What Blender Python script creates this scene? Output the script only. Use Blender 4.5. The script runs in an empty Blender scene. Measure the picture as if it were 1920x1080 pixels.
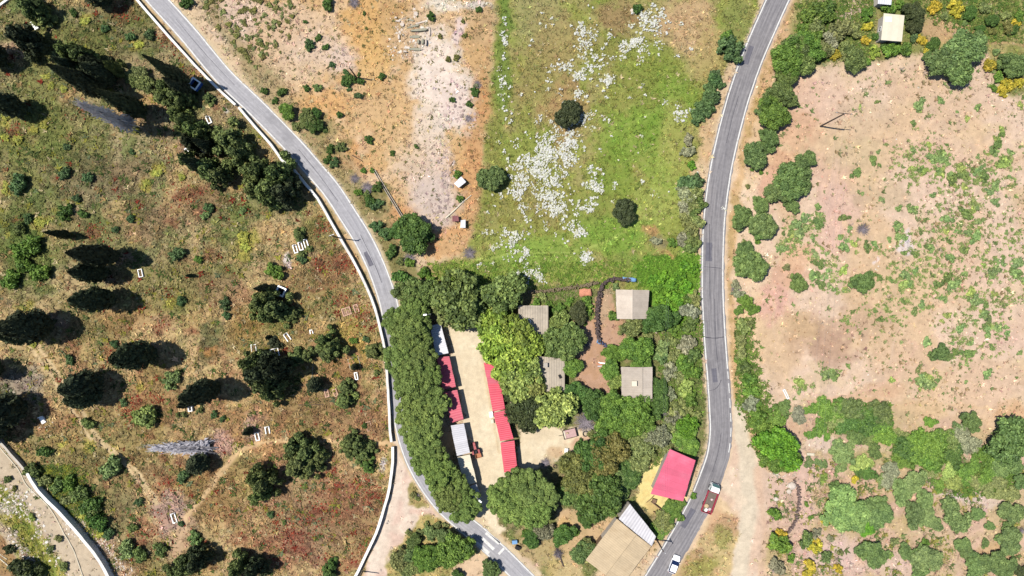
import bpy, math, random
import numpy as np
R = math.radians
scene = bpy.context.scene
COL = scene.collection
# ------------------------------------------------------------------ camera, sky, sun, exposure
S = 0.125            # metres per photo pixel at ground level
CX, CY = 960.0, 540.0
H = 165.0            # flying height of the camera
cam_data = bpy.data.cameras.new('camera')
cam = bpy.data.objects.new('camera', cam_data); COL.objects.link(cam)
cam.location = (0, 0, H); cam.rotation_euler = (0, 0, 0)
cam_data.sensor_width = 36.0
cam_data.lens = 36.0 / (2 * (960 * S / H))
cam_data.clip_start = 1.0; cam_data.clip_end = 6000
scene.camera = cam
SUN_EL, SUN_DIR = 65.0, -8.0      # elevation; heading of the shadows in degrees from +X
world = bpy.data.worlds.new('World'); scene.world = world; world.use_nodes = True
wn = world.node_tree
sky = wn.nodes.new('ShaderNodeTexSky'); sky.sky_type = 'NISHITA'; sky.sun_disc = False
sky.sun_elevation = R(SUN_EL)
sky.sun_rotation = R(90 - (SUN_DIR + 180))
sky.altitude = 100; sky.air_density = 1.0; sky.dust_density = 0.2; sky.ozone_density = 3.0
bg = wn.nodes['Background']; bg.inputs['Strength'].default_value = 0.085
wn.links.new(sky.outputs[0], bg.inputs['Color'])
sun_data = bpy.data.lights.new('sun', 'SUN'); sun_data.energy = 4.7; sun_data.angle = R(0.53)
sun_data.color = (1.0, 0.955, 0.88)
sun = bpy.data.objects.new('sun', sun_data); COL.objects.link(sun)
sun.location = (-60, 10, 120)
sun.rotation_euler = (0, R(-(90 - SUN_EL)), R(SUN_DIR))
scene.view_settings.view_transform = 'Standard'
scene.view_settings.look = 'None'
scene.view_settings.gamma = 1.0
scene.view_settings.use_curve_mapping = False
scene.view_settings.exposure = 1.05
GAIN = 2.5
scene.cycles.max_bounces = 4
# ------------------------------------------------------------------ helpers
rng = np.random.default_rng(7)
random.seed(7)
def lin(c):
    c = np.asarray(c, float) / 255.0
    return np.where(c <= 0.04045, c / 12.92, ((c + 0.055) / 1.055) ** 2.4)
def alb(c, k=1.0):
    """base colour of a surface that shows as sRGB c in full sun"""
    return np.clip(lin(c) / GAIN * k, 0.004, 0.85)
def w(px, py, h=0.0):
    """photo pixel -> world x, y of the point at height h that is seen there"""
    f = (H - h) / H
    return ((px - CX) * S * f, (CY - py) * S * f)
def tag(o, label=None, cat=None, group=None, kind=None):
    if label: o['label'] = label
    if cat: o['category'] = cat
    if group: o['group'] = group
    if kind: o['kind'] = kind
    return o
def empty(name, loc, rz=0.0, label=None, cat=None, group=None):
    o = bpy.data.objects.new(name, None); COL.objects.link(o)
    o.empty_display_size = 0.3
    o.location = loc; o.rotation_euler = (0, 0, rz)
    return tag(o, label, cat, group)
def link(name, me, parent=None, loc=(0, 0, 0), rot=(0, 0, 0), sc=(1, 1, 1)):
    o = bpy.data.objects.new(name, me); COL.objects.link(o)
    o.parent = parent; o.location = loc; o.rotation_euler = rot; o.scale = sc
    return o
def np_mesh(name, V, F, material, attrs=None, smooth=False):
    """mesh from arrays; F is an (n,3) or (n,4) index array; attrs: name -> per point float (n,) or colour (n,3)"""
    V = np.asarray(V, np.float32); F = np.asarray(F, np.int32)
    me = bpy.data.meshes.new(name)
    k = F.shape[1]
    me.vertices.add(len(V)); me.vertices.foreach_set('co', V.ravel())
    me.loops.add(F.size); me.loops.foreach_set('vertex_index', F.ravel())
    me.polygons.add(len(F)); me.polygons.foreach_set('loop_start', np.arange(0, F.size, k, dtype=np.int32))
    if smooth: me.polygons.foreach_set('use_smooth', np.ones(len(F), bool))
    for an, a in (attrs or {}).items():
        a = np.asarray(a, np.float32)
        if a.ndim == 1:
            at = me.attributes.new(an, 'FLOAT', 'POINT'); at.data.foreach_set('value', a)
        else:
            at = me.attributes.new(an, 'FLOAT_COLOR', 'POINT')
            c4 = np.ones((len(a), 4), np.float32); c4[:, :3] = a
            at.data.foreach_set('color', c4.ravel())
    me.update(calc_edges=True); me.validate()
    if material: me.materials.append(material)
    return me
class MB:
    """collects simple solids into one mesh"""
    def __init__(s): s.v = []; s.f = []; s.m = []; s.mi = 0
    def add(s, vs, fs):
        b = len(s.v); s.v += [tuple(p) for p in vs]; s.f += [tuple(i + b for i in f) for f in fs]; s.m += [s.mi] * len(fs); return s
    def box(s, c, d, rz=0.0, taper=1.0):
        cx, cy, cz = c; a, b, h = d[0] / 2, d[1] / 2, d[2] / 2
        cs, sn = math.cos(rz), math.sin(rz); vs = []
        for z, t in ((-h, 1.0), (h, taper)):
            for x, y in ((-a, -b), (a, -b), (a, b), (-a, b)):
                x *= t; y *= t
                vs.append((cx + x * cs - y * sn, cy + x * sn + y * cs, cz + z))
        return s.add(vs, [(0, 3, 2, 1), (4, 5, 6, 7), (0, 1, 5, 4), (1, 2, 6, 5), (2, 3, 7, 6), (3, 0, 4, 7)])
    def prism(s, poly, z0, z1, top=None):
        n = len(poly); top = top or poly
        vs = [(x, y, z0) for x, y in poly] + [(x, y, z1) for x, y in top]
        ar = sum(poly[i][0] * poly[(i + 1) % n][1] - poly[(i + 1) % n][0] * poly[i][1] for i in range(n))
        fs = [tuple(range(n - 1, -1, -1)), tuple(range(n, 2 * n))] + [(i, (i + 1) % n, n + (i + 1) % n, n + i) for i in range(n)]
        if ar < 0: fs = [f[::-1] for f in fs]
        return s.add(vs, fs)
    def tube(s, p, q, r0, r1=None, n=8, caps=True):
        r1 = r0 if r1 is None else r1
        p = np.array(p, float); q = np.array(q, float); d = q - p; d = d / (np.linalg.norm(d) + 1e-9)
        a = np.cross(d, (0, 0, 1.0)) if abs(d[2]) < 0.9 else np.cross(d, (1.0, 0, 0)); a /= np.linalg.norm(a); b = np.cross(d, a)
        vs = []
        for c, r in ((p, r0), (q, r1)):
            for i in range(n):
                t = 2 * math.pi * i / n; vs.append(c + r * (math.cos(t) * a + math.sin(t) * b))
        fs = [(i, i + n, (i + 1) % n + n, (i + 1) % n) for i in range(n)]
        if caps: fs += [tuple(range(n)), tuple(range(2 * n - 1, n - 1, -1))]
        return s.add(vs, fs)
    def loft(s, rings, caps=True):
        n = len(rings[0]); vs = [p for r in rings for p in r]; fs = []
        for k in range(len(rings) - 1):
            for i in range(n):
                j = (i + 1) % n; fs.append((k * n + i, k * n + j, (k + 1) * n + j, (k + 1) * n + i))
        if caps: fs += [tuple(range(n - 1, -1, -1)), tuple((len(rings) - 1) * n + i for i in range(n))]
        return s.add(vs, fs)
    def torus(s, c, R0, r, n=14, m=6, axis=2, sc=(1, 1, 1)):
        vs, fs = [], []
        for i in range(n):
            a = 2 * math.pi * i / n
            for j in range(m):
                b = 2 * math.pi * j / m; rr = R0 + r * math.cos(b)
                p = [rr * math.cos(a), rr * math.sin(a), r * math.sin(b)]
                if axis == 1: p = [p[0], p[2], p[1]]
                if axis == 0: p = [p[2], p[0], p[1]]
                vs.append((c[0] + p[0] * sc[0], c[1] + p[1] * sc[1], c[2] + p[2] * sc[2]))
        for i in range(n):
            for j in range(m):
                fs.append((i * m + j, ((i + 1) % n) * m + j, ((i + 1) % n) * m + (j + 1) % m, i * m + (j + 1) % m))
        return s.add(vs, fs)
    def mesh(s, name, mats):
        me = bpy.data.meshes.new(name); me.from_pydata(s.v, [], s.f)
        for m in (mats if isinstance(mats, (list, tuple)) else [mats]): me.materials.append(m)
        if len(me.materials) > 1: me.polygons.foreach_set('material_index', s.m)
        me.update(); return me
    def build(s, name, mats, parent=None, loc=(0, 0, 0), rz=0.0):
        return link(name, s.mesh(name, mats), parent, loc, (0, 0, rz))
# ---------------------------------------------------------------- value noise on arrays
def vnoise(x, y, seed):
    g = np.random.default_rng(seed).random((256, 256)).astype(np.float32)
    xi = np.floor(x).astype(int); yi = np.floor(y).astype(int)
    fx = x - xi; fy = y - yi
    fx = fx * fx * (3 - 2 * fx); fy = fy * fy * (3 - 2 * fy)
    a = g[yi & 255, xi & 255]; b = g[yi & 255, (xi + 1) & 255]
    c = g[(yi + 1) & 255, xi & 255]; d = g[(yi + 1) & 255, (xi + 1) & 255]
    return (a + (b - a) * fx) * (1 - fy) + (c + (d - c) * fx) * fy
def fbm(x, y, scale, seed, octs=4, gain=0.5):
    """0..1, mean .5; scale = size of the largest blotch in the units of x, y"""
    out = 0.0; amp = 1.0; tot = 0.0; f = 1.0 / scale
    for o in range(octs):
        out = out + amp * vnoise(x * f + 31.7 * o, y * f + 17.3 * o, seed * 13 + o); tot += amp
        amp *= gain; f *= 2.03
    return out / tot
def sstep(a, b, x):
    t = np.clip((x - a) / (b - a + 1e-9), 0, 1); return t * t * (3 - 2 * t)
def seg_dist(px, py, pts):
    best = np.full(px.shape, 1e9, np.float32)
    for (x0, y0), (x1, y1) in zip(pts[:-1], pts[1:]):
        dx, dy = x1 - x0, y1 - y0; L = dx * dx + dy * dy + 1e-9
        t = np.clip(((px - x0) * dx + (py - y0) * dy) / L, 0, 1)
        best = np.minimum(best, (px - x0 - t * dx) ** 2 + (py - y0 - t * dy) ** 2)
    return np.sqrt(best)
def poly_in(px, py, poly):
    ins = np.zeros(px.shape, bool); n = len(poly)
    for i in range(n):
        x0, y0 = poly[i]; x1, y1 = poly[(i + 1) % n]
        c = ((y0 > py) != (y1 > py))
        if y1 != y0: ins ^= c & (px < (x1 - x0) * (py - y0) / (y1 - y0) + x0)
    return ins
def poly_sd(px, py, poly):
    d = seg_dist(px, py, list(poly) + [poly[0]])
    return np.where(poly_in(px, py, poly), d, -d)      # positive inside
def smooth_line(pts, step=6.0):
    """Catmull-Rom through pts, resampled about every `step` units"""
    P = np.array(pts, float); P = np.vstack([2 * P[0] - P[1], P, 2 * P[-1] - P[-2]]); out = []
    for i in range(1, len(P) - 2):
        n = max(1, int(np.linalg.norm(P[i + 1][:2] - P[i][:2]) / step))
        for k in range(n):
            t = k / n; a, b, c, d = P[i - 1], P[i], P[i + 1], P[i + 2]
            out.append(0.5 * (2 * b + (c - a) * t + (2 * a - 5 * b + 4 * c - d) * t * t + (3 * b - a - 3 * c + d) * t ** 3))
    out.append(P[-2]); return np.array(out)
# ---------------------------------------------------------------- materials
def node_mat(name):
    m = bpy.data.materials.new(name); m.use_nodes = True
    nt = m.node_tree; return m, nt, nt.nodes['Principled BSDF'], nt.nodes, nt.links
def rgba(c): return (float(c[0]), float(c[1]), float(c[2]), 1.0)
def mat(name, srgb, rough=0.8, var=0.15, scale=1.5, bump=0.15, metal=0.0, k=1.0, dirt=None, dirt_amt=0.4, emit=None, bscale=None):
    m, nt, b, N, L = node_mat(name)
    c = alb(srgb, k)
    tc = N.new('ShaderNodeTexCoord')
    nz = N.new('ShaderNodeTexNoise'); nz.inputs['Scale'].default_value = scale; nz.inputs['Detail'].default_value = 6; nz.inputs['Roughness'].default_value = 0.65
    L.new(tc.outputs['Object'], nz.inputs['Vector'])
    cr = N.new('ShaderNodeValToRGB'); cr.color_ramp.elements[0].position = 0.3; cr.color_ramp.elements[1].position = 0.7
    cr.color_ramp.elements[0].color = rgba(np.clip(c * (1 - var), 0, 0.85)); cr.color_ramp.elements[1].color = rgba(np.clip(c * (1 + var), 0, 0.85))
    L.new(nz.outputs['Fac'], cr.inputs['Fac']); out = cr.outputs['Color']
    if dirt is not None:
        n2 = N.new('ShaderNodeTexNoise'); n2.inputs['Scale'].default_value = scale * 0.45; n2.inputs['Detail'].default_value = 8; n2.inputs['Roughness'].default_value = 0.7
        L.new(tc.outputs['Object'], n2.inputs['Vector'])
        r2 = N.new('ShaderNodeValToRGB'); r2.color_ramp.elements[0].position = 0.5; r2.color_ramp.elements[1].position = 0.72
        r2.color_ramp.elements[0].color = (0, 0, 0, 1); r2.color_ramp.elements[1].color = (dirt_amt,) * 3 + (1,)
        L.new(n2.outputs['Fac'], r2.inputs['Fac'])
        mx = N.new('ShaderNodeMixRGB'); L.new(r2.outputs['Color'], mx.inputs['Fac']); L.new(out, mx.inputs['Color1'])
        mx.inputs['Color2'].default_value = rgba(alb(dirt)); out = mx.outputs['Color']
    oi = N.new('ShaderNodeObjectInfo'); rv = N.new('ShaderNodeMapRange'); rv.inputs['To Min'].default_value = 0.91; rv.inputs['To Max'].default_value = 1.06
    L.new(oi.outputs['Random'], rv.inputs['Value']); sv = N.new('ShaderNodeVectorMath'); sv.operation = 'SCALE'
    L.new(out, sv.inputs[0]); L.new(rv.outputs[0], sv.inputs['Scale']); out = sv.outputs[0]        # each sheet or piece a little different
    L.new(out, b.inputs['Base Color'])
    b.inputs['Roughness'].default_value = rough; b.inputs['Metallic'].default_value = metal
    b.inputs['Specular IOR Level'].default_value = 0.3
    if bump:
        bp = N.new('ShaderNodeBump'); bp.inputs['Strength'].default_value = bump; bp.inputs['Distance'].default_value = 0.08
        if bscale:
            n3 = N.new('ShaderNodeTexNoise'); n3.inputs['Scale'].default_value = bscale; n3.inputs['Detail'].default_value = 4
            L.new(tc.outputs['Object'], n3.inputs['Vector']); L.new(n3.outputs['Fac'], bp.inputs['Height'])
        else: L.new(nz.outputs['Fac'], bp.inputs['Height'])
        L.new(bp.outputs['Normal'], b.inputs['Normal'])
    return m
def leaf_mat(name, sat=1.0, trans=0.25, rough=0.65):
    """colour = the plant's own colour x a tone per leaf, a little light passes through"""
    m, nt, b, N, L = node_mat(name)
    oi = N.new('ShaderNodeObjectInfo'); at = N.new('ShaderNodeAttribute'); at.attribute_name = 'tone'
    mul = N.new('ShaderNodeVectorMath'); mul.operation = 'SCALE'
    L.new(oi.outputs['Color'], mul.inputs[0]); L.new(at.outputs['Fac'], mul.inputs['Scale'])
    hs = N.new('ShaderNodeHueSaturation')
    mr = N.new('ShaderNodeMapRange'); mr.inputs['From Min'].default_value = 0.5; mr.inputs['From Max'].default_value = 1.6
    mr.inputs['To Min'].default_value = 0.515; mr.inputs['To Max'].default_value = 0.485
    L.new(at.outputs['Fac'], mr.inputs['Value']); L.new(mr.outputs[0], hs.inputs['Hue'])
    L.new(mul.outputs[0], hs.inputs['Color']); hs.inputs['Saturation'].default_value = sat
    L.new(hs.outputs[0], b.inputs['Base Color']); b.inputs['Roughness'].default_value = rough
    b.inputs['Specular IOR Level'].default_value = 0.25
    if trans:
        tr = N.new('ShaderNodeBsdfTranslucent'); L.new(hs.outputs[0], tr.inputs['Color'])
        mix = N.new('ShaderNodeMixShader'); mix.inputs[0].default_value = trans
        L.new(b.outputs[0], mix.inputs[1]); L.new(tr.outputs[0], mix.inputs[2])
        L.new(mix.outputs[0], N['Material Output'].inputs['Surface'])
    return m
def attr_mat(name, rough=0.9, trans=0.0, noise=0.0, bump=0.0):
    """colour from the mesh's own 'col' attribute (the colour of the soil or the plant), with fine grain"""
    m, nt, b, N, L = node_mat(name)
    at = N.new('ShaderNodeAttribute'); at.attribute_name = 'col'; out = at.outputs['Color']
    tc = N.new('ShaderNodeTexCoord')
    if noise:
        v = None
        for sc, lo, hi in ((0.9, 1 - noise, 1 + noise), (4.5, 1 - noise, 1 + noise)):
            nz = N.new('ShaderNodeTexNoise'); nz.inputs['Scale'].default_value = sc; nz.inputs['Detail'].default_value = 5; nz.inputs['Roughness'].default_value = 0.7
            L.new(tc.outputs['Object'], nz.inputs['Vector'])
            mr = N.new('ShaderNodeMapRange'); mr.inputs['From Min'].default_value = 0.3; mr.inputs['From Max'].default_value = 0.7
            mr.inputs['To Min'].default_value = lo; mr.inputs['To Max'].default_value = hi; L.new(nz.outputs['Fac'], mr.inputs['Value'])
            ml = N.new('ShaderNodeVectorMath'); ml.operation = 'SCALE'; L.new(out, ml.inputs[0]); L.new(mr.outputs[0], ml.inputs['Scale']); out = ml.outputs[0]
            v = nz
        if bump:
            bp = N.new('ShaderNodeBump'); bp.inputs['Strength'].default_value = bump; bp.inputs['Distance'].default_value = 0.12
            L.new(v.outputs['Fac'], bp.inputs['Height']); L.new(bp.outputs['Normal'], b.inputs['Normal'])
    L.new(out, b.inputs['Base Color']); b.inputs['Roughness'].default_value = rough; b.inputs['Specular IOR Level'].default_value = 0.15
    if trans:
        tr = N.new('ShaderNodeBsdfTranslucent'); L.new(out, tr.inputs['Color'])
        mix = N.new('ShaderNodeMixShader'); mix.inputs[0].default_value = trans
        L.new(b.outputs[0], mix.inputs[1]); L.new(tr.outputs[0], mix.inputs[2]); L.new(mix.outputs[0], N['Material Output'].inputs['Surface'])
    return m
# ================================================================== ROADS (lines in photo pixels)
LANE = smooth_line([(245,-60),(262,-38),(295,0),(351,62),(418,142),(480,202),(547,270),(584,312),(621,356),(652,403),(680,448),(703,495),(720,540),(730,575),(737,620),(741,670),(745,720),(752,770),(763,820),(779,865),(801,905),(831,945),(866,978),(905,1010),(948,1050),(985,1087),(1024,1126),(1080,1185)], 5)
ROAD = smooth_line([(1500,-90),(1478,-40),(1458,0),(1432,58),(1411,107),(1395,151),(1380,198),(1362,268),(1350,326),(1341,392),(1337,450),(1336,540),(1340,630),(1347,720),(1350,770),(1351,812),(1345,856),(1331,897),(1318,930),(1301,965),(1267,1025),(1233,1080),(1205,1125),(1170,1180)], 5)
LANE_W = 17.5; ROAD_W = 21.5
WALL_LINE = [[(236,-26),(257,0),(300,50),(352,108),(400,158),(441,196)],
             [(447,201),(480,240),(507,270),(528,300),(550,318),(572,345),(595,372),(625,425),(660,485),(688,540),(702,576),(714,622),(721,655),(725,700),(729,765),(731,810),(734,829)],
             [(736,838),(736,867),(730,915),(720,952),(705,1000),(685,1042),(664,1085),(640,1125)]]
STREAM_WALL = [(-40,790),(0,830),(50,887),(70,920),(120,972),(175,1037),(203,1084),(222,1125)]
YARD = [(832,598),(905,594),(912,640),(905,680),(930,800),(946,886),(968,888),(1030,872),(1062,852),(1135,824),(1128,800),(1060,795),(1010,792),(962,790),(950,740),(985,770),(1010,800),(975,886),(930,900),(915,935),(925,965),(948,992),(936,1010),(890,962),(895,905),(872,800),(850,700)]
GARDEN = [(1085,560),(1150,548),(1160,600),(1180,615),(1172,650),(1130,690),(1165,735),(1150,745),(1080,722),(1080,640),(1060,600)]
STRAW = [(1212,862),(1258,840),(1303,868),(1290,945),(1255,958),(1220,968),(1186,945),(1190,915)]
TRIANGLE_TRACK = [(738,800),(752,800),(770,880),(800,905),(835,955),(840,975),(790,960),(765,1000),(740,1030),(720,1080),(700,1130),(655,1130),(690,1050),(722,965),(738,900)]
GRAVEL_SIDE = [(1375,735),(1384,760),(1398,800),(1412,850),(1440,890),(1455,880),(1470,930),(1440,960),(1425,1010),(1418,1130),(1355,1130),(1372,1000),(1380,960),(1345,925),(1362,870),(1372,810)]
# ------------------------------------------------------------------ the grid the terrain is built on
STEP = 2.75
gx = np.arange(-150, 2072, STEP); gy = np.arange(-140, 1222, STEP)
far = np.array([260., 700., 2000., 6000., 16000.])
gx = np.concatenate([(gx[0] - far)[::-1], gx, gx[-1] + far]); gy = np.concatenate([(gy[0] - far)[::-1], gy, gy[-1] + far])
GX, GY = np.meshgrid(gx.astype(np.float32), gy.astype(np.float32))
WX = GX + 14 * (fbm(GX, GY, 40, 1) - .5) * 2 + 5 * (fbm(GX, GY, 9, 2, 2) - .5) * 2       # warped coordinates: ragged borders
WY = GY + 14 * (fbm(GX, GY, 40, 3) - .5) * 2 + 5 * (fbm(GX, GY, 9, 4, 2) - .5) * 2
N1 = fbm(GX, GY, 90, 5, 5); N2 = fbm(GX, GY, 34, 6, 5); N3 = fbm(GX, GY, 12, 7, 3); N4 = fbm(GX, GY, 150, 8, 3); N5 = fbm(GX, GY, 6, 9, 2)
COLR = np.zeros(GX.shape + (3,), np.float32)
DENS = np.zeros(GX.shape, np.float32)        # how much grass grows (0..1)
def crop(pts, m):
    xs = [p[0] for p in pts]; ys = [p[1] for p in pts]
    i0, i1 = np.searchsorted(gx, [min(xs) - m, max(xs) + m]); j0, j1 = np.searchsorted(gy, [min(ys) - m, max(ys) + m])
    return (slice(max(j0 - 1, 0), j1 + 1), slice(max(i0 - 1, 0), i1 + 1))
def put(sl, mask, c, dens=None):
    c = alb(c).astype(np.float32) if not isinstance(c, np.ndarray) or c.ndim == 1 else c
    COLR[sl] = COLR[sl] * (1 - mask[..., None]) + c * mask[..., None]
    if dens is not None: DENS[sl] = DENS[sl] * (1 - mask) + dens * mask
def mixn(a, b, n, lo=.35, hi=.65):
    t = sstep(lo, hi, n)[..., None]
    return (alb(a) * (1 - t) + alb(b) * t).astype(np.float32)
def P(poly, c, soft=10, op=1.0, dens=None, warp=True, c2=None, n=None, lo=.4, hi=.6):
    sl = crop(poly, soft + 30); X, Y = (WX[sl], WY[sl]) if warp else (GX[sl], GY[sl])
    m = sstep(-soft / 2, soft / 2, poly_sd(X, Y, poly)) * op
    cc = mixn(c, c2, (N2 if n is None else n)[sl], lo, hi) if c2 is not None else c
    put(sl, m.astype(np.float32), cc, dens)
def B(x, y, r, c, op=1.0, dens=None, ry=None, thr=None, rot=0.0):
    """soft blotch"""
    ry = ry or r; M = max(r, ry) * 1.6 + 20
    sl = crop([(x, y)], M); a = R(rot); dx = WX[sl] - x; dy = WY[sl] - y
    u = (dx * math.cos(a) + dy * math.sin(a)) / r; v = (-dx * math.sin(a) + dy * math.cos(a)) / ry
    d = np.sqrt(u * u + v * v)
    m = (1 - sstep(.55, 1.25, d + .7 * (N3[sl] - .5))) * op
    put(sl, m.astype(np.float32), c, dens)
def L(pts, wd, c, op=1.0, soft=None, dens=None, warp=True, smooth=True):
    pts = smooth_line(pts, 8) if smooth and len(pts) > 2 else pts
    soft = soft or wd * .6; sl = crop(pts, wd + soft + 20)
    X, Y = (WX[sl], WY[sl]) if warp else (GX[sl], GY[sl])
    if warp: X = .35 * X + .65 * GX[sl]; Y = .35 * Y + .65 * GY[sl]
    d = seg_dist(X, Y, [tuple(p) for p in pts])
    put(sl, ((1 - sstep(wd / 2 - soft / 2, wd / 2 + soft / 2, d)) * op).astype(np.float32), c, dens)
ALL = (slice(None), slice(None))
# dry field east of the dark road (also the default far away)
COLR[:] = mixn((226,190,144), (232,200,166), N1, .38, .62)
COLR[:] = COLR * (1 - .5 * sstep(.55, .7, N2)[..., None]) + .5 * sstep(.55, .7, N2)[..., None] * alb((226,196,146)).astype(np.float32)
DENS[:] = .22
# ---- cemetery
lane_pts = [tuple(p) for p in LANE]
CEM = [(-9000,-9000),(200,-9000)] + [(240,-30)] + [p for seg in WALL_LINE for p in seg] + [(640,9000),(240,9000)] + STREAM_WALL[::-1] + [(-9000,700)]
low = sstep(420, 760, GY + .25 * GX + 160 * (N1 - .5))        # rustier towards the bottom
cem = mixn((116,114,62), (146,130,86), N1, .4, .6)
cem2 = mixn((144,122,66), (172,144,92), N1, .4, .6)
cem = cem * (1 - low[..., None]) + cem2 * low[..., None]
grn = sstep(.54, .66, N2)[..., None] * (.75 - .45 * low[..., None]); cem = cem * (1 - grn) + grn * alb((96,108,56)).astype(np.float32)
tan = sstep(.56, .68, fbm(GX, GY, 55, 21))[..., None] * .6; cem = cem * (1 - tan) + tan * alb((174,142,86)).astype(np.float32)
red = sstep(.56, .68, fbm(GX, GY, 44, 22))[..., None] * (.15 + .32 * low[..., None]); cem = cem * (1 - red) + red * alb((142,84,56)).astype(np.float32)
cem = cem * 1.42
mcem = sstep(-3, 3, poly_sd(WX * .2 + GX * .8, WY * .2 + GY * .8, CEM)).astype(np.float32)
put(ALL, mcem, cem.astype(np.float32), 1.0)
for x, y, r, ry, c, op in [(60,250,90,60,(118,124,54),.6),(60,480,60,70,(88,112,48),.8),(20,430,50,60,(100,120,50),.7),(230,60,110,60,(104,110,52),.7),(170,330,80,50,(110,100,62),.6),
        (260,330,60,40,(150,120,82),.5),(270,410,60,45,(142,104,70),.5),(380,380,50,40,(146,104,64),.5),(450,340,30,20,(190,150,92),.8),(460,610,40,40,(168,132,60),.8),(520,600,40,35,(128,122,50),.7),
        (450,400,26,20,(96,120,50),.5),(455,460,28,26,(150,140,48),.7),(430,505,26,20,(124,128,48),.7),(390,640,26,46,(70,98,48),.7),(330,570,26,22,(120,122,48),.6),(230,600,50,30,(166,120,62),.6),
        (150,610,40,30,(150,124,68),.5),(270,740,70,40,(168,124,64),.5),(410,540,40,40,(140,108,72),.5),(590,430,30,34,(132,120,50),.8),(620,500,46,50,(150,98,62),.5),(560,510,46,40,(146,112,66),.5),
        (650,630,30,40,(176,150,58),.8),(672,655,10,26,(204,168,60),.6),(570,760,80,40,(156,116,72),.5),(660,780,60,50,(156,112,70),.6),(440,790,50,40,(176,134,76),.6),(350,780,60,40,(150,118,62),.4),
        (600,960,120,90,(164,126,88),.6),(560,1010,70,50,(172,132,98),.5),(650,930,70,60,(150,84,50),.5),(530,1030,60,40,(150,78,50),.4),(390,930,60,60,(168,122,68),.6),(330,1010,30,50,(206,168,124),.9),
        (320,960,36,42,(196,158,134),1.0),(200,960,60,50,(96,106,54),.6),(120,930,60,40,(84,106,50),.8),(160,1000,50,40,(100,104,54),.7),(150,880,50,40,(140,118,62),.5),(260,880,60,40,(134,110,62),.5),
        (245,1030,50,40,(112,100,54),.6),(195,1030,30,50,(204,164,128),.9),(225,1072,26,24,(206,166,124),.9),(150,980,22,16,(212,172,150),.9),(415,830,26,26,(206,160,138),.9),(480,800,24,26,(196,158,136),.8),(20,730,30,40,(150,140,128),.7),(60,715,16,36,(160,148,130),.8),
        (35,85,40,14,(196,160,120),.8),(20,100,40,12,(200,166,124),.8),(260,225,40,16,(190,152,104),.7),(280,185,30,16,(196,150,84),.7),(210,140,16,14,(206,160,100),.7),(300,60,16,20,(210,170,120),.7),(385,285,40,30,(186,146,104),.6),(510,830,70,16,(206,150,92),.7),(700,835,40,10,(214,160,98),.8),(490,770,20,30,(198,140,90),.5),(395,655,16,10,(206,140,66),.7),(537,485,9,16,(236,218,206),.95),(720,872,8,12,(226,214,196),.95),(352,280,20,14,(196,158,120),.7),(225,487,18,8,(176,140,110),.8),(200,520,14,8,(176,140,110),.8),(100,600,26,14,(176,140,120),.7),(290,652,12,10,(186,146,110),.8),(405,720,12,10,(176,140,100),.7),(425,208,8,8,(206,196,180),.9),(130,385,20,10,(206,180,130),.6)]:
    B(x, y, r, c, op, None, ry)
# rusty dry-poppy patches
for x, y, rx, ry in [(230,25,18,22),(310,78,14,10),(335,95,16,9),(365,135,20,10),(395,205,10,8),(30,240,18,14),(150,205,12,12),(350,365,30,14),(375,400,14,10),(32,410,14,8),(175,435,22,18),(125,180,10,8),(395,475,14,16),(320,415,16,14),(300,610,14,18),(350,620,12,8),(205,660,14,12),(260,690,12,8),(255,750,14,14),(238,770,12,10),(250,790,14,10),(290,745,8,8),(120,745,8,8),(360,615,10,8),(610,425,14,16),(650,490,22,14),(600,495,16,10),(675,595,18,16),(640,565,16,14),(710,710,12,6),(680,905,16,8),(700,930,18,8),(690,945,10,12),(625,905,12,10),(580,970,20,14),(560,1000,18,10),(540,995,12,16),(600,955,18,8),(680,1030,14,12),(520,1053,6,5),(560,1030,16,8),(270,990,18,22),(262,915,8,8),(240,855,10,8),(305,862,12,8),(275,820,10,8),(200,910,8,8),(100,905,8,6),(85,920,8,10),(320,905,16,16),(455,1010,14,10),(470,1040,8,6),(260,1015,16,10),(590,545,14,8),(605,505,12,8),(660,1055,12,8),(620,1000,10,8)]:
    B(x, y, rx, (140,62,44), .5, None, ry)
for x, y, r in [(160,40,12),(88,143,8),(95,160,8),(12,215,12),(10,232,10),(30,265,10),(10,345,10),(8,360,8),(62,242,8),(84,235,8),(35,258,8),(262,85,14),(252,240,12),(275,345,14),(295,325,10),(75,415,16),(105,395,8),(15,438,8),(340,332,8),(300,322,12),(460,445,18),(460,470,12),(40,575,16),(258,580,8),(320,570,12),(160,980,18),(188,1000,8),(60,645,10),(340,548,8),(260,725,10),(170,830,14),(110,840,10)]:
    B(x, y, r, (176,166,44), .75)
# paths through the cemetery
for off in (0, 16):
    L([(50+off,635),(78+off,680),(105+off,720),(130+off,760),(165+off*.8,812),(200+off*.6,842),(230+off*.7,870),(262+off*.7,905),(282+off*.7,930),(294,945)], 6.5, (216,186,132), .95, dens=.03)
L([(345,975),(362,950),(390,918),(420,880),(445,850),(480,830),(560,826),(640,828),(735,832)], 9, (222,182,124), .95, dens=.03)
L([(390,928),(425,915),(470,885)], 5, (204,160,100), .6)
L([(330,1120),(332,1040),(345,975)], 14, (210,172,128), .8, dens=.1)
# ---- verge between the cemetery wall and the lane; lane shoulders
VERGE = [p for seg in WALL_LINE for p in seg] + [tuple(p) for p in LANE if p[1] < 900][::-1]
P(VERGE, (206,166,110), 5, 1.0, .45, c2=(150,130,74), n=N3)
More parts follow.
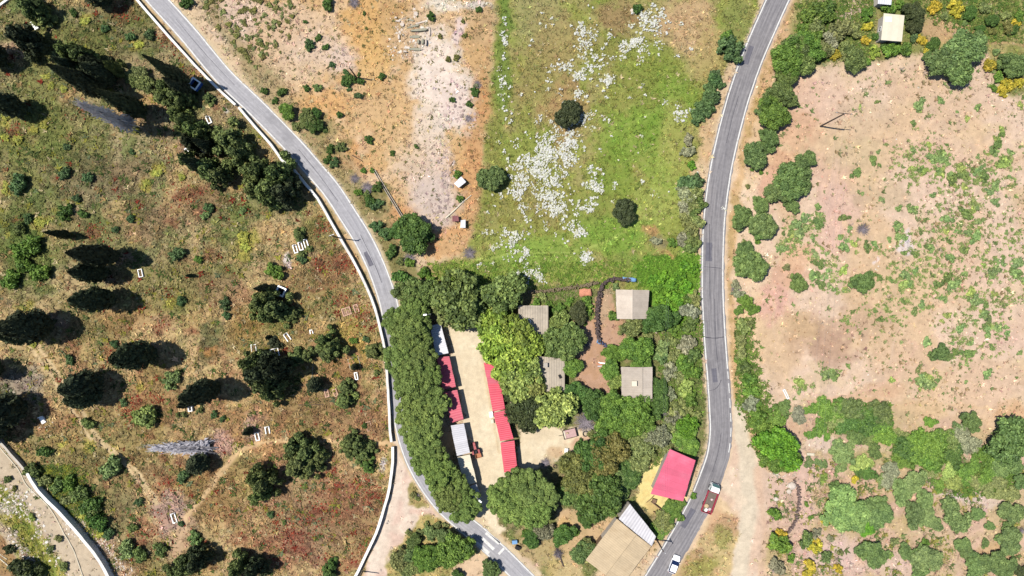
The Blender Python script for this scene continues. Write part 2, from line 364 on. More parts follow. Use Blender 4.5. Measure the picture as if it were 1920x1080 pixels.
# ---- field between the two roads
MID = [tuple(p) for p in LANE if p[1] < 1000] + [(960,1100),(1200,1130)] + [tuple(p) for p in ROAD if p[1] < 1120][::-1]
P(MID, (214,172,116), 6, 1.0, .5, c2=(222,186,142), n=N1)
P([(360,-60),(930,-60),(915,90),(905,250),(880,420),(860,480),(790,470),(700,380),(600,260),(480,130)], (214,166,98), 24, 1.0, .5, c2=(224,182,134), n=N2)
for x, y, r, ry, c, op in [(450,40,60,50,(222,186,160),.9),(540,60,70,60,(220,180,140),.9),(490,110,50,40,(216,176,130),.8),(600,95,70,45,(224,188,158),.85),(650,110,40,30,(224,190,170),.8),(560,140,60,30,(222,184,140),.7),(680,40,40,90,(220,164,76),.9),(700,110,30,60,(224,172,84),.8),(620,195,50,26,(220,160,76),.8),(745,30,30,40,(196,150,80),.8),(690,200,60,70,(216,166,96),.7),(640,290,50,26,(216,152,74),.9),(660,320,40,20,(222,160,90),.7),(620,250,50,30,(208,160,84),.6),
        (790,75,50,60,(216,176,130),.9),(860,60,40,60,(212,168,108),.8),(900,100,26,120,(206,158,92),.8),(905,30,26,50,(196,156,100),.8),(830,8,40,14,(230,214,190),1.0),(895,6,30,12,(216,204,190),.9),(855,60,14,30,(236,206,206),.7),
        (815,150,46,90,(236,212,190),1.0),(850,190,50,60,(232,208,190),1.0),(800,260,40,90,(230,200,174),.95),(790,330,60,60,(224,190,166),.95),(815,380,54,40,(216,186,168),1.0),(760,290,40,50,(222,186,146),.7),(730,230,40,70,(218,172,108),.8),(740,360,30,40,(220,172,106),.7),(830,420,30,12,(206,178,160),.9),
        (905,200,30,60,(204,146,74),.95),(890,260,26,60,(208,154,88),.9),(885,330,34,70,(212,152,82),.95),(890,400,40,40,(206,150,84),.8),(840,450,60,30,(218,156,86),.95),(860,460,50,20,(214,166,104),.7),(745,420,40,36,(214,150,84),.8),(800,440,30,30,(218,150,80),.8)]:
    B(x, y, r, c, op, None, ry)
B(820, 130, 40, (238,216,196), .9, .05, 80); B(815, 380, 45, (214,186,170), .8, .05, 60); B(850,200,40,(234,210,194),.6,.05,60)
# scrubby bank along the lane
P([(345,-40),(365,-40),(480,95),(560,190),(640,270),(705,370),(760,470),(800,520),(745,560),(722,500),(660,390),(600,300),(480,170)], (172,144,88), 20, .75, .7, c2=(140,132,72), n=N3)
for x, y, r, ry in [(600,235,30,20),(705,360,26,14),(700,380,30,26),(730,470,26,40),(760,500,26,30),(640,275,20,14)]:
    B(x, y, r, (118,120,58), .6, .8, ry)
L([(375,5),(420,55),(470,105),(505,160),(560,200),(600,235),(680,330)], 7, (196,160,112), .5)
# ---- green meadow
MEADOW = [(928,-60),(1440,-60),(1420,30),(1385,90),(1350,150),(1310,260),(1290,330),(1300,460),(1312,620),(1200,640),(1100,560),(1000,545),(900,545),(790,520),(800,490),(870,480),(885,420),(910,330),(915,220),(925,100)]
P(MEADOW, (144,152,64), 16, 1.0, 1.0, c2=(164,156,82), n=N2)
for x, y, r, ry, c, op in [(1010,40,60,80,(164,156,94),.7),(1050,70,60,60,(172,144,86),.5),(1160,30,50,30,(160,124,82),.7),(1290,50,60,70,(206,166,120),.8),(1330,100,40,60,(184,160,92),.7),(1380,40,26,60,(138,144,72),.8),(1010,150,70,80,(164,142,78),.6),(1060,210,40,60,(184,142,92),.6),(1140,100,40,40,(136,132,60),.6),(945,30,14,60,(112,136,50),.9),(940,150,16,90,(120,140,54),.9),(930,260,20,70,(136,140,60),.7),
        (1220,130,70,60,(134,148,54),.8),(1240,200,70,60,(122,156,44),.85),(1190,180,50,50,(140,140,62),.6),(1180,260,60,60,(124,158,44),.8),(1250,320,50,60,(142,164,58),.8),(1150,330,50,60,(128,150,48),.7),(1230,390,60,50,(158,168,74),.8),(1270,260,30,80,(164,164,78),.7),(1100,400,60,50,(130,146,54),.7),(1150,440,80,40,(124,160,48),.8),(1000,470,90,50,(136,166,58),.8),(1060,500,70,30,(126,150,54),.6),(960,500,60,30,(130,156,58),.6),(880,510,60,26,(122,146,56),.7),(930,430,50,40,(150,150,70),.6),(960,390,50,60,(150,144,68),.6),(1020,380,60,60,(150,140,66),.5),(1180,500,70,26,(116,138,54),.6),(1220,440,16,10,(196,146,90),.8),(1245,480,20,12,(204,146,92),.9),(1235,455,18,10,(150,136,90),.8),
        (1255,545,50,60,(108,162,40),.95),(1240,500,60,26,(108,160,42),.9),(1290,500,24,60,(110,160,44),.8),(1290,600,30,60,(100,140,46),.8)]:
    B(x, y, r, c, op, 1.0, ry)
for k in range(9):
    y0 = 150 + 30 * k; L([(1130 + 8*k, y0 + 40),(1190 + 6*k, y0 + 10),(1280, y0 - 30 + 6*k)], 3, (168,178,86), .35)
L([(1000,400),(950,450),(880,490),(830,500)], 4, (172,184,86), .6); L([(870,495),(960,475),(1080,470),(1160,440),(1240,390)], 4, (176,190,90), .6); L([(1250,150),(1255,230),(1240,300),(1235,400)], 5, (168,178,84), .5)
L([(800,480),(812,510),(824,545)], 7, (206,166,100), .85, dens=.2)
# bank beside the dark road
P([(1395,100),(1380,110),(1355,210),(1325,270),(1308,420),(1306,640),(1318,720),(1322,800),(1330,800),(1326,640),(1318,540),(1320,440),(1330,330),(1350,250),(1375,170)], (212,172,124), 8, .9, .4, c2=(196,150,92), n=N3)
# ---- hamlet: everything between the yard and the dark road
P([(770,560),(860,548),(1000,545),(1110,530),(1230,580),(1310,600),(1330,800),(1318,860),(1210,1000),(1100,1085),(1020,1085),(930,990),(900,880),(835,600)], (150,138,88), 14, 1.0, .8, c2=(120,126,66), n=N3)
P(GARDEN, (206,156,120), 8, 1.0, .12, c2=(196,146,104), n=N3)
B(1060, 565, 60, (158,134,92), .7, .7, 22); B(1040, 550, 50, (150,138,98), .6, .7, 8); B(1135,575,14,(196,160,120),.8,.4,40); B(1140, 640, 30, (200,152,118), .9, .1, 14)
P([(1040,960),(1150,968),(1165,985),(1100,1040),(1070,1090),(1040,1090)], (214,172,118), 10, 1.0, .3, c2=(206,168,110))
B(1010, 1030, 60, (206,170,104), .7, .4, 40); B(1055,985,14,(216,170,96),.9,.3,12); B(1040,1060,20,(200,170,90),.8,.5,30); B(1070, 1070, 24, (206,176,110), .8)
P(YARD, (242,216,178), 7, 1.0, 0.02, c2=(238,208,166), n=N2)
P([(835,600),(905,597),(940,800),(944,890),(1030,870),(1062,850),(1064,800),(1010,795),(972,800),(968,885),(948,940),(900,950),(893,900),(872,795)], (240,214,176), 6, 1.0, 0.0, c2=(236,208,168), n=N2)
B(1100, 825, 40, (222,172,134), .9, .1, 10); B(1040, 850, 22, (216,174,124), .8, .15, 12); B(1025, 866, 14, (200,166,120), .8, .3)
L([(902,650),(912,720),(922,780),(934,850)], 5, (206,170,116), .5)
P(STRAW, (246,224,136), 6, 1.0, .03, c2=(238,204,108), n=N3)
B(1225, 955, 16, (206,166,84), .7)
L([(1205,975),(1180,1030),(1180,1090)], 4, (190,160,90), .3)
# ---- lower triangle by the lane
P([(690,1090),(735,1030),(762,995),(800,960),(842,968),(880,1000),(935,1060),(970,1100),(960,1130),(690,1130)], (172,160,84), 8, 1.0, .8, c2=(204,176,104), n=N3)
P([(850,1060),(880,1040),(905,1042),(945,1078),(960,1130),(830,1130)], (224,190,150), 8, 1.0, .15)
P(TRIANGLE_TRACK, (232,208,184), 6, 1.0, .02, c2=(226,192,170), n=N2)
P([(765,905),(775,900),(802,940),(806,952),(790,955),(762,948)], (196,166,102), 5, 1.0, .6, c2=(160,146,80), n=N3)
L([(752,800),(748,880),(738,940),(722,1000),(700,1060),(680,1120)], 16, (240,220,196), .7)
L([(770,960),(800,962),(830,960)], 10, (224,186,164), .8)
L([(752,850),(775,895),(800,925),(835,960),(880,1012),(925,1062)], 8, (220,190,152), .7)
L([(893,962),(925,1000),(962,1034),(1016,1082)], 9, (226,196,156), .85, dens=.1)
B(980, 1060, 24, (222,184,150), .8, .2, 16)
# ---- right of the dark road
P([(1490,-60),(1560,-60),(1500,60),(1440,190),(1400,290),(1385,420),(1372,520),(1380,620),(1394,740),(1440,880),(1400,860),(1376,740),(1362,600),(1362,430),(1385,290),(1430,130)], (196,160,96), 10, .9, .5, c2=(214,172,118), n=N3)
P([(1500,-60),(2100,-60),(2100,190),(1880,180),(1850,90),(1740,100),(1690,110),(1560,115),(1500,130),(1470,130)], (170,158,92), 18, 1.0, .8, c2=(138,138,72), n=N2)
B(1770, 50, 50, (206,168,116), .9, .3, 24); B(1800, 70, 60, (206,170,112), .7, .4, 12); B(1600, 20, 30, (220,186,156), .8, .2, 16); B(1585,40,20,(222,190,166),.7); B(1560,-5,60,(206,180,140),.6,.3,14); B(1900, 20, 40, (160,158,82), .7, .8, 30); B(1680,95,30,(112,132,54),.8,1.0,12); B(1690, 30, 40, (110,130,58), .6, .8, 40)
L([(1850,0),(1875,30),(1905,60)], 5, (222,188,160), .8); L([(1820,85),(1870,80),(1930,84)], 4, (206,160,112), .6)
for x, y, r, ry, c, op in [(1510,180,50,50,(228,184,144),.8),(1540,190,60,50,(230,192,160),.7),(1500,240,40,40,(226,178,134),.8),(1470,310,30,30,(226,176,132),.9),(1440,350,20,40,(226,172,138),.8),(1560,330,40,60,(226,184,150),.8),(1620,220,60,40,(216,186,146),.6),(1600,290,60,40,(214,188,140),.6),(1700,160,70,26,(226,190,150),.6),(1800,190,70,40,(226,192,156),.6),(1580,380,50,40,(232,190,164),.8),(1560,440,30,50,(232,188,162),.8),(1650,370,60,30,(206,178,132),.6),(1480,520,40,30,(226,176,140),.8),(1450,570,40,40,(230,178,152),.9),(1500,480,40,30,(228,178,130),.7),(1700,520,60,60,(218,186,136),.5),(1530,630,60,50,(198,160,122),.75),(1560,660,50,40,(196,156,124),.7),(1600,610,40,30,(206,166,134),.6),(1500,610,30,30,(214,178,126),.7),(1640,600,40,26,(206,170,130),.6),(1700,680,70,40,(224,186,146),.7),(1640,740,60,20,(222,178,132),.8),(1720,780,60,30,(222,186,130),.7),(1850,720,70,60,(228,190,150),.7),(1880,630,50,40,(228,190,160),.7),(1890,780,40,30,(226,178,124),.8),(1830,500,80,80,(228,192,162),.5),(1760,300,80,70,(230,194,164),.5),(1700,465,14,14,(240,222,212),.9),(1707,450,6,20,(238,220,210),.8),(1647,485,6,6,(240,224,214),.9)]:
    B(x, y, r, c, op, None, ry)
L([(1450,560),(1453,650),(1465,690),(1490,730),(1500,745)], 5, (232,196,152), .8); L([(1520,752),(1580,742),(1640,725),(1680,700),(1720,650),(1700,640)], 6, (232,190,152), .8); L([(1600,745),(1680,750),(1760,758),(1850,765)], 4, (228,190,138), .6); L([(1520,755),(1610,742),(1690,752)], 4, (232,194,154), .6); L([(1570,300),(1550,400),(1535,520),(1520,600)], 10, (232,194,164), .4); L([(1665,690),(1675,640),(1690,600)], 4, (230,196,160), .5)
# scrubland, lower right
P([(1470,760),(1530,750),(1660,770),(1800,790),(1870,810),(2100,790),(2100,1200),(1430,1200),(1440,960),(1480,880)], (220,182,150), 16, .9, .45, c2=(206,178,128), n=N2)
for x, y, r, ry, c, op in [(1510,880,40,40,(226,188,162),.9),(1500,960,30,70,(230,190,164),.9),(1560,1040,60,40,(230,198,180),.8),(1500,800,30,24,(222,182,142),.9),(1540,830,40,16,(232,204,180),.8),(1640,915,40,12,(226,190,140),.9),(1600,910,40,12,(226,186,140),.8),(1680,1060,70,26,(230,198,176),.7),(1745,890,10,30,(228,196,170),.8),(1800,930,50,12,(228,208,196),.9),(1850,940,40,14,(226,202,180),.7),(1870,1040,50,20,(216,176,120),.8),(1640,840,40,8,(222,196,150),.8),(1800,900,60,30,(150,152,72),.7),(1850,880,50,30,(130,138,66),.7),(1630,860,70,16,(176,168,92),.6),(1740,850,60,30,(98,126,48),.7),(1600,790,60,30,(98,126,50),.6),(1700,980,60,16,(206,184,110),.5),(1480,980,16,60,(214,180,150),.8),(1450,1040,20,40,(200,176,120),.7),(1760,1000,50,14,(216,190,140),.5)]:
    B(x, y, r, c, op, None, ry)
# gravel turnout and concrete track
P(GRAVEL_SIDE, (230,202,172), 7, 1.0, .03, c2=(222,188,158), n=N2)
L([(1384,770),(1392,820),(1402,870),(1404,930),(1398,990),(1388,1060),(1380,1130)], 30, (224,206,176), .9, soft=10, dens=0)
L([(1350,900),(1370,920),(1392,940)], 18, (232,208,176), .8, dens=0)
P([(1330,985),(1355,955),(1375,965),(1378,1010),(1365,1090),(1270,1130),(1255,1080)], (208,180,118), 9, 1.0, .6, c2=(196,156,110), n=N2)
B(1350, 1010, 14, (150,152,64), .7, .9, 26); B(1310, 1060, 34, (158,156,60), .8, .9, 24); B(1345,965,18,(216,170,124),.8)
L([(1419,880),(1428,950),(1432,1020),(1425,1090)], 12, (222,184,150), .7)
P([(1440,900),(1475,890),(1470,960),(1440,1000)], (226,188,160), 8, .8, .2)
# shoulders of both roads
for k, (line, wd, c) in enumerate(((LANE, LANE_W, (222,194,150)), (ROAD, ROAD_W, (226,196,160)))):
    sl = ALL; d = seg_dist(GX * .8 + WX * .2, GY * .8 + WY * .2, [tuple(p) for p in line][::2])
    m = (1 - sstep(wd + 1, wd + 8, d)).astype(np.float32); put(sl, m * .85, c); DENS[:] = DENS * (1 - (1 - sstep(wd, wd + 6, d)))
    if k == 0: D_LANE = d
    else: D_ROAD = d
# ---- stream bed, lower left
P([(-9000,760),(-40,790),(0,830),(50,887),(120,972),(175,1037),(203,1084),(240,1400),(-9000,1400)], (206,184,152), 4, 1.0, .1, warp=False)
L([(-60,860),(0,905),(40,950),(75,1000),(110,1060),(150,1130)], 16, (186,160,130), .8)
P([(-60,900),(0,912),(25,930),(50,965),(80,1005),(110,1040),(150,1130),(60,1130),(40,1060),(20,1010),(-60,960)], (136,146,56), 10, 1.0, .9, c2=(176,164,70), n=N3)
L([(0,925),(40,980),(70,1030),(90,1090)], 8, (78,90,44), .7)
L([(-20,975),(20,1005),(50,1050),(62,1100)], 14, (204,176,150), .85)
P([(-60,990),(0,1000),(30,1040),(45,1090),(-60,1130)], (170,128,76), 8, .9, .7, c2=(150,110,60), n=N3)
B(10, 1055, 20, (186,150,84), .7); B(45, 1065, 26, (78,84,50), .6, .8, 14)
for x, y, r in [(0,960,14),(20,940,12),(10,955,10)]: B(x, y, r, (200,188,170), .6)
# fine variation everywhere
quiet = .55 + .45 * mcem
var = (1 + .40 * quiet * (N3 - .5)) * (1 + .28 * quiet * (N5 - .5))
COLR *= var[..., None]
lum = (COLR @ np.array([.3, .55, .15], np.float32))[..., None]; COLR = lum + (COLR - lum) * np.where((COLR[..., 1] > COLR[..., 0] * .95)[..., None], .92, .87 - .03 * mcem[..., None])
mid_ = (sstep(-6, 6, poly_sd(GX, GY, MID)) * (DENS < .8) * (COLR[..., 0] > COLR[..., 1] * 1.25))[..., None]
lum = (COLR @ np.array([.3, .55, .15], np.float32))[..., None]; soft = lum + (COLR - lum) * np.array([.97, .97, .90]) + lum * np.array([-.02, .03, 0])
COLR = COLR * (1 - mid_) + soft * mid_
COLR *= 1 - (sstep(1400, 1460, GX) * (DENS < .5))[..., None] * np.array([.07, .08, .05])
COLR = np.clip(COLR, 0.006, 0.8).astype(np.float32)
# relief
D_FLAT = np.minimum(np.minimum(D_LANE - LANE_W, D_ROAD - ROAD_W), 60)
hamlet = sstep(10, -20, poly_sd(GX, GY, [(790,560),(1330,540),(1330,900),(1200,1100),(900,1000)]))
rough = sstep(6, 40, D_FLAT) * (.25 + .75 * hamlet)
HZ = (rough * (0.75 * (N1 - .5) + .35 * (N2 - .5) + .22 * (N3 - .5)) + .05 * (N5 - .5) * sstep(2, 10, D_FLAT)).astype(np.float32)
rock = (1 - sstep(.5, 1.2, np.hypot((GX - 835) / 22, (GY - 350) / 75))) ; HZ += (rock * 1.4 * np.clip(fbm(GX * 2.2, GY, 16, 41, 3) - .52, 0, 1)).astype(np.float32)
rock2 = (1 - sstep(.5, 1.2, np.hypot((GX - 795) / 40, (GY - 60) / 50))); HZ += (rock2 * .8 * np.clip(fbm(GX, GY, 14, 43, 3) - .52, 0, 1)).astype(np.float32)
strm = sstep(26, 4, seg_dist(GX, GY, [(-60,930),(20,965),(60,1020),(95,1090),(140,1200)])); HZ -= (strm * .7).astype(np.float32)
ii = np.arange(len(gy) * len(gx)).reshape(len(gy), len(gx))
quads = np.stack([ii[1:, :-1], ii[1:, 1:], ii[:-1, 1:], ii[:-1, :-1]], -1).reshape(-1, 4)
V = np.stack([(GX - CX) * S, (CY - GY) * S, HZ], -1).reshape(-1, 3)
M_ground = attr_mat('soil_and_dry_grass', .95, noise=.12, bump=.5)
ground = link('ground', np_mesh('ground', V, quads, M_ground, {'col': COLR.reshape(-1, 3)}, smooth=True)); tag(ground, kind='structure')
def look(A, px, py):
    """value of a grid array at photo pixels px, py"""
    i = np.clip(np.searchsorted(gx, px) - 1, 0, len(gx) - 2); j = np.clip(np.searchsorted(gy, py) - 1, 0, len(gy) - 2)
    return A[j, i]
def gz(px, py): return float(look(HZ, np.array([px]), np.array([py]))[0])
# ------------------------------------------------------------------ road sheets
def asphalt(name, c, c2, dark):
    m, nt, b, N, Lk = node_mat(name)
    at = N.new('ShaderNodeAttribute'); at.attribute_name = 'across'; al = N.new('ShaderNodeAttribute'); al.attribute_name = 'along'
    cb = N.new('ShaderNodeCombineXYZ'); mu = N.new('ShaderNodeMath'); mu.operation = 'MULTIPLY'; mu.inputs[1].default_value = 0.035
    Lk.new(al.outputs['Fac'], mu.inputs[0]); Lk.new(at.outputs['Fac'], cb.inputs[0]); Lk.new(mu.outputs[0], cb.inputs[1])
    n1 = N.new('ShaderNodeTexNoise'); n1.inputs['Scale'].default_value = 2.6; n1.inputs['Detail'].default_value = 5; n1.inputs['Roughness'].default_value = .62
    Lk.new(cb.outputs[0], n1.inputs['Vector'])                     # worn streaks along the wheel tracks
    tc = N.new('ShaderNodeTexCoord'); n2 = N.new('ShaderNodeTexNoise'); n2.inputs['Scale'].default_value = 1.1; n2.inputs['Detail'].default_value = 9; n2.inputs['Roughness'].default_value = .75
    Lk.new(tc.outputs['Object'], n2.inputs['Vector'])
    r1 = N.new('ShaderNodeValToRGB'); r1.color_ramp.elements[0].position = .3; r1.color_ramp.elements[1].position = .7
    r1.color_ramp.elements[0].color = rgba(alb(c)); r1.color_ramp.elements[1].color = rgba(alb(c2)); Lk.new(n1.outputs['Fac'], r1.inputs['Fac'])
    mr = N.new('ShaderNodeMapRange'); mr.inputs['From Min'].default_value = .3; mr.inputs['From Max'].default_value = .7; mr.inputs['To Min'].default_value = .82; mr.inputs['To Max'].default_value = 1.18
    Lk.new(n2.outputs['Fac'], mr.inputs['Value']); sc = N.new('ShaderNodeVectorMath'); sc.operation = 'SCALE'; Lk.new(r1.outputs[0], sc.inputs[0]); Lk.new(mr.outputs[0], sc.inputs['Scale'])
    n3 = N.new('ShaderNodeTexNoise'); n3.inputs['Scale'].default_value = .16; n3.inputs['Detail'].default_value = 6; Lk.new(tc.outputs['Object'], n3.inputs['Vector'])
    r3 = N.new('ShaderNodeValToRGB'); r3.color_ramp.elements[0].position = .56; r3.color_ramp.elements[1].position = .66; r3.color_ramp.elements[0].color = (0, 0, 0, 1); r3.color_ramp.elements[1].color = (.35,) * 3 + (1,)
    Lk.new(n3.outputs['Fac'], r3.inputs['Fac']); mx = N.new('ShaderNodeMixRGB'); Lk.new(r3.outputs[0], mx.inputs['Fac']); Lk.new(sc.outputs[0], mx.inputs['Color1']); mx.inputs['Color2'].default_value = rgba(alb(dark))
    Lk.new(mx.outputs[0], b.inputs['Base Color']); b.inputs['Roughness'].default_value = .9; b.inputs['Specular IOR Level'].default_value = .2
    bp = N.new('ShaderNodeBump'); bp.inputs['Strength'].default_value = .2; bp.inputs['Distance'].default_value = .03; Lk.new(n2.outputs['Fac'], bp.inputs['Height']); Lk.new(bp.outputs[0], b.inputs['Normal'])
    return m
def ribbon(name, line, offs, z, material, parent=None, halfw=None, jag=0.0, seed=1, t0=0, t1=None):
    """sheet along a px line between the two offsets (metres, left negative)"""
    p = np.array([w(x, y) for x, y in line]); t = np.gradient(p, axis=0); t /= np.linalg.norm(t, axis=1)[:, None]; nrm = np.stack([t[:, 1], -t[:, 0]], 1)
    s = np.concatenate([[0], np.cumsum(np.linalg.norm(np.diff(p, axis=0), axis=1))])
    K = len(offs); r = np.random.default_rng(seed)
    V, ac, al = [], [], []
    for k, o in enumerate(offs):
        oo = o + (jag * (vnoise(s * 1.3, s * 0 + 7.1 * k, seed) - .5) * 2 if k in (0, K - 1) else 0)
        q = p + nrm * np.asarray(oo).reshape(-1, 1) if np.ndim(oo) else p + nrm * oo
        V.append(np.column_stack([q, np.full(len(q), z + 0.0)])); ac.append(np.full(len(q), o)); al.append(s)
    n = len(p); V = np.concatenate(V); F = []
    for k in range(K - 1):
        a = np.arange(n - 1); F.append(np.stack([k * n + a, k * n + a + 1, (k + 1) * n + a + 1, (k + 1) * n + a], 1))
    F = np.concatenate(F)[:, ::-1]
    return link(name, np_mesh(name, V, F, material, {'across': np.concatenate(ac), 'along': np.concatenate(al)}), parent)
M_lane = asphalt('worn_pale_asphalt', (160,158,162), (194,191,193), (138,136,140))
M_road = asphalt('worn_dark_asphalt', (120,117,121), (168,163,163), (102,99,104))
lane = ribbon('lane', LANE, [-2.25, -1.2, 0, 1.2, 2.25], .03, M_lane, jag=.12, seed=3); tag(lane, kind='structure')
road = ribbon('road', ROAD, [-2.8, -1.4, 0, 1.4, 2.8], .03, M_road, jag=.14, seed=4); tag(road, kind='structure')
# painted lines (worn)
def paint_mat():
    m, nt, b, N, Lk = node_mat('worn_white_paint')
    tc = N.new('ShaderNodeTexCoord'); n = N.new('ShaderNodeTexNoise'); n.inputs['Scale'].default_value = 1.6; n.inputs['Detail'].default_value = 9; n.inputs['Roughness'].default_value = .8
    Lk.new(tc.outputs['Object'], n.inputs['Vector']); r = N.new('ShaderNodeValToRGB'); r.color_ramp.elements[0].position = .36; r.color_ramp.elements[1].position = .5
    r.color_ramp.elements[0].color = rgba(alb((196,190,182))); r.color_ramp.elements[1].color = rgba(alb((240,238,232))); Lk.new(n.outputs['Fac'], r.inputs['Fac']); Lk.new(r.outputs[0], b.inputs['Base Color']); b.inputs['Roughness'].default_value = .8
    return m
M_paint = paint_mat()
ribbon('edge_line', LANE, [-2.12, -1.84], .036, M_paint, lane, jag=.02, seed=5); ribbon('edge_line', LANE, [1.84, 2.12], .036, M_paint, lane, jag=.02, seed=6)
ribbon('edge_line', ROAD, [2.27, 2.55], .038, M_paint, road, jag=.02, seed=7)
ie = [i for i, p in enumerate(ROAD) if p[1] < 700][-1]
ribbon('edge_line', ROAD[:ie], [-2.55, -2.27], .038, M_paint, road, jag=.02, seed=8)
s_acc = 0.0; on = True; start = ie
for i in range(ie, len(ROAD) - 1):
    s_acc += float(np.hypot(*(ROAD[i + 1] - ROAD[i])[:2])) * S
    if ROAD[i][1] > 868: break
    if s_acc > (1.9 if on else 1.1):
        if on and i > start: ribbon('dash_line', ROAD[start:i + 1], [-2.5, -2.3], .038, M_paint, road, seed=9)
        on = not on; start = i; s_acc = 0.0
def road_bar(p, q, wd):
    a = np.array(w(*p)); b = np.array(w(*q)); d = b - a; d /= np.linalg.norm(d); n = np.array([-d[1], d[0]]) * wd / 2
    V = [tuple(a - n) + (.036,), tuple(b - n) + (.036,), tuple(b + n) + (.036,), tuple(a + n) + (.036,)]
    link('painted_bar', np_mesh('painted_bar', V, [[0, 1, 2, 3]], M_paint), lane)
for p, q, wd in [((893,1017),(917,1037),.7),((904,1009),(926,1030),.7),((911,999),(936,1019),.7),((880,1011),(888,1001),.55),((935,1039),(946,1027),.55)]: road_bar(p, q, wd)

M_tar = mat('tar_seam', (84,82,90), .9, .1, 2, 0)
def seam(pts, wd, parent):
    P_ = [p for p in smooth_line(pts, 5)]; ribbon('tar_seam', np.array(P_), [-wd / 2, wd / 2], .035, M_tar, parent, jag=wd * .3, seed=len(P_))
for pts, wd, par in [([(1320,632),(1340,634),(1360,631)], .22, road),([(1326,733),(1340,730),(1348,722),(1352,712)], .12, road),([(1340,560),(1342,640),(1348,700)], .10, road),([(1330,420),(1331,500),(1331,560)], .10, road),([(1385,180),(1372,225),(1362,268)], .10, road),([(1352,812),(1346,850),(1336,884)], .12, road),([(1320,500),(1352,503)], .12, road),([(560,280),(600,330),(634,378)], .10, lane),([(676,440),(700,490),(716,530)], .10, lane),([(330,36),(384,100),(440,160)], .08, lane)]: seam(pts, wd, par)
M_patch = asphalt('patched_asphalt', (104,102,112), (128,126,134), (92,90,100))
for pts, wd, par in [([(1337,455),(1336,490)], 1.5, road),([(1415,88),(1404,122)], 1.2, road),([(1306,958),(1286,992)], 1.3, road),([(1344,690),(1347,716)], 1.1, road),([(690,470),(702,496)], 1.0, lane)]: ribbon('road_patch', np.array(smooth_line(pts, 5)), [.2, .2 + wd], .034, M_patch, par, jag=.1, seed=int(pts[0][0]))
# ================================================================== MATERIALS FOR BUILT THINGS
M_white = mat('whitewash', (252,250,246), .85, .06, 2.0, .1, k=1.6, dirt=(214,204,190), dirt_amt=.35)
M_wallwhite = mat('stained_whitewash', (250,248,242), .9, .08, .5, .1, k=1.12, dirt=(186,172,150), dirt_amt=.6)
M_wallside = mat('grey_render', (214,204,190), .9, .12, 1.2, .2, dirt=(150,140,126))
M_redroof = mat('red_painted_sheet', (236,86,106), .5, .12, .5, .0, dirt=(196,110,112), dirt_amt=.6)
M_pinkroof = mat('pink_red_painted_sheet', (238,108,136), .5, .12, .35, .0, dirt=(236,146,166), dirt_amt=.6)
M_fadedroof = mat('faded_red_sheet', (222,100,118), .6, .10, .8, .0, dirt=(190,110,112), dirt_amt=.5)
M_whiteroof = mat('white_sheet', (238,238,242), .5, .06, .9, .0, dirt=(196,190,184), dirt_amt=.5)
M_leanto = mat('patched_white_sheet', (222,218,220), .6, .1, .8, .0, dirt=(172,164,160), dirt_amt=.7)
M_greyroof = mat('grey_white_sheet', (218,216,222), .55, .07, .9, .0, dirt=(180,174,168), dirt_amt=.5)
M_cement = mat('fibre_cement', (222,206,188), .9, .10, .9, .1, dirt=(178,160,142), dirt_amt=.55)
M_cement2 = mat('darker_fibre_cement', (198,184,168), .9, .12, .9, .1, dirt=(160,144,126), dirt_amt=.55)  # fibre cement in a darker tone, for one slope of each cottage
M_greycement = mat('grey_fibre_cement', (200,186,166), .9, .14, .8, .1, dirt=(140,130,116), dirt_amt=.6)
M_barn = mat('beige_fibre_cement', (216,192,156), .9, .10, .7, .1, dirt=(186,160,124), dirt_amt=.6)
M_slabroof = mat('pale_concrete_slab', (246,236,210), .9, .08, .5, .1, dirt=(222,196,160), dirt_amt=.55)
M_timber = mat('weathered_timber', (150,120,92), .9, .2, 3, .2)
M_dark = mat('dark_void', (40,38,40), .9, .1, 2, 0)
M_glass = mat('window_glass', (60,70,80), .15, .05, 1, 0)
M_concrete = mat('concrete', (206,196,182), .9, .12, 1.5, .2, dirt=(160,150,136))
M_stone = mat('pale_stone', (232,216,200), .9, .14, 1.6, .3, dirt=(180,160,140))
M_greystone = mat('grey_green_stone', (172,168,146), .9, .16, 1.6, .3, dirt=(140,132,104))
M_rubber = mat('black_rubber', (44,44,48), .8, .1, 4, .1)
M_metal = mat('dull_metal', (160,160,164), .45, .1, 4, .05, metal=.3)
M_wood = mat('pole_timber', (96,80,72), .9, .2, 3, .2)
M_blue = mat('blue_tarp', (126,174,222), .6, .12, 2, .2)
M_blueshade = mat('blue_shade_wall', (70,120,210), .8, .1, 2, .1)  # white tomb walls, the blue of their sky-lit shade put into the colour
M_soil = mat('grave_soil', (128,104,74), .95, .3, 4, .4)
M_graveearth = mat('grave_pinkish_earth', (184,146,124), .95, .2, 3, .3)
M_brownkerb = mat('reddish_kerb', (226,182,156), .9, .12, 3, .2)
M_plinth = mat('tan_plinth', (226,192,138), .9, .1, 2, .2)
M_terracotta = mat('terracotta', (224,150,118), .85, .3, 3, .2)
M_brownroof = mat('brown_rusty_sheet', (146,92,92), .8, .14, 2, .1)
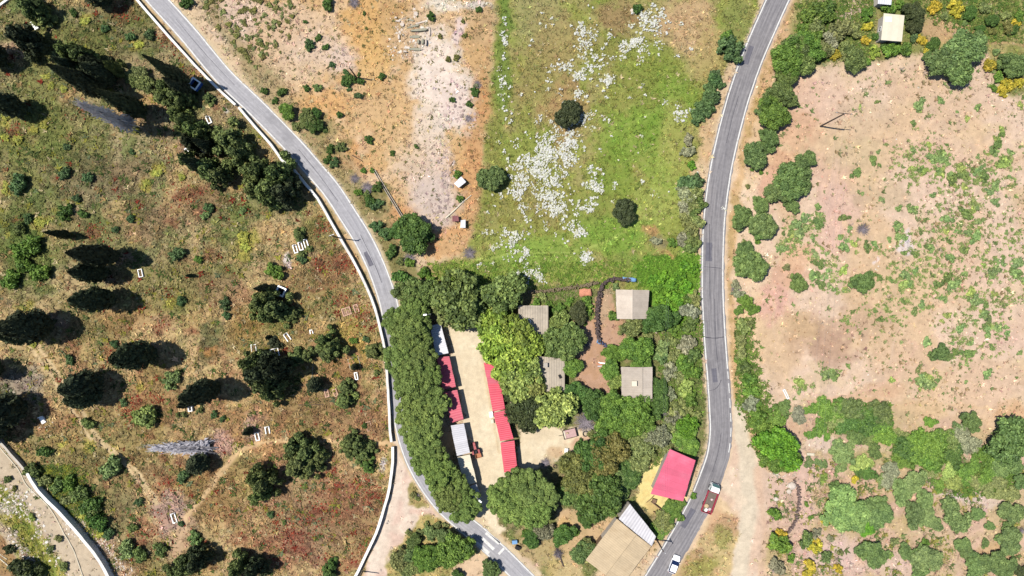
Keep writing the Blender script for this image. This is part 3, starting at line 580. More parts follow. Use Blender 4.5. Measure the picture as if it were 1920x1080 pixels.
# ================================================================== WALLS
def wall(line, th, ht, label, group=None, name='cemetery_wall', cope=M_wallwhite, body=M_wallwhite, wob=.10):
    line = smooth_line(line, 14) if len(line) > 2 else np.array(line, float)
    p = np.array([w(x, y, ht) for x, y in line]); n = len(p); c = p.mean(0)
    t = np.gradient(p, axis=0); t /= np.linalg.norm(t, axis=1)[:, None]; nr = np.stack([t[:, 1], -t[:, 0]], 1)
    r = np.random.default_rng(n)
    root = empty(name, (c[0], c[1], 0)); tag(root, label, 'wall', group)
    def sheet(a, z0, z1, jig):
        mb = MB(); rings = []
        for i in range(n):
            j = r.uniform(-jig, jig); q = p[i] - c + nr[i] * j; h1 = z1 + r.uniform(-jig, jig) * .8
            rings.append([(q[0] - nr[i][0] * a, q[1] - nr[i][1] * a, z0), (q[0] - nr[i][0] * a, q[1] - nr[i][1] * a, h1), (q[0] + nr[i][0] * a, q[1] + nr[i][1] * a, h1), (q[0] + nr[i][0] * a, q[1] + nr[i][1] * a, z0)])
        return mb.loft(rings)
    sheet(th / 2, -.4, ht - .08, 0).build('wall_body', body, root)
    sheet(th / 2 + .04, ht - .078, ht, wob * .4).build('coping', cope, root)
    return root
wall(WALL_LINE[0], .44, 1.1, 'straight white cemetery wall running down to the first gate gap', 'white cemetery walls')
wall(WALL_LINE[1], .46, 1.3, 'long curved white cemetery wall beside the pale lane, between both gate gaps', 'white cemetery walls')
wall(WALL_LINE[2], .52, 1.3, 'white cemetery wall bowing along the sandy track below the second gate gap', 'white cemetery walls')
wall(STREAM_WALL[2:], .62, 2.0, 'tall white wall above the sandy bank of the dry stream', 'white cemetery walls')
wall(STREAM_WALL[:3], .45, 1.2, 'low greyish end of the wall over the stream bank', 'white cemetery walls', cope=M_wallside, body=M_wallside)
wall([(-20,20),(0,8),(22,-8)], .45, .5, 'short pale kerb wall in the top cemetery corner', name='kerb_wall')
# ================================================================== BUILDINGS
def lerp(a, b, t): return tuple(a[i] + (b[i] - a[i]) * t for i in range(len(a)))
def bil(q, u, v): return lerp(lerp(q[0], q[1], u), lerp(q[3], q[2], u), v)
def sheets(root, q, n, along, material, name='roof_sheet', pitch=.42, amp=.055, th=.03, seed=0, alt=None, jz=.02):
    """corrugated sheets over the 3-D quad q (p00,p10,p11,p01); n sheets side by side across u; ribs run along v"""
    r = np.random.default_rng(seed)
    q = [np.array(p, float) for p in q]
    if along == 'u': q = [q[0], q[3], q[2], q[1]]
    wid = np.linalg.norm(q[1] - q[0]); nrib = max(2, int(wid / n / pitch))
    for k in range(n):
        u0, u1 = k / n, (k + 1) / n; mb = MB(); dz = r.uniform(0, jz) + (.012 if k % 2 else 0)
        U = np.linspace(u0, u1, 2 * nrib + 1); e = [r.uniform(-.03, .05), r.uniform(-.03, .05)]
        top, bot = [], []
        nv = np.cross(q[1] - q[0], q[3] - q[0]); nv /= np.linalg.norm(nv); nv = nv * (1 if nv[2] > 0 else -1)
        dv = (q[3] - q[0]) / np.linalg.norm(q[3] - q[0])
        rows = []
        for vi, v in enumerate((0.0, 1.0)):
            ring = []
            for i, u in enumerate(U):
                p = np.array(bil(q, u, v)) + nv * (dz + (amp if i % 2 else 0)) + dv * (e[vi] * (1 if vi else -1)); ring.append(p)
            ring += [p - nv * th for p in ring[::-1]]; rows.append([tuple(x) for x in ring])
        mb.loft(rows)
        mm = material if alt is None or k not in alt else alt[k]
        mb.build(name, mm, root)
def building(name, corners, ze, label, cat, material, wall_mat=M_wallside, group=None, ridge=None, rz=0.8, nsheet=(6, 0), along='v', inset=.3, chimneys=(), openings=(), ztilt=0.0, alt=None, pitch=.42, ridge_cap=True):
    """corners: photo pixels of the roof eaves (tl, tr, br, bl) at height ze. ridge: None, or u position of a ridge running along v"""
    wc = [np.array(w(x, y, ze + (rz * .0))) for x, y in corners]; c = sum(wc) / 4
    root = empty(name, (c[0], c[1], 0), 0, label, cat, group)
    q2 = [p - c for p in wc]
    zt = [ze, ze + ztilt, ze + ztilt, ze]
    q = [np.array([q2[i][0], q2[i][1], zt[i]]) for i in range(4)]
    # walls, drawn in from the eaves
    cen = sum(q) / 4; ins = []
    for p in q:
        d = p - cen; L2 = np.linalg.norm(d[:2]); f = max(.1, 1 - inset * 1.4 / L2); ins.append(np.array([d[0] * f, d[1] * f, 0]) + np.array([cen[0], cen[1], 0]))
    mb = MB(); th = .2
    for i in range(4):
        a, b2 = ins[i], ins[(i + 1) % 4]; zi, zj = zt[i] - .06, zt[(i + 1) % 4] - .06
        d = (b2 - a) / np.linalg.norm(b2 - a); n_in = np.array([-d[1], d[0], 0]); 
        if np.dot(n_in, cen - a) < 0: n_in = -n_in
        a2 = a + d * (th if i % 2 else 0); b3 = b2 - d * (th if i % 2 else 0)
        vs = [(a2[0], a2[1], -.4), (b3[0], b3[1], -.4), (b3[0] + n_in[0] * th, b3[1] + n_in[1] * th, -.4), (a2[0] + n_in[0] * th, a2[1] + n_in[1] * th, -.4)]
        vs += [(vs[0][0], vs[0][1], zi), (vs[1][0], vs[1][1], zj), (vs[2][0], vs[2][1], zj), (vs[3][0], vs[3][1], zi)]
        mb.add(vs, [(0, 1, 2, 3), (7, 6, 5, 4), (0, 4, 5, 1), (1, 5, 6, 2), (2, 6, 7, 3), (3, 7, 4, 0)])
    if ridge is not None:        # gable triangles
        for v, s in ((0.0, 1), (1.0, -1)):
            a, b2 = (ins[0], ins[1]) if v == 0 else (ins[3], ins[2])
            m_ = a + (b2 - a) * ridge; 
            d = (b2 - a) / np.linalg.norm(b2 - a); n_in = np.array([-d[1], d[0], 0]); n_in = n_in if np.dot(n_in, cen - a) > 0 else -n_in
            vs = [(a[0], a[1], ze - .055), (b2[0], b2[1], ze - .055), (m_[0], m_[1], ze + rz - .12)]
            vs += [(p[0] + n_in[0] * th, p[1] + n_in[1] * th, p[2]) for p in vs]
            mb.add(vs, [(0, 1, 2), (5, 4, 3), (0, 3, 4, 1), (1, 4, 5, 2), (2, 5, 3, 0)])
    mb.build('wall', wall_mat, root)
    # openings in the walls: (side index, position 0..1, width, sill, height, kind)
    for (si, t, wd, z0, hh, kind) in openings:
        a, b2 = ins[si], ins[(si + 1) % 4]; d = (b2 - a) / np.linalg.norm(b2 - a); p = a + (b2 - a) * t
        n_o = np.array([d[1], -d[0], 0]); n_o = n_o if np.dot(n_o, a - cen) > 0 else -n_o
        ang = math.atan2(d[1], d[0]); o = p + n_o * .02
        if kind == 'door': door = MB().box((0, 0, hh / 2), (wd, .06, hh)).build('door', M_timber, root, (o[0], o[1], z0), ang); MB().box((wd * .35, -.05, hh * .5), (.05, .06, .12)).build('handle', M_metal, door)
        else:
            fr = MB(); 
            for bx in ((0, -hh / 2 + .03, wd, .06), (0, hh / 2 - .03, wd, .06)): fr.box((bx[0], 0, bx[1]), (bx[2], .08, bx[3]))
            for sx in (-1, 0, 1): fr.box((sx * (wd / 2 - .03), 0, 0), (.06, .076, hh - .13))
            wi = fr.build('window', M_white, root, (o[0], o[1], z0 + hh / 2), ang)
            MB().box((0, .0, 0), (wd - .13, .03, hh - .14)).build('pane', M_glass, wi)
    if ridge is None:
        sheets(root, q, nsheet[0], along, material, seed=len(label), alt=alt, pitch=pitch)
    else:
        r0 = lerp(q[0], q[1], ridge); r1 = lerp(q[3], q[2], ridge); r0 = np.array([r0[0], r0[1], ze + rz]); r1 = np.array([r1[0], r1[1], ze + rz])
        ma, mb2 = material if isinstance(material, tuple) else (material, material)
        sheets(root, [q[0], r0, r1, q[3]], nsheet[0], 'u', ma, seed=1, pitch=pitch)
        sheets(root, [r0, q[1], q[2], r1], nsheet[0], 'u', mb2, seed=2, pitch=pitch)
        if ridge_cap:
            d = (r1 - r0) / np.linalg.norm(r1 - r0); sd = np.array([d[1], -d[0], 0])
            rr = [[tuple(e + sd * .16 + np.array([0, 0, .0])), tuple(e + np.array([0, 0, .13])), tuple(e - sd * .16), tuple(e + np.array([0, 0, .02]))] for e in (r0 - d * .08, r1 + d * .08)]
            MB().loft(rr).build('ridge_cap', ma, root)
    for (px, py, a, b3, hh, mt) in chimneys:
        p = np.array(w(px, py, ze + rz + hh * .5)) - c
        ch = MB().box((0, 0, 0), (a, b3, hh + .8)).build('chimney', mt, root, (p[0], p[1], ze + (rz if ridge is not None else 0) + hh / 2 - .4))
        MB().box((0, 0, (hh + .8) / 2 + .05), (a + .16, b3 + .16, .1)).build('cap', mt, ch)
    return root
SH = 'market sheds in the yard'
building('shed', [(806,611),(826,606),(841,662),(818,667)], 2.7, 'white-roofed shed at the top of the yard, half in the shade of the pines', 'shed', M_whiteroof, group=SH, nsheet=(5, 0), along='u', openings=[(1, .3, .9, 0, 2, 'door'), (1, .7, 1.2, 1, 1, 'window')])
building('shed', [(819,670),(842,668),(855,725),(830,731)], 2.7, 'faded red shed between the white-roofed shed and the ribbed pink shed', 'shed', M_fadedroof, group=SH, nsheet=(5, 0), along='u', openings=[(1, .4, .9, 0, 2, 'door'), (1, .75, 1.2, 1, 1, 'window')])
building('shed', [(832,735),(857,731),(869,786),(845,793)], 2.7, 'pinkish red shed with a ribbed roof above the grey tractor-side shed', 'shed', M_fadedroof, group=SH, nsheet=(6, 0), along='u', pitch=.6, openings=[(1, .4, .9, 0, 2, 'door'), (1, .75, 1.2, 1, 1, 'window')])
building('shed', [(845,798),(870,794),(881,849),(857,855)], 2.7, 'grey-white shed whose wall the red tractor is parked against', 'shed', M_greyroof, group=SH, nsheet=(5, 0), along='u', openings=[(1, .6, .9, 0, 2, 'door')])
building('shed', [(857,857),(881,852),(894,904),(872,912)], 2.5, 'pale patched shed roof just below the grey-white shed, partly under pines', 'shed', M_slabroof, group=SH, nsheet=(4, 0), along='u')
building('shed', [(874,914),(893,907),(903,934),(890,943)], 2.3, 'small white shed end in blue shade under the last pine of the row', 'shed', M_whiteroof, group=SH, nsheet=(3, 0), along='u')
building('shed', [(907,680),(932,683),(947,767),(924,772)], 2.7, 'upper long red shed half hidden beneath the lime-green plane tree', 'shed', M_redroof, group=SH, nsheet=(7, 0), along='u', alt={1: M_fadedroof, 2: M_fadedroof})
building('shed', [(925,774),(948,769),(963,823),(938,827)], 2.75, 'middle red shed sloping down the yard between two other red sheds', 'shed', M_redroof, group=SH, nsheet=(5, 0), along='u')
building('shed', [(938,830),(964,826),(970,882),(945,886)], 2.7, 'lowest red shed with a dark shadow across the sandy yard', 'shed', M_redroof, group=SH, nsheet=(5, 0), along='u')
building('house', [(972,573),(1028,573),(1028,655),(972,655)], 3.2, 'grey flat-roofed house behind the lime-green plane tree', 'house', M_greycement, nsheet=(6, 0), along='v', ztilt=-.3, openings=[(1, .3, .9, .0, 2, 'door'), (1, .7, 1.1, 1, 1.1, 'window'), (0, .6, 1.1, 1, 1.1, 'window')])
building('house', [(1003,668),(1059,672),(1059,734),(1003,734)], 3.0, 'lower grey-roofed house with a black vent hole and small chimney', 'house', M_greycement, nsheet=(6, 0), along='v', ztilt=-.3, chimneys=[(1023,685,.8,.9,.7,M_concrete)], openings=[(1, .3, .9, .0, 2, 'door'), (1, .7, 1.1, 1, 1.1, 'window')])
building('house', [(1155,543),(1217,544),(1214,598),(1157,598)], 3.0, 'cottage with a cream gabled roof inside the brush-fenced garden', 'house', (M_cement, M_cement2), ridge=.48, rz=.9, nsheet=(5, 0), openings=[(0, .5, .9, 0, 2, 'door'), (2, .3, 1.1, 1, 1.1, 'window'), (2, .7, 1.1, 1, 1.1, 'window'), (3, .5, 1.1, 1, 1.1, 'window')])
building('house', [(1165,688),(1223,688),(1223,754),(1166,754)], 3.0, 'beige-roofed cottage with a square white chimney on its roof', 'house', (M_cement2, M_cement), ridge=.66, rz=.8, nsheet=(5, 0), chimneys=[(1189,719,1.0,1.0,.5,M_slabroof)], openings=[(2, .5, .9, 0, 2, 'door'), (3, .5, 1.1, 1, 1.1, 'window'), (1, .5, 1.1, 1, 1.1, 'window')])
building('barn', [(1157,973),(1221,1024),(1165,1098),(1098,1050)], 3.3, 'long beige-roofed barn at the bottom beside the dark road', 'barn', (M_barn, M_barn), ridge=.55, rz=.5, nsheet=(8, 0), openings=[(1, .3, 1.2, 1.2, 1, 'window'), (1, .6, 1.2, 1.2, 1, 'window'), (3, .4, 2.4, 0, 2.6, 'door')])
building('lean_to', [(1181,945),(1230,1006),(1222,1024),(1160,973)], 3.95, 'white sheet-roofed lean-to joined to the top end of the beige barn', 'shed', M_leanto, nsheet=(7, 0), along='v', pitch=.5, inset=.2)
building('open_barn', [(1256,842),(1304,863),(1281,940),(1220,926)], 4.2, 'bright pink-red roofed open barn over yellow straw', 'barn', M_pinkroof, nsheet=(8, 0), along='u', inset=.8, pitch=.5)
building('hut', [(1657,25),(1696,29),(1691,78),(1652,75)], 3.0, 'pale cream flat-roofed hut among yellow broom bushes', 'hut', M_slabroof, nsheet=(1, 0), pitch=9, chimneys=[(1669,34,1.3,.9,.05,M_white)], openings=[(2, .5, .9, 0, 2, 'door'), (3, .5, 1.1, 1, 1, 'window')])
building('hut', [(1647,-14),(1673,-10),(1671,9),(1646,7)], 2.8, 'small white roof cut off by the top edge, above the cream hut', 'hut', M_whiteroof, nsheet=(2, 0))
building('hut', [(851,344),(865,331),(874,341),(860,352)], 1.6, 'tiny white sheet-roofed hut on orange dry grass near the rocky bank', 'hut', M_whiteroof, nsheet=(2, 0), inset=.12, openings=[(2, .5, .7, 0, 1.3, 'door')])
building('hut', [(848,405),(859,404),(861,415),(848,415)], 1.3, 'tiny brown-roofed box hut beside a white one on bare soil', 'hut', M_brownroof, nsheet=(2, 0), inset=.1)
building('hut', [(864,413),(873,412),(873,427),(863,427)], 1.3, 'tiny white box hut below the brown-roofed one', 'hut', M_whiteroof, nsheet=(2, 0), inset=.1)
# vent hole and pieces lying on the lower grey roof
p = w(1050, 706, 3.0); t = MB().box((0, 0, 0), (.55, .9, .12), .5).build('roof_vent', M_dark, None, (p[0], p[1], 2.98)); tag(t, 'black vent cover lying on the lower grey-roofed house', 'vent')
p = w(991, 603, 3.2)
MBc = MB().torus((0, 0, .05), .5, .09, 10, 5); t = MBc.build('cable_coil', M_white, None, (p[0], p[1], 3.12)); tag(t, 'white coil lying on the upper grey-roofed house', 'coil')
p = w(907, 603); t = MB().prism([(-1.2, -1.3), (1.5, -1.2), (1.4, 1.0), (.2, 1.2), (-1.1, .8)], 0, .25).build('concrete_pad', M_concrete, None, (p[0], p[1], 0.0)); tag(t, 'pale concrete pad at the head of the sandy yard', 'concrete pad')
p = w(921, 776); t = MB().box((0, 0, .4), (.8, 1.3, .8), .15).build('chest_freezer', M_white, None, (p[0], p[1], 0)); MB().box((0, 0, .83), (.84, 1.34, .06), .15).build('lid', M_white, t); tag(t, 'white chest box standing against the red sheds', 'box')
p = w(923, 789); t = MB().box((0, 0, .3), (.6, .9, .6), .1).build('crate', M_slabroof, None, (p[0], p[1], 0)); MB().box((0, 0, .62), (.64, .94, .05), .1).build('lid', M_slabroof, t); tag(t, 'cream crate just below the white chest box by the red sheds', 'crate')
# ================================================================== RUIN
ru = empty('ruined_house', (*w(770, 65), 0), 0, 'ruined stone house of scattered white slabs on dry grass', 'ruin')
rc = w(770, 65); r = np.random.default_rng(5)
SL = [(746,40,10,3.2,.1,.5,0),(754,47,9,7,.3,.35,0),(780,26,10,9,.6,.3,0),(742,33,5,3,.2,.4,0),(748,70,4,11,.0,.5,0),(786,58,34,5,-.10,.8,1),(775,50,26,4,-.25,.35,1),(802,53,6,5,.1,.6,0),(778,70,22,6,-.05,.3,1),(785,80,4,9,.0,.7,1),(793,80,5,12,.0,.8,1),(799,81,3,13,.0,.8,0),(779,93,28,6,.05,.5,1),(764,90,12,5,.1,.3,0),(760,98,8,3,.1,.5,0),(806,60,3,18,.0,.5,0),(790,42,26,3,-.3,.3,0),(770,38,14,3,.2,.35,1),(756,66,3,3,.3,.4,0),(741,90,6,4,.4,.3,0)]
for x, y, a, b, ang, hh, k in SL:
    q = w(x, y); n = 7; poly = []
    for i in range(n):
        t = 2 * math.pi * i / n; rr = .5 * min(1 / max(abs(math.cos(t)), 1e-3), 1 / max(abs(math.sin(t)), 1e-3)) * r.uniform(.82, 1.02)
        poly.append((rr * a * S * math.cos(t), rr * b * S * math.sin(t)))
    MB().prism(poly, -.2, hh * r.uniform(.8, 1.2), [(x2 * .93 + r.uniform(-.03, .03), y2 * .9) for x2, y2 in poly]).build('stone_slab', M_greystone if k else M_stone, ru, (q[0] - rc[0], q[1] - rc[1], gz(x, y)), -ang)
def rubble(n, sampler, s0, s1, material_cols, seed, name, parent=None, zoff=0.0):
    """many small irregular stones in one mesh"""
    r = np.random.default_rng(seed); V = []; F = []; C = []
    base = np.array([(1,0,0),(0,1,0),(-1,0,0),(0,-1,0),(0,0,1.0),(.6,.6,.55),(-.6,.6,.5),(-.6,-.6,.6),(.6,-.6,.5)])
    fc = [(0,5,4),(5,1,4),(1,6,4),(6,2,4),(2,7,4),(7,3,4),(3,8,4),(8,0,4)]
    for i in range(n):
        x, y = sampler(r); sz = s0 + (s1 - s0) * r.random() ** 2.2; a = r.uniform(0, 6.28)
        p = base * r.uniform(.7, 1.15, (9, 1)) * np.array([sz, sz * r.uniform(.6, 1), sz * r.uniform(.4, .8)])
        cs, sn = math.cos(a), math.sin(a); p = np.stack([p[:, 0] * cs - p[:, 1] * sn, p[:, 0] * sn + p[:, 1] * cs, p[:, 2]], 1)
        q = w(x, y); z = gz(x, y) - .03 + zoff; k = len(V) * 9
        V.append(p + np.array([q[0], q[1], z])); F += [(a_ + k, b_ + k, c_ + k) for a_, b_, c_ in fc]
        c = alb(material_cols[r.integers(len(material_cols))]) * r.uniform(.8, 1.15); C.append(np.tile(c, (9, 1)))
    return link(name, np_mesh(name, np.concatenate(V), F, M_rock, {'col': np.concatenate(C)}), parent)
M_rock = attr_mat('loose_stone', .9, noise=.12, bump=.3)
def gauss(cx, cy, sx, sy): return lambda r: (r.normal(cx, sx), r.normal(cy, sy))
def alongline(pts, sd):
    P_ = smooth_line(pts, 4)
    return lambda r: tuple(P_[r.integers(len(P_))] + r.normal(0, sd, 2))
def mixs(*ss): return lambda r: ss[r.integers(len(ss))](r)
PALE = [(236,222,206),(220,200,180),(206,186,166),(244,236,224)]
o = rubble(260, mixs(gauss(765,35,14,10), gauss(752,60,8,16), gauss(745,95,16,9), gauss(785,90,16,8), gauss(800,60,6,18)), .12, .5, PALE, 1, 'rubble'); tag(o, kind='stuff')
o = rubble(420, mixs(gauss(837,330,8,14), gauss(838,370,8,16), gauss(833,290,5,16), gauss(815,395,8,16), gauss(850,200,14,16), gauss(875,225,10,8)), .12, .55, [(206,180,170),(190,166,156),(170,150,144),(222,200,186)], 2, 'rubble'); tag(o, kind='stuff')
o = rubble(700, mixs(alongline([(150,975),(190,1010),(225,1050),(245,1100)], 10), alongline([(170,1000),(205,1030),(225,1075)], 6), gauss(150,985,14,10)), .1, .42, PALE, 3, 'rubble'); tag(o, kind='stuff')
o = rubble(800, mixs(alongline([(0,905),(30,935),(60,975),(90,1020),(125,1080)], 6), alongline([(20,1000),(60,1060),(75,1100)], 7), gauss(15,955,14,10), alongline([(30,920),(60,960),(85,1010)], 10)), .1, .5, PALE + [(170,160,140)], 4, 'rubble'); tag(o, kind='stuff')
o = rubble(300, mixs(gauss(1485,912,8,6), gauss(1465,900,10,8), gauss(1705,468,5,6), gauss(1250,640,8,6), gauss(1790,300,90,120), gauss(1600,520,90,90), gauss(1080,200,60,90), gauss(90,800,10,6)), .08, .34, PALE, 5, 'rubble'); tag(o, kind='stuff')
for x, y, sz, lab in [(1485,911,1.2,'largest white boulder at the top of the brush fence line'),(1480,922,.8,'smaller white boulder just below the largest one by the brush fence'),(1187,20,.7,'grey boulder beside the small dark bush at the top of the meadow'),(1455,936,.7,'white boulder at the field edge near the gravel turnout'),(865,377,.8,'pale boulder at the foot of the rocky bank near a green bush')]:
    q = w(x, y); rr = np.random.default_rng(int(x)); mb = MB(); rings = []
    for k, (z, f) in enumerate(((-.2, .9), (.15, 1.0), (.45, .8), (.62, .4))): rings.append([(math.cos(t) * sz * f * rr.uniform(.8, 1.1), math.sin(t) * sz * f * .8 * rr.uniform(.8, 1.1), z * sz) for t in np.linspace(0, 6.283, 9)[:-1]])
    o = mb.loft(rings).build('boulder', M_stone, None, (q[0], q[1], gz(x, y))); tag(o, lab, 'boulder')
# ================================================================== GRAVES
GR = 'graves in the cemetery'
def grave(x, y, wd, ln, rot, label, kerb=M_white, fill=M_soil, cells=1, ht=.45, head=True, open_end=False, kw=.21):
    """rot: degrees clockwise in the photo of the long axis from vertical"""
    q = w(x, y); root = empty('grave', (q[0], q[1], gz(x, y) - .02), R(-rot), label, 'grave', GR)
    MB().box((0, 0, .06), (wd - kw, ln - kw, .24)).build('grave_bed', fill, root)
    for sx in (-1, 1): MB().box((sx * (wd / 2 - kw / 2), 0, ht / 2), (kw, ln, ht)).build('kerb_stone', kerb, root)
    for sy in (((1,) if open_end else (-1, 1))): MB().box((0, sy * (ln / 2 - kw / 2), ht / 2 + .005), (wd - 2 * kw - .004, kw, ht + .01)).build('kerb_stone', kerb, root)
    for c in range(1, cells): MB().box((-wd / 2 + wd * c / cells, 0, ht / 2 - .03), (kw * .8, ln - 2 * kw - .004, ht - .06)).build('kerb_stone', kerb, root)
    if head:
        hs = MB(); hs.loft([[(-wd * .3, -.06, ht * .8), (wd * .3, -.06, ht * .8), (wd * .3, .06, ht * .8), (-wd * .3, .06, ht * .8)], [(-wd * .3, -.05, ht + .5), (wd * .3, -.05, ht + .5), (wd * .3, .05, ht + .5), (-wd * .3, .05, ht + .5)], [(-wd * .15, -.045, ht + .75), (wd * .15, -.045, ht + .75), (wd * .15, .045, ht + .75), (-wd * .15, .045, ht + .75)]])
        hs.build('headstone', kerb, root, (0, ln / 2 - kw / 2, .01))
    return root
grave(555,467,.95,2.0,-17,'white grave at the outer end of the row of three, under a small dark bush')
grave(565,462,.95,2.0,-17,'white grave in the middle of the row of three by the pale slab')
grave(575,457,.95,2.0,-17,'white grave nearest the lane in the row of three')
grave(650,584,2.1,1.9,-18,'wide reddish double grave on the open slope left of the wall bend', M_brownkerb, M_graveearth, 2, .4, False)
grave(668,578,1.1,1.9,-18,'narrow reddish grave beside the wide double one', M_brownkerb, M_graveearth, 1, .4, False)
grave(539,632,1.1,1.9,-35,'white open-ended grave frame above the grey-green conifer', open_end=True, ht=.35)
grave(516,661,2.0,2.0,-12,'white two-cell grave on the edge of the big black tree shadow', cells=2, fill=mat('grave_weeds', (120,120,60), .95, .3, 4, .3))
grave(476,652,1.2,1.6,-6,'thin white frame just above the pair of big dark trees', open_end=True, ht=.25, head=False, kw=.12)
grave(584,622,.8,1.0,-10,'tiny white grave with red flowers beside the spiky conifer', open_end=True, ht=.35, head=False)
grave(668,705,.8,1.8,-10,'small white oblong grave alone in dry grass near the wall', head=False)
grave(664,681,2.6,2.6,-15,'large broken white kerb outline around a tiny cypress', kerb=M_concrete, fill=mat('outline_grass', (150,130,60), .95, .3, 3, .3), open_end=True, ht=.2, head=False, kw=.1)
grave(613,737,1.0,1.9,-12,'reddish grave under the tip of a small cypress shadow', M_brownkerb, M_graveearth, 1, .35, False)
grave(629,736,1.0,1.9,-22,'reddish grave in the middle of the row of three reddish ones', M_brownkerb, M_graveearth, 1, .35, False)
grave(661,736,1.0,2.0,-14,'reddish grave between two dark bushes, nearest the wall', M_brownkerb, M_graveearth, 1, .35, False)
grave(692,799,1.2,2.2,-14,'pale thin grave frame by the wall in rusty grass', M_brownkerb, M_soil, 1, .25, False, kw=.12)
grave(483,818,1.0,2.0,-14,'white grave beside a dark bush on bare pinkish soil')
grave(502,806,1.1,1.7,-10,'white open grave frame next to a small round bush', open_end=True)
grave(264,512,1.0,1.9,-12,'white grave frame beside the oval cypress shadows', kw=.14, head=False)
grave(353,286,.8,1.3,-26,'small white grave near the upper pine clump')
grave(393,226,1.0,1.7,-24,'small white grave near the cypresses by the first gate gap')
grave(152,748,1.3,1.9,-38,'white L-shaped grave frame at the foot of a dark tree', open_end=True, head=False)
grave(327,971,1.1,2.4,-18,'white grave standing alone on bare reddish ground')
grave(306,975,2.4,2.4,-18,'low reddish brick outline next to the lone white grave', M_brownkerb, M_graveearth, 2, .12, False, kw=.14)
grave(359,763,1.0,1.9,-8,'white box tomb beside the tan plinth', ht=.9, fill=M_concrete, head=False)
grave(342,766,1.6,1.3,-8,'tan stepped plinth grave joined to the white box tomb', M_plinth, M_plinth, 2, .35, False)
grave(350,283,1.2,.6,70,'narrow white kerb beside the small upper grave', head=False, ht=.3)
def enclosure(x, y, sz, rot, label, ht=1.2):
    q = w(x, y, ht); root = empty('walled_tomb', (q[0], q[1], 0), R(-rot), label, 'tomb', 'walled family tombs'); t = .28
    for sx in (-1, 1): MB().box((sx * (sz / 2 - t / 2), 0, ht / 2), (t, sz, ht)).build('tomb_wall', M_blueshade, root); MB().box((sx * (sz / 2 - t / 2), 0, ht + .03), (t + .06, sz + .06, .06)).build('coping', M_white, root)
    for sy in (-1, 1): MB().box((0, sy * (sz / 2 - t / 2), ht / 2), (sz - 2 * t - .004, t, ht)).build('tomb_wall', M_blueshade, root); MB().box((0, sy * (sz / 2 - t / 2), ht + .025), (sz - 2 * t - .07, t + .06, .06)).build('coping', M_white, root)
    MB().box((0, 0, .05), (sz - 2 * t - .01, sz - 2 * t - .01, .2)).build('floor_slab', M_dark, root)  # dark colour stands in for the shadow inside the tomb
enclosure(364, 157, 2.3, 35, 'blue-shaded white square tomb beside two slender cypresses', 1.3)
enclosure(526, 546, 2.1, 24, 'blue-shaded white square tomb above the dark spreading tree', 1.2)
enclosure(161, 146, 1.4, 20, 'small blue-shaded tomb deep among the upper cypresses', 1.0)
for x, y, lab in [(68,50,'white broken tomb slab beneath the small rounded tree in the upper cemetery'),(82,787,'white tomb slab at the edge of the lower black tree shadow'),(385,288,'bluish tomb slab between the two upper pines')]:
    q = w(x, y); root = empty('tomb_slab', (q[0], q[1], gz(x, y)), .5, lab, 'tomb'); MB().box((0, 0, .25), (1.0, 1.6, .5)).build('base', M_white, root); MB().box((0, .1, .56), (.8, 1.2, .12), .1).build('slab', M_white, root); MB().box((0, .85, .55), (.8, .12, 1.1)).build('headstone', M_white, root)
# ================================================================== FENCES, POLES, LOOSE THINGS
def brush_fence(line, ht, th, label, name='brush_fence', c=(104,88,84)):
    P_ = smooth_line(line, 3); mm = mat(name + '_stakes', c, .95, .3, 4, .4); p0 = w(*P_[len(P_) // 2]); root = empty(name, (p0[0], p0[1], 0), 0, label, 'fence'); r = np.random.default_rng(len(P_))
    chunk = []; 
    for i in range(0, len(P_) - 1, 4):
        mb = MB()
        for j in range(i, min(i + 4, len(P_))):
            for k in range(5):
                q = w(P_[j][0] + r.normal(0, 1.2), P_[j][1] + r.normal(0, 1.2)); z = gz(P_[j][0], P_[j][1]); h2 = ht * r.uniform(.7, 1.1)
                mb.box((q[0] - p0[0] + r.uniform(-th, th) * .5, q[1] - p0[1] + r.uniform(-th, th) * .5, z + h2 / 2), (th * r.uniform(.4, .9), th * r.uniform(.4, .9), h2), r.uniform(0, 3), r.uniform(.5, .9))
        mb.build('brush_panel', mm, root)
    return root
brush_fence([(1180,525),(1155,523),(1138,527),(1128,537),(1122,560),(1119,590),(1120,620),(1123,640)], 1.3, .6, 'dark curved brush fence around the garden of the cream cottage')
brush_fence([(1122,640),(1132,646),(1144,650)], .8, .4, 'low bluish netting fence at the end of the garden brush fence', 'net_fence', (96,104,140))
brush_fence([(1490,903),(1497,918),(1496,950),(1490,975),(1478,996)], .9, .35, 'thin grey brush fence running down from the white boulders', c=(150,128,120))
brush_fence([(990,548),(1030,545),(1080,538),(1118,530)], .9, .5, 'low grey-brown hedge fence along the bottom of the green meadow', c=(140,124,96))
def conc_wall():
    p, q = w(702, 320), w(757, 411); c = ((p[0] + q[0]) / 2, (p[1] + q[1]) / 2); d = np.array(q) - np.array(p); L_ = np.linalg.norm(d); a = math.atan2(d[1], d[0])
    root = empty('channel', (c[0], c[1], .0), a, 'narrow straight concrete channel leading down to the big dark tree', 'channel')
    n = 7
    for k in range(n):
        x = -L_ / 2 + (k + .5) * L_ / n
        for s in (-1, 1): MB().box((x, s * .22, .25), (L_ / n - .03, .12, .6)).build('kerb_stone', M_concrete, root)
        MB().box((x, 0, .05), (L_ / n - .03, .3, .1)).build('channel_floor', M_soil, root)
conc_wall()
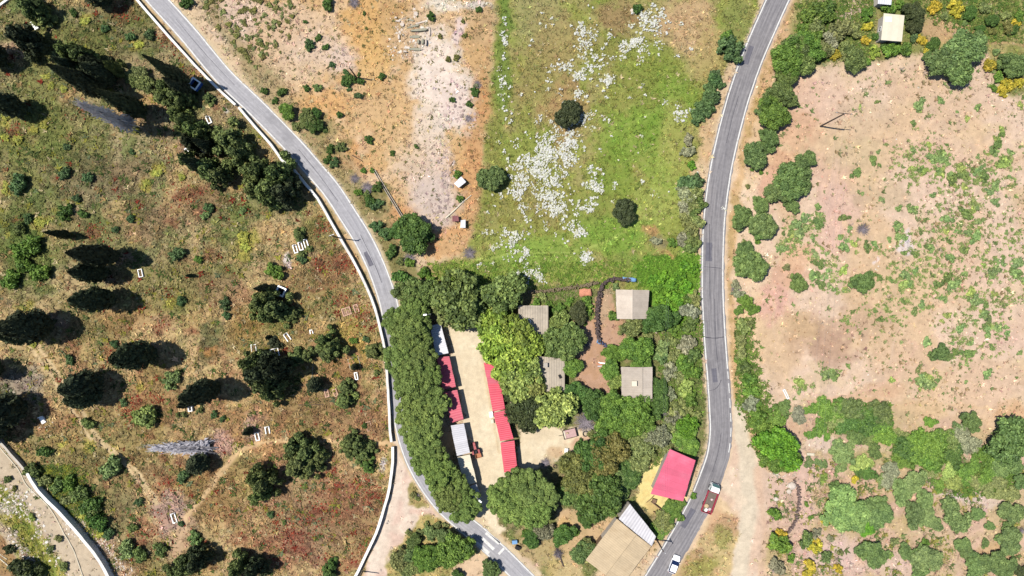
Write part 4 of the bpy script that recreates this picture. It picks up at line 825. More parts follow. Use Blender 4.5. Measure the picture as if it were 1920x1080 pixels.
def pole(x, y, ht, label, r0=.16, cross=0.0, ang=0.0, material=M_wood, lamp=None, mat2=None, spans=()):
    q = w(x, y); root = empty('street_lamp' if lamp is not None else 'utility_pole', (q[0], q[1], gz(x, y)), ang, label, 'lamp post' if lamp is not None else 'pole')
    MB().tube((0, 0, -.3), (0, 0, ht), r0, r0 * .7, 8).build('pole', material, root)
    if cross:
        MB().box((0, .14, ht - .35), (cross, .14, .16)).build('crossarm', M_metal if mat2 is None else mat2, root)
        for sx in (-.9, 0, .9):
            MB().tube((sx * cross / 2, .14, ht - .27), (sx * cross / 2, .14, ht - .02), .07, .05, 6).build('insulator', M_white, root)
    if lamp is not None:
        MB().tube((0, 0, ht - .1), (lamp[0], lamp[1], ht + .35), .06, .05, 6).build('lamp_arm', M_metal, root)
        MB().box((lamp[0] * 1.25, lamp[1] * 1.25, ht + .38), (.75, .34, .16), math.atan2(lamp[1], lamp[0])).build('lamp_head', M_white, root)
    return root
pole(1538, 237, 12.0, 'tall lattice power pole with a crossarm on the dry field beside the dark road', .2, 3.6, R(-6), M_wood, None, M_wood)
pole(669, 146, 7.5, 'leaning-looking wooden pole beside a small bush on orange grass', .2, 0, 0)
pole(640, 447, 9.0, 'wooden pole standing against the curved white cemetery wall', .16, 1.2, R(20))
pole(1231, 1011, 7.6, 'wooden pole at the bottom corner of the barn, shadow on the dark road', .2, 1.4, R(-60))
pole(681, 1070, 8.0, 'pole at the bottom of the sandy track beside the cemetery wall', .15, 0, 0)
pole(813, 587, 7.0, 'white-headed lamp post at the upper end of the pine row', .1, lamp=(-.9, -.1), material=M_metal)
pole(897, 917, 7.0, 'white-headed lamp post at the lower end of the pine row', .1, lamp=(.6, -.5), material=M_metal)
def log(p, q, r0, label, material=M_slabroof, name='log', z=.12, cat='log'):
    a, b = w(*p), w(*q); c = ((a[0] + b[0]) / 2, (a[1] + b[1]) / 2); zz = gz((p[0] + q[0]) / 2, (p[1] + q[1]) / 2)
    mb = MB(); pts = [np.array([a[0] - c[0], a[1] - c[1], z]), np.array([.06, -.05, z + .04]), np.array([b[0] - c[0], b[1] - c[1], z])]
    mb.tube(pts[0], pts[1], r0, r0 * .9, 7); mb.tube(pts[1], pts[2], r0 * .9, r0 * .7, 7)
    o = mb.build(name, material, None, (c[0], c[1], zz)); return tag(o, label, cat)
log((836,409), (866,381), .17, 'bleached white log lying beside the tiny brown hut')
log((866,380), (884,366), .1, 'thin pale branch lying at the end of the bleached log')
log((560,759), (608,758), .09, 'long dark fallen branch below the reddish graves', M_wood, 'fallen_branch', cat='branch')
log((578,755), (592,752), .08, 'short dark branch across the long fallen one', M_wood, 'fallen_branch', cat='branch')
log((660,291), (680,302), .1, 'thin dark bar on orange grass beside the lane bank', M_wood, 'fallen_branch', cat='branch')  # a dark line on the grass, built as a thin bar
log((587,682), (584,713), .1, 'pale straight post lying in the big black tree shadow', M_concrete, cat='post')
log((1356,970), (1367,972), .1, 'weathered timber lying beside the truck on dry grass', M_timber, 'plank', cat='plank')
log((1226,929), (1212,942), .12, 'timber beam sticking out of the straw by the pink barn', M_timber, 'beam', cat='beam')
log((1494,895), (1487,900), .14, 'reddish timber at the top of the thin brush fence', M_timber, 'plank', cat='plank')
def box_thing(name, x, y, a, b, h, rot, material, label, cat, lid=True):
    q = w(x, y, h); root = empty(name, (q[0], q[1], gz(x, y)), R(-rot), label, cat)
    MB().box((0, 0, h / 2 - .03), (a, b, h - .06)).build('body', material, root)
    MB().box((0, 0, h - .02), (a + .06, b + .06, .06)).build('rim', material, root)
    return root
def trough(name, x, y, a, b, h, rot, material, label, cat, fill=M_soil):
    q = w(x, y, h); root = empty(name, (q[0], q[1], gz(x, y)), R(-rot), label, cat); t = .1
    for sx in (-1, 1): MB().box((sx * (a / 2 - t / 2), 0, h / 2), (t, b, h)).build('side', material, root)
    for sy in (-1, 1): MB().box((0, sy * (b / 2 - t / 2), h / 2), (a - 2 * t - .004, t, h)).build('end', material, root)
    MB().box((0, 0, h * .3), (a - 2 * t - .004, b - 2 * t - .004, h * .3)).build('bottom', fill, root)
trough('water_trough', 1474, 739, .55, 2.4, .5, -26, M_white, 'white concrete trough on the dry field above the thicket', 'trough', M_concrete)
trough('water_trough', 1520, 852, 1.7, .55, .45, 4, M_slabroof, 'cream stone trough on bare soil near the bright green tree', 'trough', M_slabroof)
box_thing('bin', 965, 1017, 1.15, .8, .9, -6, M_blue, 'blue bin beside the lane below the umbrella pines', 'bin')
box_thing('bin', 971, 1028, 1.1, .8, .9, 24, M_dark, 'dark metal bin just below the blue bin by the lane', 'bin')
box_thing('drum', 1062, 845, .7, .9, .8, 5, M_white, 'white drum box at the edge of the sandy yard, below the cart', 'drum')
box_thing('drum', 1061, 853, .7, .8, .7, 12, M_white, 'second white box touching the white drum in the yard', 'drum')
box_thing('crate', 1131, 826, .8, .6, .6, 20, M_blue, 'dark blue crate half under bushes at the end of the yard', 'crate')
def tarp(x, y, a, b, rot, material, label, name='tarp'):
    q = w(x, y); r = np.random.default_rng(int(x)); n = 7; V = []; 
    for i in range(n + 1):
        for j in range(4): V.append((a * (i / n - .5) + r.uniform(-.12, .12), b * (j / 3 - .5) + r.uniform(-.14, .14), .25 + r.uniform(0, .3)))
    F = [(i * 4 + j, (i + 1) * 4 + j, (i + 1) * 4 + j + 1, i * 4 + j + 1) for i in range(n) for j in range(3)]
    me = np_mesh(name, V, F, material); o = link(name, me, None, (q[0], q[1], gz(x, y) + .5), (0, 0, R(-rot))); o.modifiers.new('thickness', 'SOLIDIFY').thickness = .02; return tag(o, label, 'tarp')
tarp(1179, 524, 3.2, .8, 6, M_blue, 'light blue tarp draped on the top of the brush fence'); tarp(1122, 640, .9, 1.0, 10, M_blue, 'small blue tarp at the lower end of the brush fence')
tarp(1097, 548, 2.8, 1.7, -4, M_terracotta, 'heap of orange terracotta sheeting above the garden path', 'terracotta_heap')
for k, (x, y, a, rot) in enumerate([(1132,681,2.6,-6),(1129,686,2.2,4),(1124,683,1.6,-14)]):
    q = w(x, y); o = MB().box((0, 0, .15 + .09 * k), (a, .26, .07), R(rot)).build('board', (M_white, M_greyroof, M_terracotta)[k], None, (q[0], q[1], gz(x, y))); tag(o, ('white board lying across the garden near the round lime bush', 'grey board below the white board in the garden', 'orange-tinted board end beside the white board in the garden')[k], 'board')
def tyre(x, y, rr, label, tilt=.3, sc=1.0):
    q = w(x, y); o = MB().torus((0, 0, 0), rr, rr * .2, 18, 6).build('tyre', M_rubber, None, (q[0], q[1], gz(x, y) + .2)); o.rotation_euler = (tilt, tilt * .5, 0); tag(o, label, 'tyre')
tyre(1098, 813, .62, 'black tyre hoop lying on soil right beside the brown cart', .15); tyre(1115, 808, .66, 'black tyre hoop under the edge of the bushes, second from the cart', .15)
tyre(1041, 874, .42, 'single black tyre at the edge of the dark trees below the yard', .1); tyre(1112, 802, .5, 'worn tyre half hidden in the shade behind the second hoop', .3)
tyre(1246, 950, .42, 'dark round tyre on the straw below the pink barn', .1)
# pallet pen in the straw
pen = empty('timber_pen', (*w(1240, 958), 0), R(-38), 'broken timber pen at the edge of the straw under the pink barn', 'pen')
for k, (x, y, a, b, hh) in enumerate([(-1.6, .3, 3.4, .18, .9), (1.2, .6, .2, 2.2, .9), (-.4, -1.0, 2.2, .2, .7), (1.9, -.4, 1.6, .2, .7), (-2.9, .9, .9, .9, .7)]): MB().box((x, y, hh / 2), (a, b, hh), .1 * k).build('board', M_timber, pen)
# pipes by the stream wall
def pipe(line, rr, label, material=M_slabroof, name='pipe', z=.1):
    P_ = smooth_line(line, 8); c = w(*P_[len(P_) // 2]); mb = MB(); pts = [np.array([*w(*p), gz(*p) + z]) - np.array([c[0], c[1], 0]) for p in P_]
    for a, b in zip(pts[:-1], pts[1:]): mb.tube(a, b, rr, rr, 6, caps=False)
    return tag(mb.build(name, material, None, (c[0], c[1], 0)), label, 'pipe')
pipe([(-10,826),(0,838),(32,877),(52,912),(92,950),(117,992),(140,1035),(160,1090)], .11, 'long thin pale pipe snaking down the sandy bank beside the stream wall')
pipe([(-8,1040),(0,1047),(14,1058),(27,1072)], .14, 'short pale pipe in the lowest stream corner'); pipe([(-6,1034),(0,1039),(14,1048)], .09, 'thin pipe stub just above the short pale pipe')
# power lines
def wire(a, ha, b, hb, label):
    p, q = w(*a), w(*b); mb = MB(); pr = None
    for k in range(9):
        t = k / 8; v = np.array([p[0] + (q[0] - p[0]) * t, p[1] + (q[1] - p[1]) * t, ha + (hb - ha) * t - 3 * t * (1 - t)])
        if pr is not None: mb.tube(pr, v, .008, .008, 4, caps=False)
        pr = v
    o = mb.build('power_line', M_metal, None); tag(o, label, 'wire', 'overhead power lines')
wire((1231,1011), 7.3, (1238,560), 9.0, 'thin overhead wire rising from the barn pole past the pink roof'); wire((1228,1011), 7.3, (1234,560), 9.0, 'second thin wire beside the one over the pink roof')
for dx, lab in ((-12, 'outer'), (0, 'middle'), (12, 'inner')): wire((1538 + dx, 237), 11.8, (1462 + dx, 1200), 11.5, f'{lab} thin power wire from the lattice pole down over the scrub')
# ================================================================== VEHICLES
M_carwhite = mat('white_car_paint', (250,250,252), .3, .02, 1, 0, k=1.5)
M_truckred = mat('red_truck_paint', (206,70,92), .5, .1, 2, 0)
M_cabwhite = mat('white_cab_paint', (248,248,244), .35, .03, 1, 0, k=1.4)
M_bedfloor = mat('truck_bed_boards', (128,116,104), .9, .2, 3, .2)
M_windscreen = mat('dark_windscreen', (36,52,92), .08, .02, 1, 0)
M_greenglass = mat('greenish_windscreen', (90,140,140), .1, .05, 1, 0)
M_lampred = mat('tail_lamp', (200,40,40), .3, .02, 1, 0); M_lampwhite = mat('head_lamp', (235,235,235), .15, .02, 1, 0)
M_tan = mat('tan_sack', (216,190,150), .9, .15, 4, .3); M_pinksack = mat('pale_pink_sack', (236,206,206), .9, .12, 4, .3)
M_tractorred = mat('red_tractor_paint', (184,84,86), .5, .1, 2, 0); M_rust = mat('rusty_brown', (196,130,92), .85, .2, 3, .2)
M_cartfloor = mat('cart_floor', (206,170,166), .9, .15, 3, .1)
def wheel(parent, x, y, r0, wd, name='wheel'):
    wh = MB().torus((0, 0, 0), r0 * .72, r0 * .28, 16, 6, axis=0, sc=(wd / (r0 * .56), 1, 1)).build(name, M_rubber, parent, (x, y, r0))
    MB().tube((-wd * .35, 0, 0), (wd * .35, 0, 0), r0 * .55, r0 * .55, 10).build('rim', M_metal, wh)
# --- car: nose along +Y
def sect(y, hw, z0, z1, top=.9):
    return [(-hw, y, z0), (-hw, y, z0 + (z1 - z0) * .6), (-hw * top, y, z1), (hw * top, y, z1), (hw, y, z0 + (z1 - z0) * .6), (hw, y, z0)]
q = w(1264.5, 1058.5, .8); car = empty('parked_car', (q[0], q[1], .03), R(-21), 'small white hatchback driving along the dark road at the bottom', 'car')
MB().loft([sect(-2.15, .72, .32, .78, .92), sect(-2.0, .84, .25, .95, .93), sect(-1.2, .89, .24, .98, .95), sect(.6, .89, .24, .96, .95), sect(1.55, .86, .25, .86, .9), sect(2.05, .76, .28, .72, .85), sect(2.18, .62, .34, .6, .85)]).build('body', M_carwhite, car)
def cab(y, hw, z): return [(-hw, y, z), (hw, y, z)]
MB().loft([[(-.72, -1.55, 1.42), (.72, -1.55, 1.42), (.68, -1.55, 1.47), (-.68, -1.55, 1.47)], [(-.74, -.6, 1.46), (.74, -.6, 1.46), (.68, -.6, 1.52), (-.68, -.6, 1.52)], [(-.7, .1, 1.42), (.7, .1, 1.42), (.64, .1, 1.47), (-.64, .1, 1.47)]]).build('roof_panel', M_carwhite, car)
MB().add([(-.82, .95, .95), (.82, .95, .95), (.70, .12, 1.43), (-.70, .12, 1.43), (-.82, .90, .92), (.82, .90, .92), (.70, .07, 1.40), (-.70, .07, 1.40)], [(0, 1, 2, 3), (7, 6, 5, 4), (0, 4, 5, 1), (1, 5, 6, 2), (2, 6, 7, 3), (3, 7, 4, 0)]).build('windscreen', M_windscreen, car)
MB().add([(-.80, -2.0, .96), (.80, -2.0, .96), (.70, -1.56, 1.43), (-.70, -1.56, 1.43), (-.80, -1.95, .93), (.80, -1.95, .93), (.70, -1.5, 1.40), (-.70, -1.5, 1.40)], [(3, 2, 1, 0), (4, 5, 6, 7), (1, 5, 4, 0), (2, 6, 5, 1), (3, 7, 6, 2), (0, 4, 7, 3)]).build('rear_window', M_windscreen, car)
for s in (-1, 1):
    MB().add([(s * .86, -1.8, .97), (s * .86, .85, .96), (s * .74, .1, 1.42), (s * .74, -1.5, 1.42), (s * .80, -1.8, .97), (s * .80, .85, .96), (s * .70, .1, 1.42), (s * .70, -1.5, 1.42)], [(0, 1, 2, 3), (7, 6, 5, 4), (0, 4, 5, 1), (1, 5, 6, 2), (2, 6, 7, 3), (3, 7, 4, 0)]).build('side_window', M_windscreen, car)
    MB().box((s * .62, 2.1, .58), (.3, .12, .14)).build('headlight', M_lampwhite, car); MB().box((s * .68, -2.12, .72), (.2, .1, .2)).build('tail_light', M_lampred, car)
    MB().box((s * .98, .7, .98), (.18, .12, .12)).build('mirror', M_carwhite, car)
    for y in (-1.3, 1.35): wheel(car, s * .82, y, .3, .2)
# --- truck: nose along +Y
q = w(1333.5, 933, 1.4); tr = empty('flatbed_truck', (q[0], q[1], .03), R(-20), 'red flatbed truck with a white cab and sacks in its open bed', 'truck')
MB().box((0, -.6, .65), (.9, 6.2, .3)).build('chassis', M_dark, tr)
MB().loft([[(-1.05, 1.55, .6), (1.05, 1.55, .6), (1.05, 1.55, 1.55), (.98, 1.55, 2.25), (-.98, 1.55, 2.25), (-1.05, 1.55, 1.55)], [(-1.05, 2.7, .6), (1.05, 2.7, .6), (1.05, 2.7, 1.5), (.96, 2.45, 2.28), (-.96, 2.45, 2.28), (-1.05, 2.7, 1.5)], [(-1.02, 3.3, .6), (1.02, 3.3, .6), (1.0, 3.2, 1.45), (.9, 2.75, 2.15), (-.9, 2.75, 2.15), (-1.0, 3.2, 1.45)]]).build('cab', M_cabwhite, tr)
MB().add([(-.92, 3.24, 1.46), (.92, 3.24, 1.46), (.84, 2.78, 2.16), (-.84, 2.78, 2.16), (-.92, 3.20, 1.44), (.92, 3.20, 1.44), (.84, 2.70, 2.14), (-.84, 2.70, 2.14)], [(0, 1, 2, 3), (7, 6, 5, 4), (0, 4, 5, 1), (1, 5, 6, 2), (2, 6, 7, 3), (3, 7, 4, 0)]).build('windscreen', M_greenglass, tr)
for s in (-1, 1):
    MB().box((s * 1.035, 2.1, 1.85), (.03, .8, .5)).build('side_window', M_greenglass, tr); MB().box((s * .75, 3.33, .85), (.3, .08, .2)).build('headlight', M_lampwhite, tr); MB().box((s * 1.25, 2.75, 1.75), (.22, .1, .4)).build('mirror', M_dark, tr)
    wheel(tr, s * .95, 2.25, .46, .28); wheel(tr, s * .92, -2.0, .46, .42)
    MB().box((s * 1.17, -1.15, 1.45), (.09, 5.0, .75)).build('side_board', M_truckred, tr)
    for k in range(5): MB().box((s * 1.235, -3.3 + k * 1.1, 1.4), (.05, .09, .85)).build('stake', M_truckred, tr)
MB().box((0, -1.15, 1.0), (2.24, 5.0, .12)).build('bed_floor', M_bedfloor, tr)
MB().box((0, 1.38, 1.6), (2.3, .09, 1.0)).build('headboard', M_truckred, tr); MB().box((0, -3.68, 1.42), (2.3, .09, .8)).build('tailgate', M_truckred, tr)
rr = np.random.default_rng(12)
def sack(loc, a, b, h, material, label, rz, name='sack'):
    mb = MB(); rings = []
    for z, f in ((0, .8), (h * .35, 1), (h * .8, .85), (h, .35)): rings.append([(math.cos(t) * a / 2 * f * rr.uniform(.9, 1.1), math.sin(t) * b / 2 * f * rr.uniform(.9, 1.1), z) for t in np.linspace(0, 6.283, 9)[:-1]])
    c, s_ = math.cos(tr.rotation_euler.z), math.sin(tr.rotation_euler.z); x, y = loc[0] * c - loc[1] * s_ + tr.location.x, loc[0] * s_ + loc[1] * c + tr.location.y
    o = mb.loft(rings).build(name, material, None, (x, y, 1.09), rz); tag(o, label, name)
sack((.35, -.4, 0), .7, .55, .4, M_pinksack, 'single pale sack in the middle of the truck bed', .3); sack((-.3, -2.2, 0), 1.2, 1.0, .45, M_tan, 'tan sack nearest the cab side of the load heap', .2); sack((-.1, -3.1, 0), 1.0, .8, .5, M_cabwhite, 'white sack at the very back of the truck bed', 1.0); sack((.65, -2.7, 0), .9, .7, .4, M_pinksack, 'pale pink sack in the rear corner of the truck bed', .6); sack((.6, -3.3, 0), .6, .5, .35, M_truckred, 'dark red bundle by the truck tailgate', .1, 'bundle')
# --- tractor: nose along +Y
q = w(891, 841, 1.0); tc_ = empty('tractor', (q[0], q[1], 0), R(14), 'small red tractor parked against the grey-white shed', 'tractor')
MB().loft([[(-.28, -.2, .6), (.28, -.2, .6), (.28, -.2, 1.25), (-.28, -.2, 1.25)], [(-.27, 1.2, .6), (.27, 1.2, .6), (.25, 1.2, 1.2), (-.25, 1.2, 1.2)], [(-.22, 1.5, .65), (.22, 1.5, .65), (.2, 1.45, 1.1), (-.2, 1.45, 1.1)]]).build('bonnet', M_tractorred, tc_)
MB().box((0, -.7, .75), (.5, 1.2, .35)).build('chassis', M_dark, tc_); MB().box((0, -.8, 1.1), (.5, .45, .12)).build('seat', M_rubber, tc_); MB().box((0, -1.05, 1.3), (.5, .08, .35)).build('seat_back', M_rubber, tc_)
MB().torus((0, -.35, 1.35), .2, .025, 12, 5).build('steering_wheel', M_dark, tc_)
for s in (-1, 1):
    wheel(tc_, s * .78, -.75, .68, .36); wheel(tc_, s * .6, 1.05, .38, .22)
    MB().box((s * .72, -.75, 1.42), (.42, .95, .06)).build('mudguard', M_tractorred, tc_)
MB().tube((.15, .8, 1.2), (.15, .8, 1.9), .04, .04, 6).build('exhaust', M_dark, tc_)
q = w(897, 854, .6); ct = empty('transport_box', (q[0], q[1], .25), R(14), 'rusty brown transport box hitched behind the red tractor', 'trailer')
MB().box((0, 0, .1), (1.3, 1.0, .1)).build('floor_panel', M_rust, ct)
for s in (-1, 1): MB().box((s * .65, 0, .4), (.06, 1.0, .55)).build('side_board', M_rust, ct); MB().box((0, s * .5, .4), (1.24, .06, .5)).build('end_board', M_rust, ct)
MB().box((0, .8, .15), (.12, .6, .1)).build('hitch_bar', M_dark, ct)
# --- farm cart
q = w(1068, 813, .9); ca = empty('farm_cart', (q[0], q[1], gz(1068, 813)), R(14), 'brown farm cart with low dark sides and a pinkish floor in the yard', 'cart')
MB().box((0, 0, .8), (3.0, 2.0, .1)).build('bed_floor', M_cartfloor, ca)
for s in (-1, 1): MB().box((0, s * 1.02, 1.0), (3.1, .07, .42)).build('side_board', M_wood, ca); MB().box((s * 1.52, 0, 1.0), (.07, 1.97, .42)).build('end_board', M_wood, ca); wheel(ca, 0, 0, .01, .01) if False else None
for s in (-1, 1):
    wh = MB().torus((0, 0, 0), .3, .11, 14, 6, axis=1).build('wheel', M_rubber, ca, (.2, s * .85, .4)); MB().tube((0, -.06, 0), (0, .06, 0), .2, .2, 10).build('rim', M_metal, wh)
MB().tube((-1.5, 0, .75), (-2.6, 0, .5), .05, .05, 6).build('drawbar', M_dark, ca)
sk = MB().prism([(-.3, -.25), (.3, -.2), (.25, .25), (-.3, .2)], 0, .3, [(-.2, -.15), (.2, -.12), (.15, .15), (-.2, .12)]).build('sack', M_tan, None, (q[0] - .5, q[1] + .1, gz(1068, 813) + .86)); tag(sk, 'small tan sack lying on the brown farm cart floor', 'sack')
bd = MB().box((0, 0, .04), (.3, 1.7, .07), R(14)).build('board', M_slabroof, None, (q[0] - 1.15, q[1] - .28, gz(1068, 813) + .86)); tag(bd, 'cream board lying along one end of the brown farm cart', 'board')
# ================================================================== FOLIAGE MESHES (unit plants: crown radius 1)
M_leaf = leaf_mat('leaves', 1.0, .22); M_needle = leaf_mat('needles', 1.0, .08, .8)
M_bark = mat('bark', (122,104,88), .95, .25, 5, .5); M_greybark = mat('grey_bark', (186,182,184), .95, .2, 5, .4)
def unit(v): return v / (np.linalg.norm(v, axis=-1, keepdims=True) + 1e-9)
def leaves(Pc, Nn, size, r, jitter=.5, aspect=1.5, droop=0.0):
    """one kite-shaped leaf spray per point, lying roughly across the normal"""
    n = len(Pc); nn = unit(Nn + r.normal(0, jitter, (n, 3)))
    a = unit(np.cross(nn, r.normal(0, 1, (n, 3)))); b = np.cross(nn, a)
    s = np.asarray(size).reshape(-1, 1) * r.uniform(.7, 1.3, (n, 1))
    V = np.stack([Pc - a * s * aspect * .5, Pc + b * s * .5 + nn * s * .12, Pc + a * s * aspect * .5, Pc - b * s * .5 + nn * s * .12], 1)
    if droop: V[:, 2, 2] -= (s * droop)[:, 0]
    return V.reshape(-1, 3), np.arange(n * 4).reshape(n, 4)
ICO_V = None
def ico(sub=2):
    import bmesh
    bm = bmesh.new(); bmesh.ops.create_icosphere(bm, subdivisions=sub, radius=1.0)
    v = np.array([x.co[:] for x in bm.verts]); f = np.array([[y.index for y in x.verts] for x in bm.faces]); bm.free(); return v, f
ICO = ico(2)
def lobed(name, lobes, nleaf, size, r, jitter=.5, material=None, core=.86, squash=1.0, tone_lobe=.14, tone_leaf=.2, aspect=1.5, up=.25, inset=.22, loose=.10):
    """crown of overlapping leaf lobes; lobes = (n,4) centre + radius"""
    lobes = np.asarray(lobes, float); VV, FF, TT = [], [], []; base = 0
    area = lobes[:, 3] ** 2; share = area / area.sum()
    tl = 1 + r.normal(0, tone_lobe, len(lobes))
    for k, (x, y, z, R0) in enumerate(lobes):
        n = max(12, int(nleaf * share[k] * 2.2)); d = unit(r.normal(0, 1, (n, 3))); d[:, 2] = np.abs(d[:, 2]) * np.where(r.random(n) < .75, 1, -1)
        rad = R0 * (1 + r.normal(0, loose, (n, 1)) - inset * r.random((n, 1)) ** 2)
        p = np.array([x, y, z]) + d * rad * np.array([1, 1, squash])
        dist = np.stack([np.linalg.norm((p - l[:3]) / np.array([1, 1, squash]), axis=1) / l[3] for j, l in enumerate(lobes) if j != k and np.linalg.norm(l[:3] - lobes[k][:3]) < l[3] + R0] or [np.full(n, 9.)])
        keep = dist.min(0) > .84; p, d2 = p[keep], d[keep]
        if len(p): 
            V, F = leaves(p, d2 + np.array([0, 0, up]), np.full(len(p), size), r, jitter, aspect)
            VV.append(V); FF.append(F + base); base += len(V); TT.append(np.repeat(np.clip(tl[k] * (1 + r.normal(0, tone_leaf, len(p))), .45, 1.9), 4))
    V4 = np.concatenate(VV); F4 = np.concatenate(FF); T4 = np.concatenate(TT)
    cv, cf = ICO; CVs, CFs, CT = [], [], []; b2 = len(V4)
    for k, (x, y, z, R0) in enumerate(lobes):
        v = cv * (core * R0 * (1 + r.normal(0, .07, (len(cv), 1)))) * np.array([1, 1, squash]) + np.array([x, y, z]); CVs.append(v); CFs.append(cf + b2); b2 += len(v); CT.append(np.clip(tl[k] * r.uniform(.75, 1.1, len(v)), .5, 1.5))
    V = np.concatenate([V4] + CVs); T = np.concatenate([T4] + CT)
    F3 = np.concatenate([F4[:, [0, 1, 2]], F4[:, [0, 2, 3]]] + CFs)
    return np_mesh(name, V, F3, material or M_leaf, {'tone': T})
def lobe_dome(n, r, rl=(.24, .36), flat=.55, z0=.0, ell=1.0, fill=.62, wob=.16, zj=.10):
    """lobe centres over an uneven dome of radius about 1"""
    out = []; tries = 0; ph = r.uniform(0, 6.283, 3)
    while len(out) < n and tries < 5000:
        tries += 1; a = r.uniform(0, 6.283); u = math.sqrt(r.random()); R0 = r.uniform(*rl)
        lim = 1 + wob * (math.sin(2 * a + ph[0]) + .8 * math.sin(3 * a + ph[1]) + .55 * math.sin(5 * a + ph[2]))
        rho = u * (lim - R0 * .7)
        zz = flat * (math.sqrt(max(0, 1 - (rho / lim) ** 2)) * r.uniform(.85, 1.05) + r.normal(0, zj))
        p = np.array([rho * math.cos(a) * ell, rho * math.sin(a), z0 + max(zz, .05), R0])
        if all(np.linalg.norm(p[:2] - q[:2]) > fill * (p[3] + q[3]) * .62 for q in out): out.append(p)
    out.append(np.array([0, 0, z0 + flat * .2, .5])); return out
def trunk_mesh(name, h, r0, r, limbs=4, spread=.5, material=None, lean=.03):
    mb = MB(); pts = [np.array([0, 0, -.15 * h])]
    for k in range(1, 4): pts.append(np.array([r.normal(0, lean), r.normal(0, lean), h * k / 3]))
    for k in range(3): mb.tube(pts[k], pts[k + 1], r0 * (1 - .22 * k), r0 * (1 - .22 * (k + 1)), 7, caps=False)
    for i in range(limbs):
        a = 6.283 * i / limbs + r.uniform(-.4, .4); s = pts[2] + (pts[3] - pts[2]) * r.uniform(.2, 1); e = s + np.array([math.cos(a) * spread, math.sin(a) * spread, h * r.uniform(.25, .5)]); m_ = (s + e) / 2 + np.array([0, 0, -.05])
        mb.tube(s, m_, r0 * .42, r0 * .3, 5, caps=False); mb.tube(m_, e, r0 * .3, r0 * .12, 5, caps=False)
    return mb.mesh(name, material or M_bark)
CR, TRK = {}, {}
def rs(k): return np.random.default_rng(k)
# stone-pine domes: cauliflower heads of needles
CR['pine'] = [lobed('crown', lobe_dome(44, rs(100 + k), (.13, .23), .42, .72, fill=1.12, wob=.07, zj=.17), 5200, .058, rs(200 + k), .55, M_needle, core=.9, squash=.85, tone_lobe=.10, tone_leaf=.16, aspect=1.7, up=.5) for k in range(4)]
# broad leafy trees
CR['broad'] = [lobed('crown', lobe_dome(30, rs(300 + k), (.15, .31), .62, .42, fill=1.05, zj=.14), 4200, .078, rs(400 + k), .65, M_leaf, core=.78, tone_lobe=.15, tone_leaf=.26, loose=.19) for k in range(5)]
# open, pale, large-leaved planes
CR['plane'] = [lobed('crown', lobe_dome(32, rs(500 + k), (.13, .28), .66, .45, fill=1.0, zj=.2), 3000, .105, rs(600 + k), .85, M_leaf, core=.7, tone_lobe=.2, tone_leaf=.3, loose=.2, inset=.4) for k in range(4)]
# grey-green, feathery
CR['olive'] = [lobed('crown', lobe_dome(26, rs(700 + k), (.14, .28), .5, .35, fill=.95), 2600, .075, rs(800 + k), .9, M_leaf, core=.62, tone_lobe=.14, tone_leaf=.3, aspect=2.6, loose=.24, inset=.4) for k in range(4)]
# shaggy conifers of the cemetery
def lobe_cone(n, r, top=1.9, irregular=.36):
    out = [np.array([0, 0, .5, .34]), np.array([0, 0, 1.0, .26])]
    for i in range(n):
        t = (i + .5) / n; z = .25 + (top - .25) * t; prof = (1 - .80 * t ** 1.25); a = i * 2.4 + r.uniform(-.4, .4); R0 = (.27 - .13 * t) * r.uniform(.7, 1.3); rho = max(0, prof * (1 + r.normal(0, irregular)) - R0 * .8)
        out.append(np.array([rho * math.cos(a), rho * math.sin(a), z, R0]))
    return out
CR['conifer'] = [lobed('crown', lobe_cone(34, rs(900 + k), 1.75), 3600, .10, rs(1000 + k), .7, M_needle, core=.78, tone_lobe=.22, tone_leaf=.3, aspect=2.0, loose=.2, inset=.3) for k in range(4)]
# cypress columns, unit radius 1, unit height 1 (scaled separately)
def cypress_mesh(k, prof, n=4200, sp=.16):
    r = rs(1100 + k); t = r.random(n) ** .9; a = r.uniform(0, 6.283, n); nl = 9; ph = r.uniform(0, 6.283)
    lob = 1 + .13 * np.sin(a * nl + ph + 5 * np.sin(t * 9)) + .10 * np.sin(a * 3 + t * 14 + ph) + r.normal(0, .07, n)
    rad = prof(t) * lob; p = np.stack([np.cos(a) * rad, np.sin(a) * rad, .06 + .94 * t], 1)
    nn = np.stack([np.cos(a), np.sin(a), np.full(n, .35)], 1)
    ex = unit(nn + r.normal(0, .45, (n, 3))); up = np.stack([r.normal(0, .4, n), r.normal(0, .4, n), np.ones(n)], 1); up = unit(up - (up * ex).sum(1, keepdims=True) * ex); sd = np.cross(ex, up)
    s = sp * r.uniform(.6, 1.3, (n, 1)); zs = np.array([1, 1, .17])
    V = np.stack([p - up * s * .8 * zs, p + sd * s * .55 * zs, p + up * s * 1.1 * zs, p - sd * s * .55 * zs], 1).reshape(-1, 3); F = np.arange(n * 4).reshape(n, 4)
    T = np.repeat(np.clip(1 + r.normal(0, .25, n), .4, 1.8), 4)
    zz = np.linspace(.05, .995, 18); na = 14; CV = []
    for z in zz:
        for i in range(na):
            q = prof(np.array([(z - .06) / .94]).clip(0, 1))[0] * .84 * r.uniform(.9, 1.1); CV.append((math.cos(6.283 * i / na) * q, math.sin(6.283 * i / na) * q, z))
    CF = [(i * na + j, i * na + (j + 1) % na, (i + 1) * na + (j + 1) % na, (i + 1) * na + j) for i in range(len(zz) - 1) for j in range(na)]
    return np_mesh('crown', np.concatenate([V, np.array(CV)]), np.concatenate([F, np.array(CF) + len(V)]), M_needle, {'tone': np.concatenate([T, np.full(len(CV), .8)])})
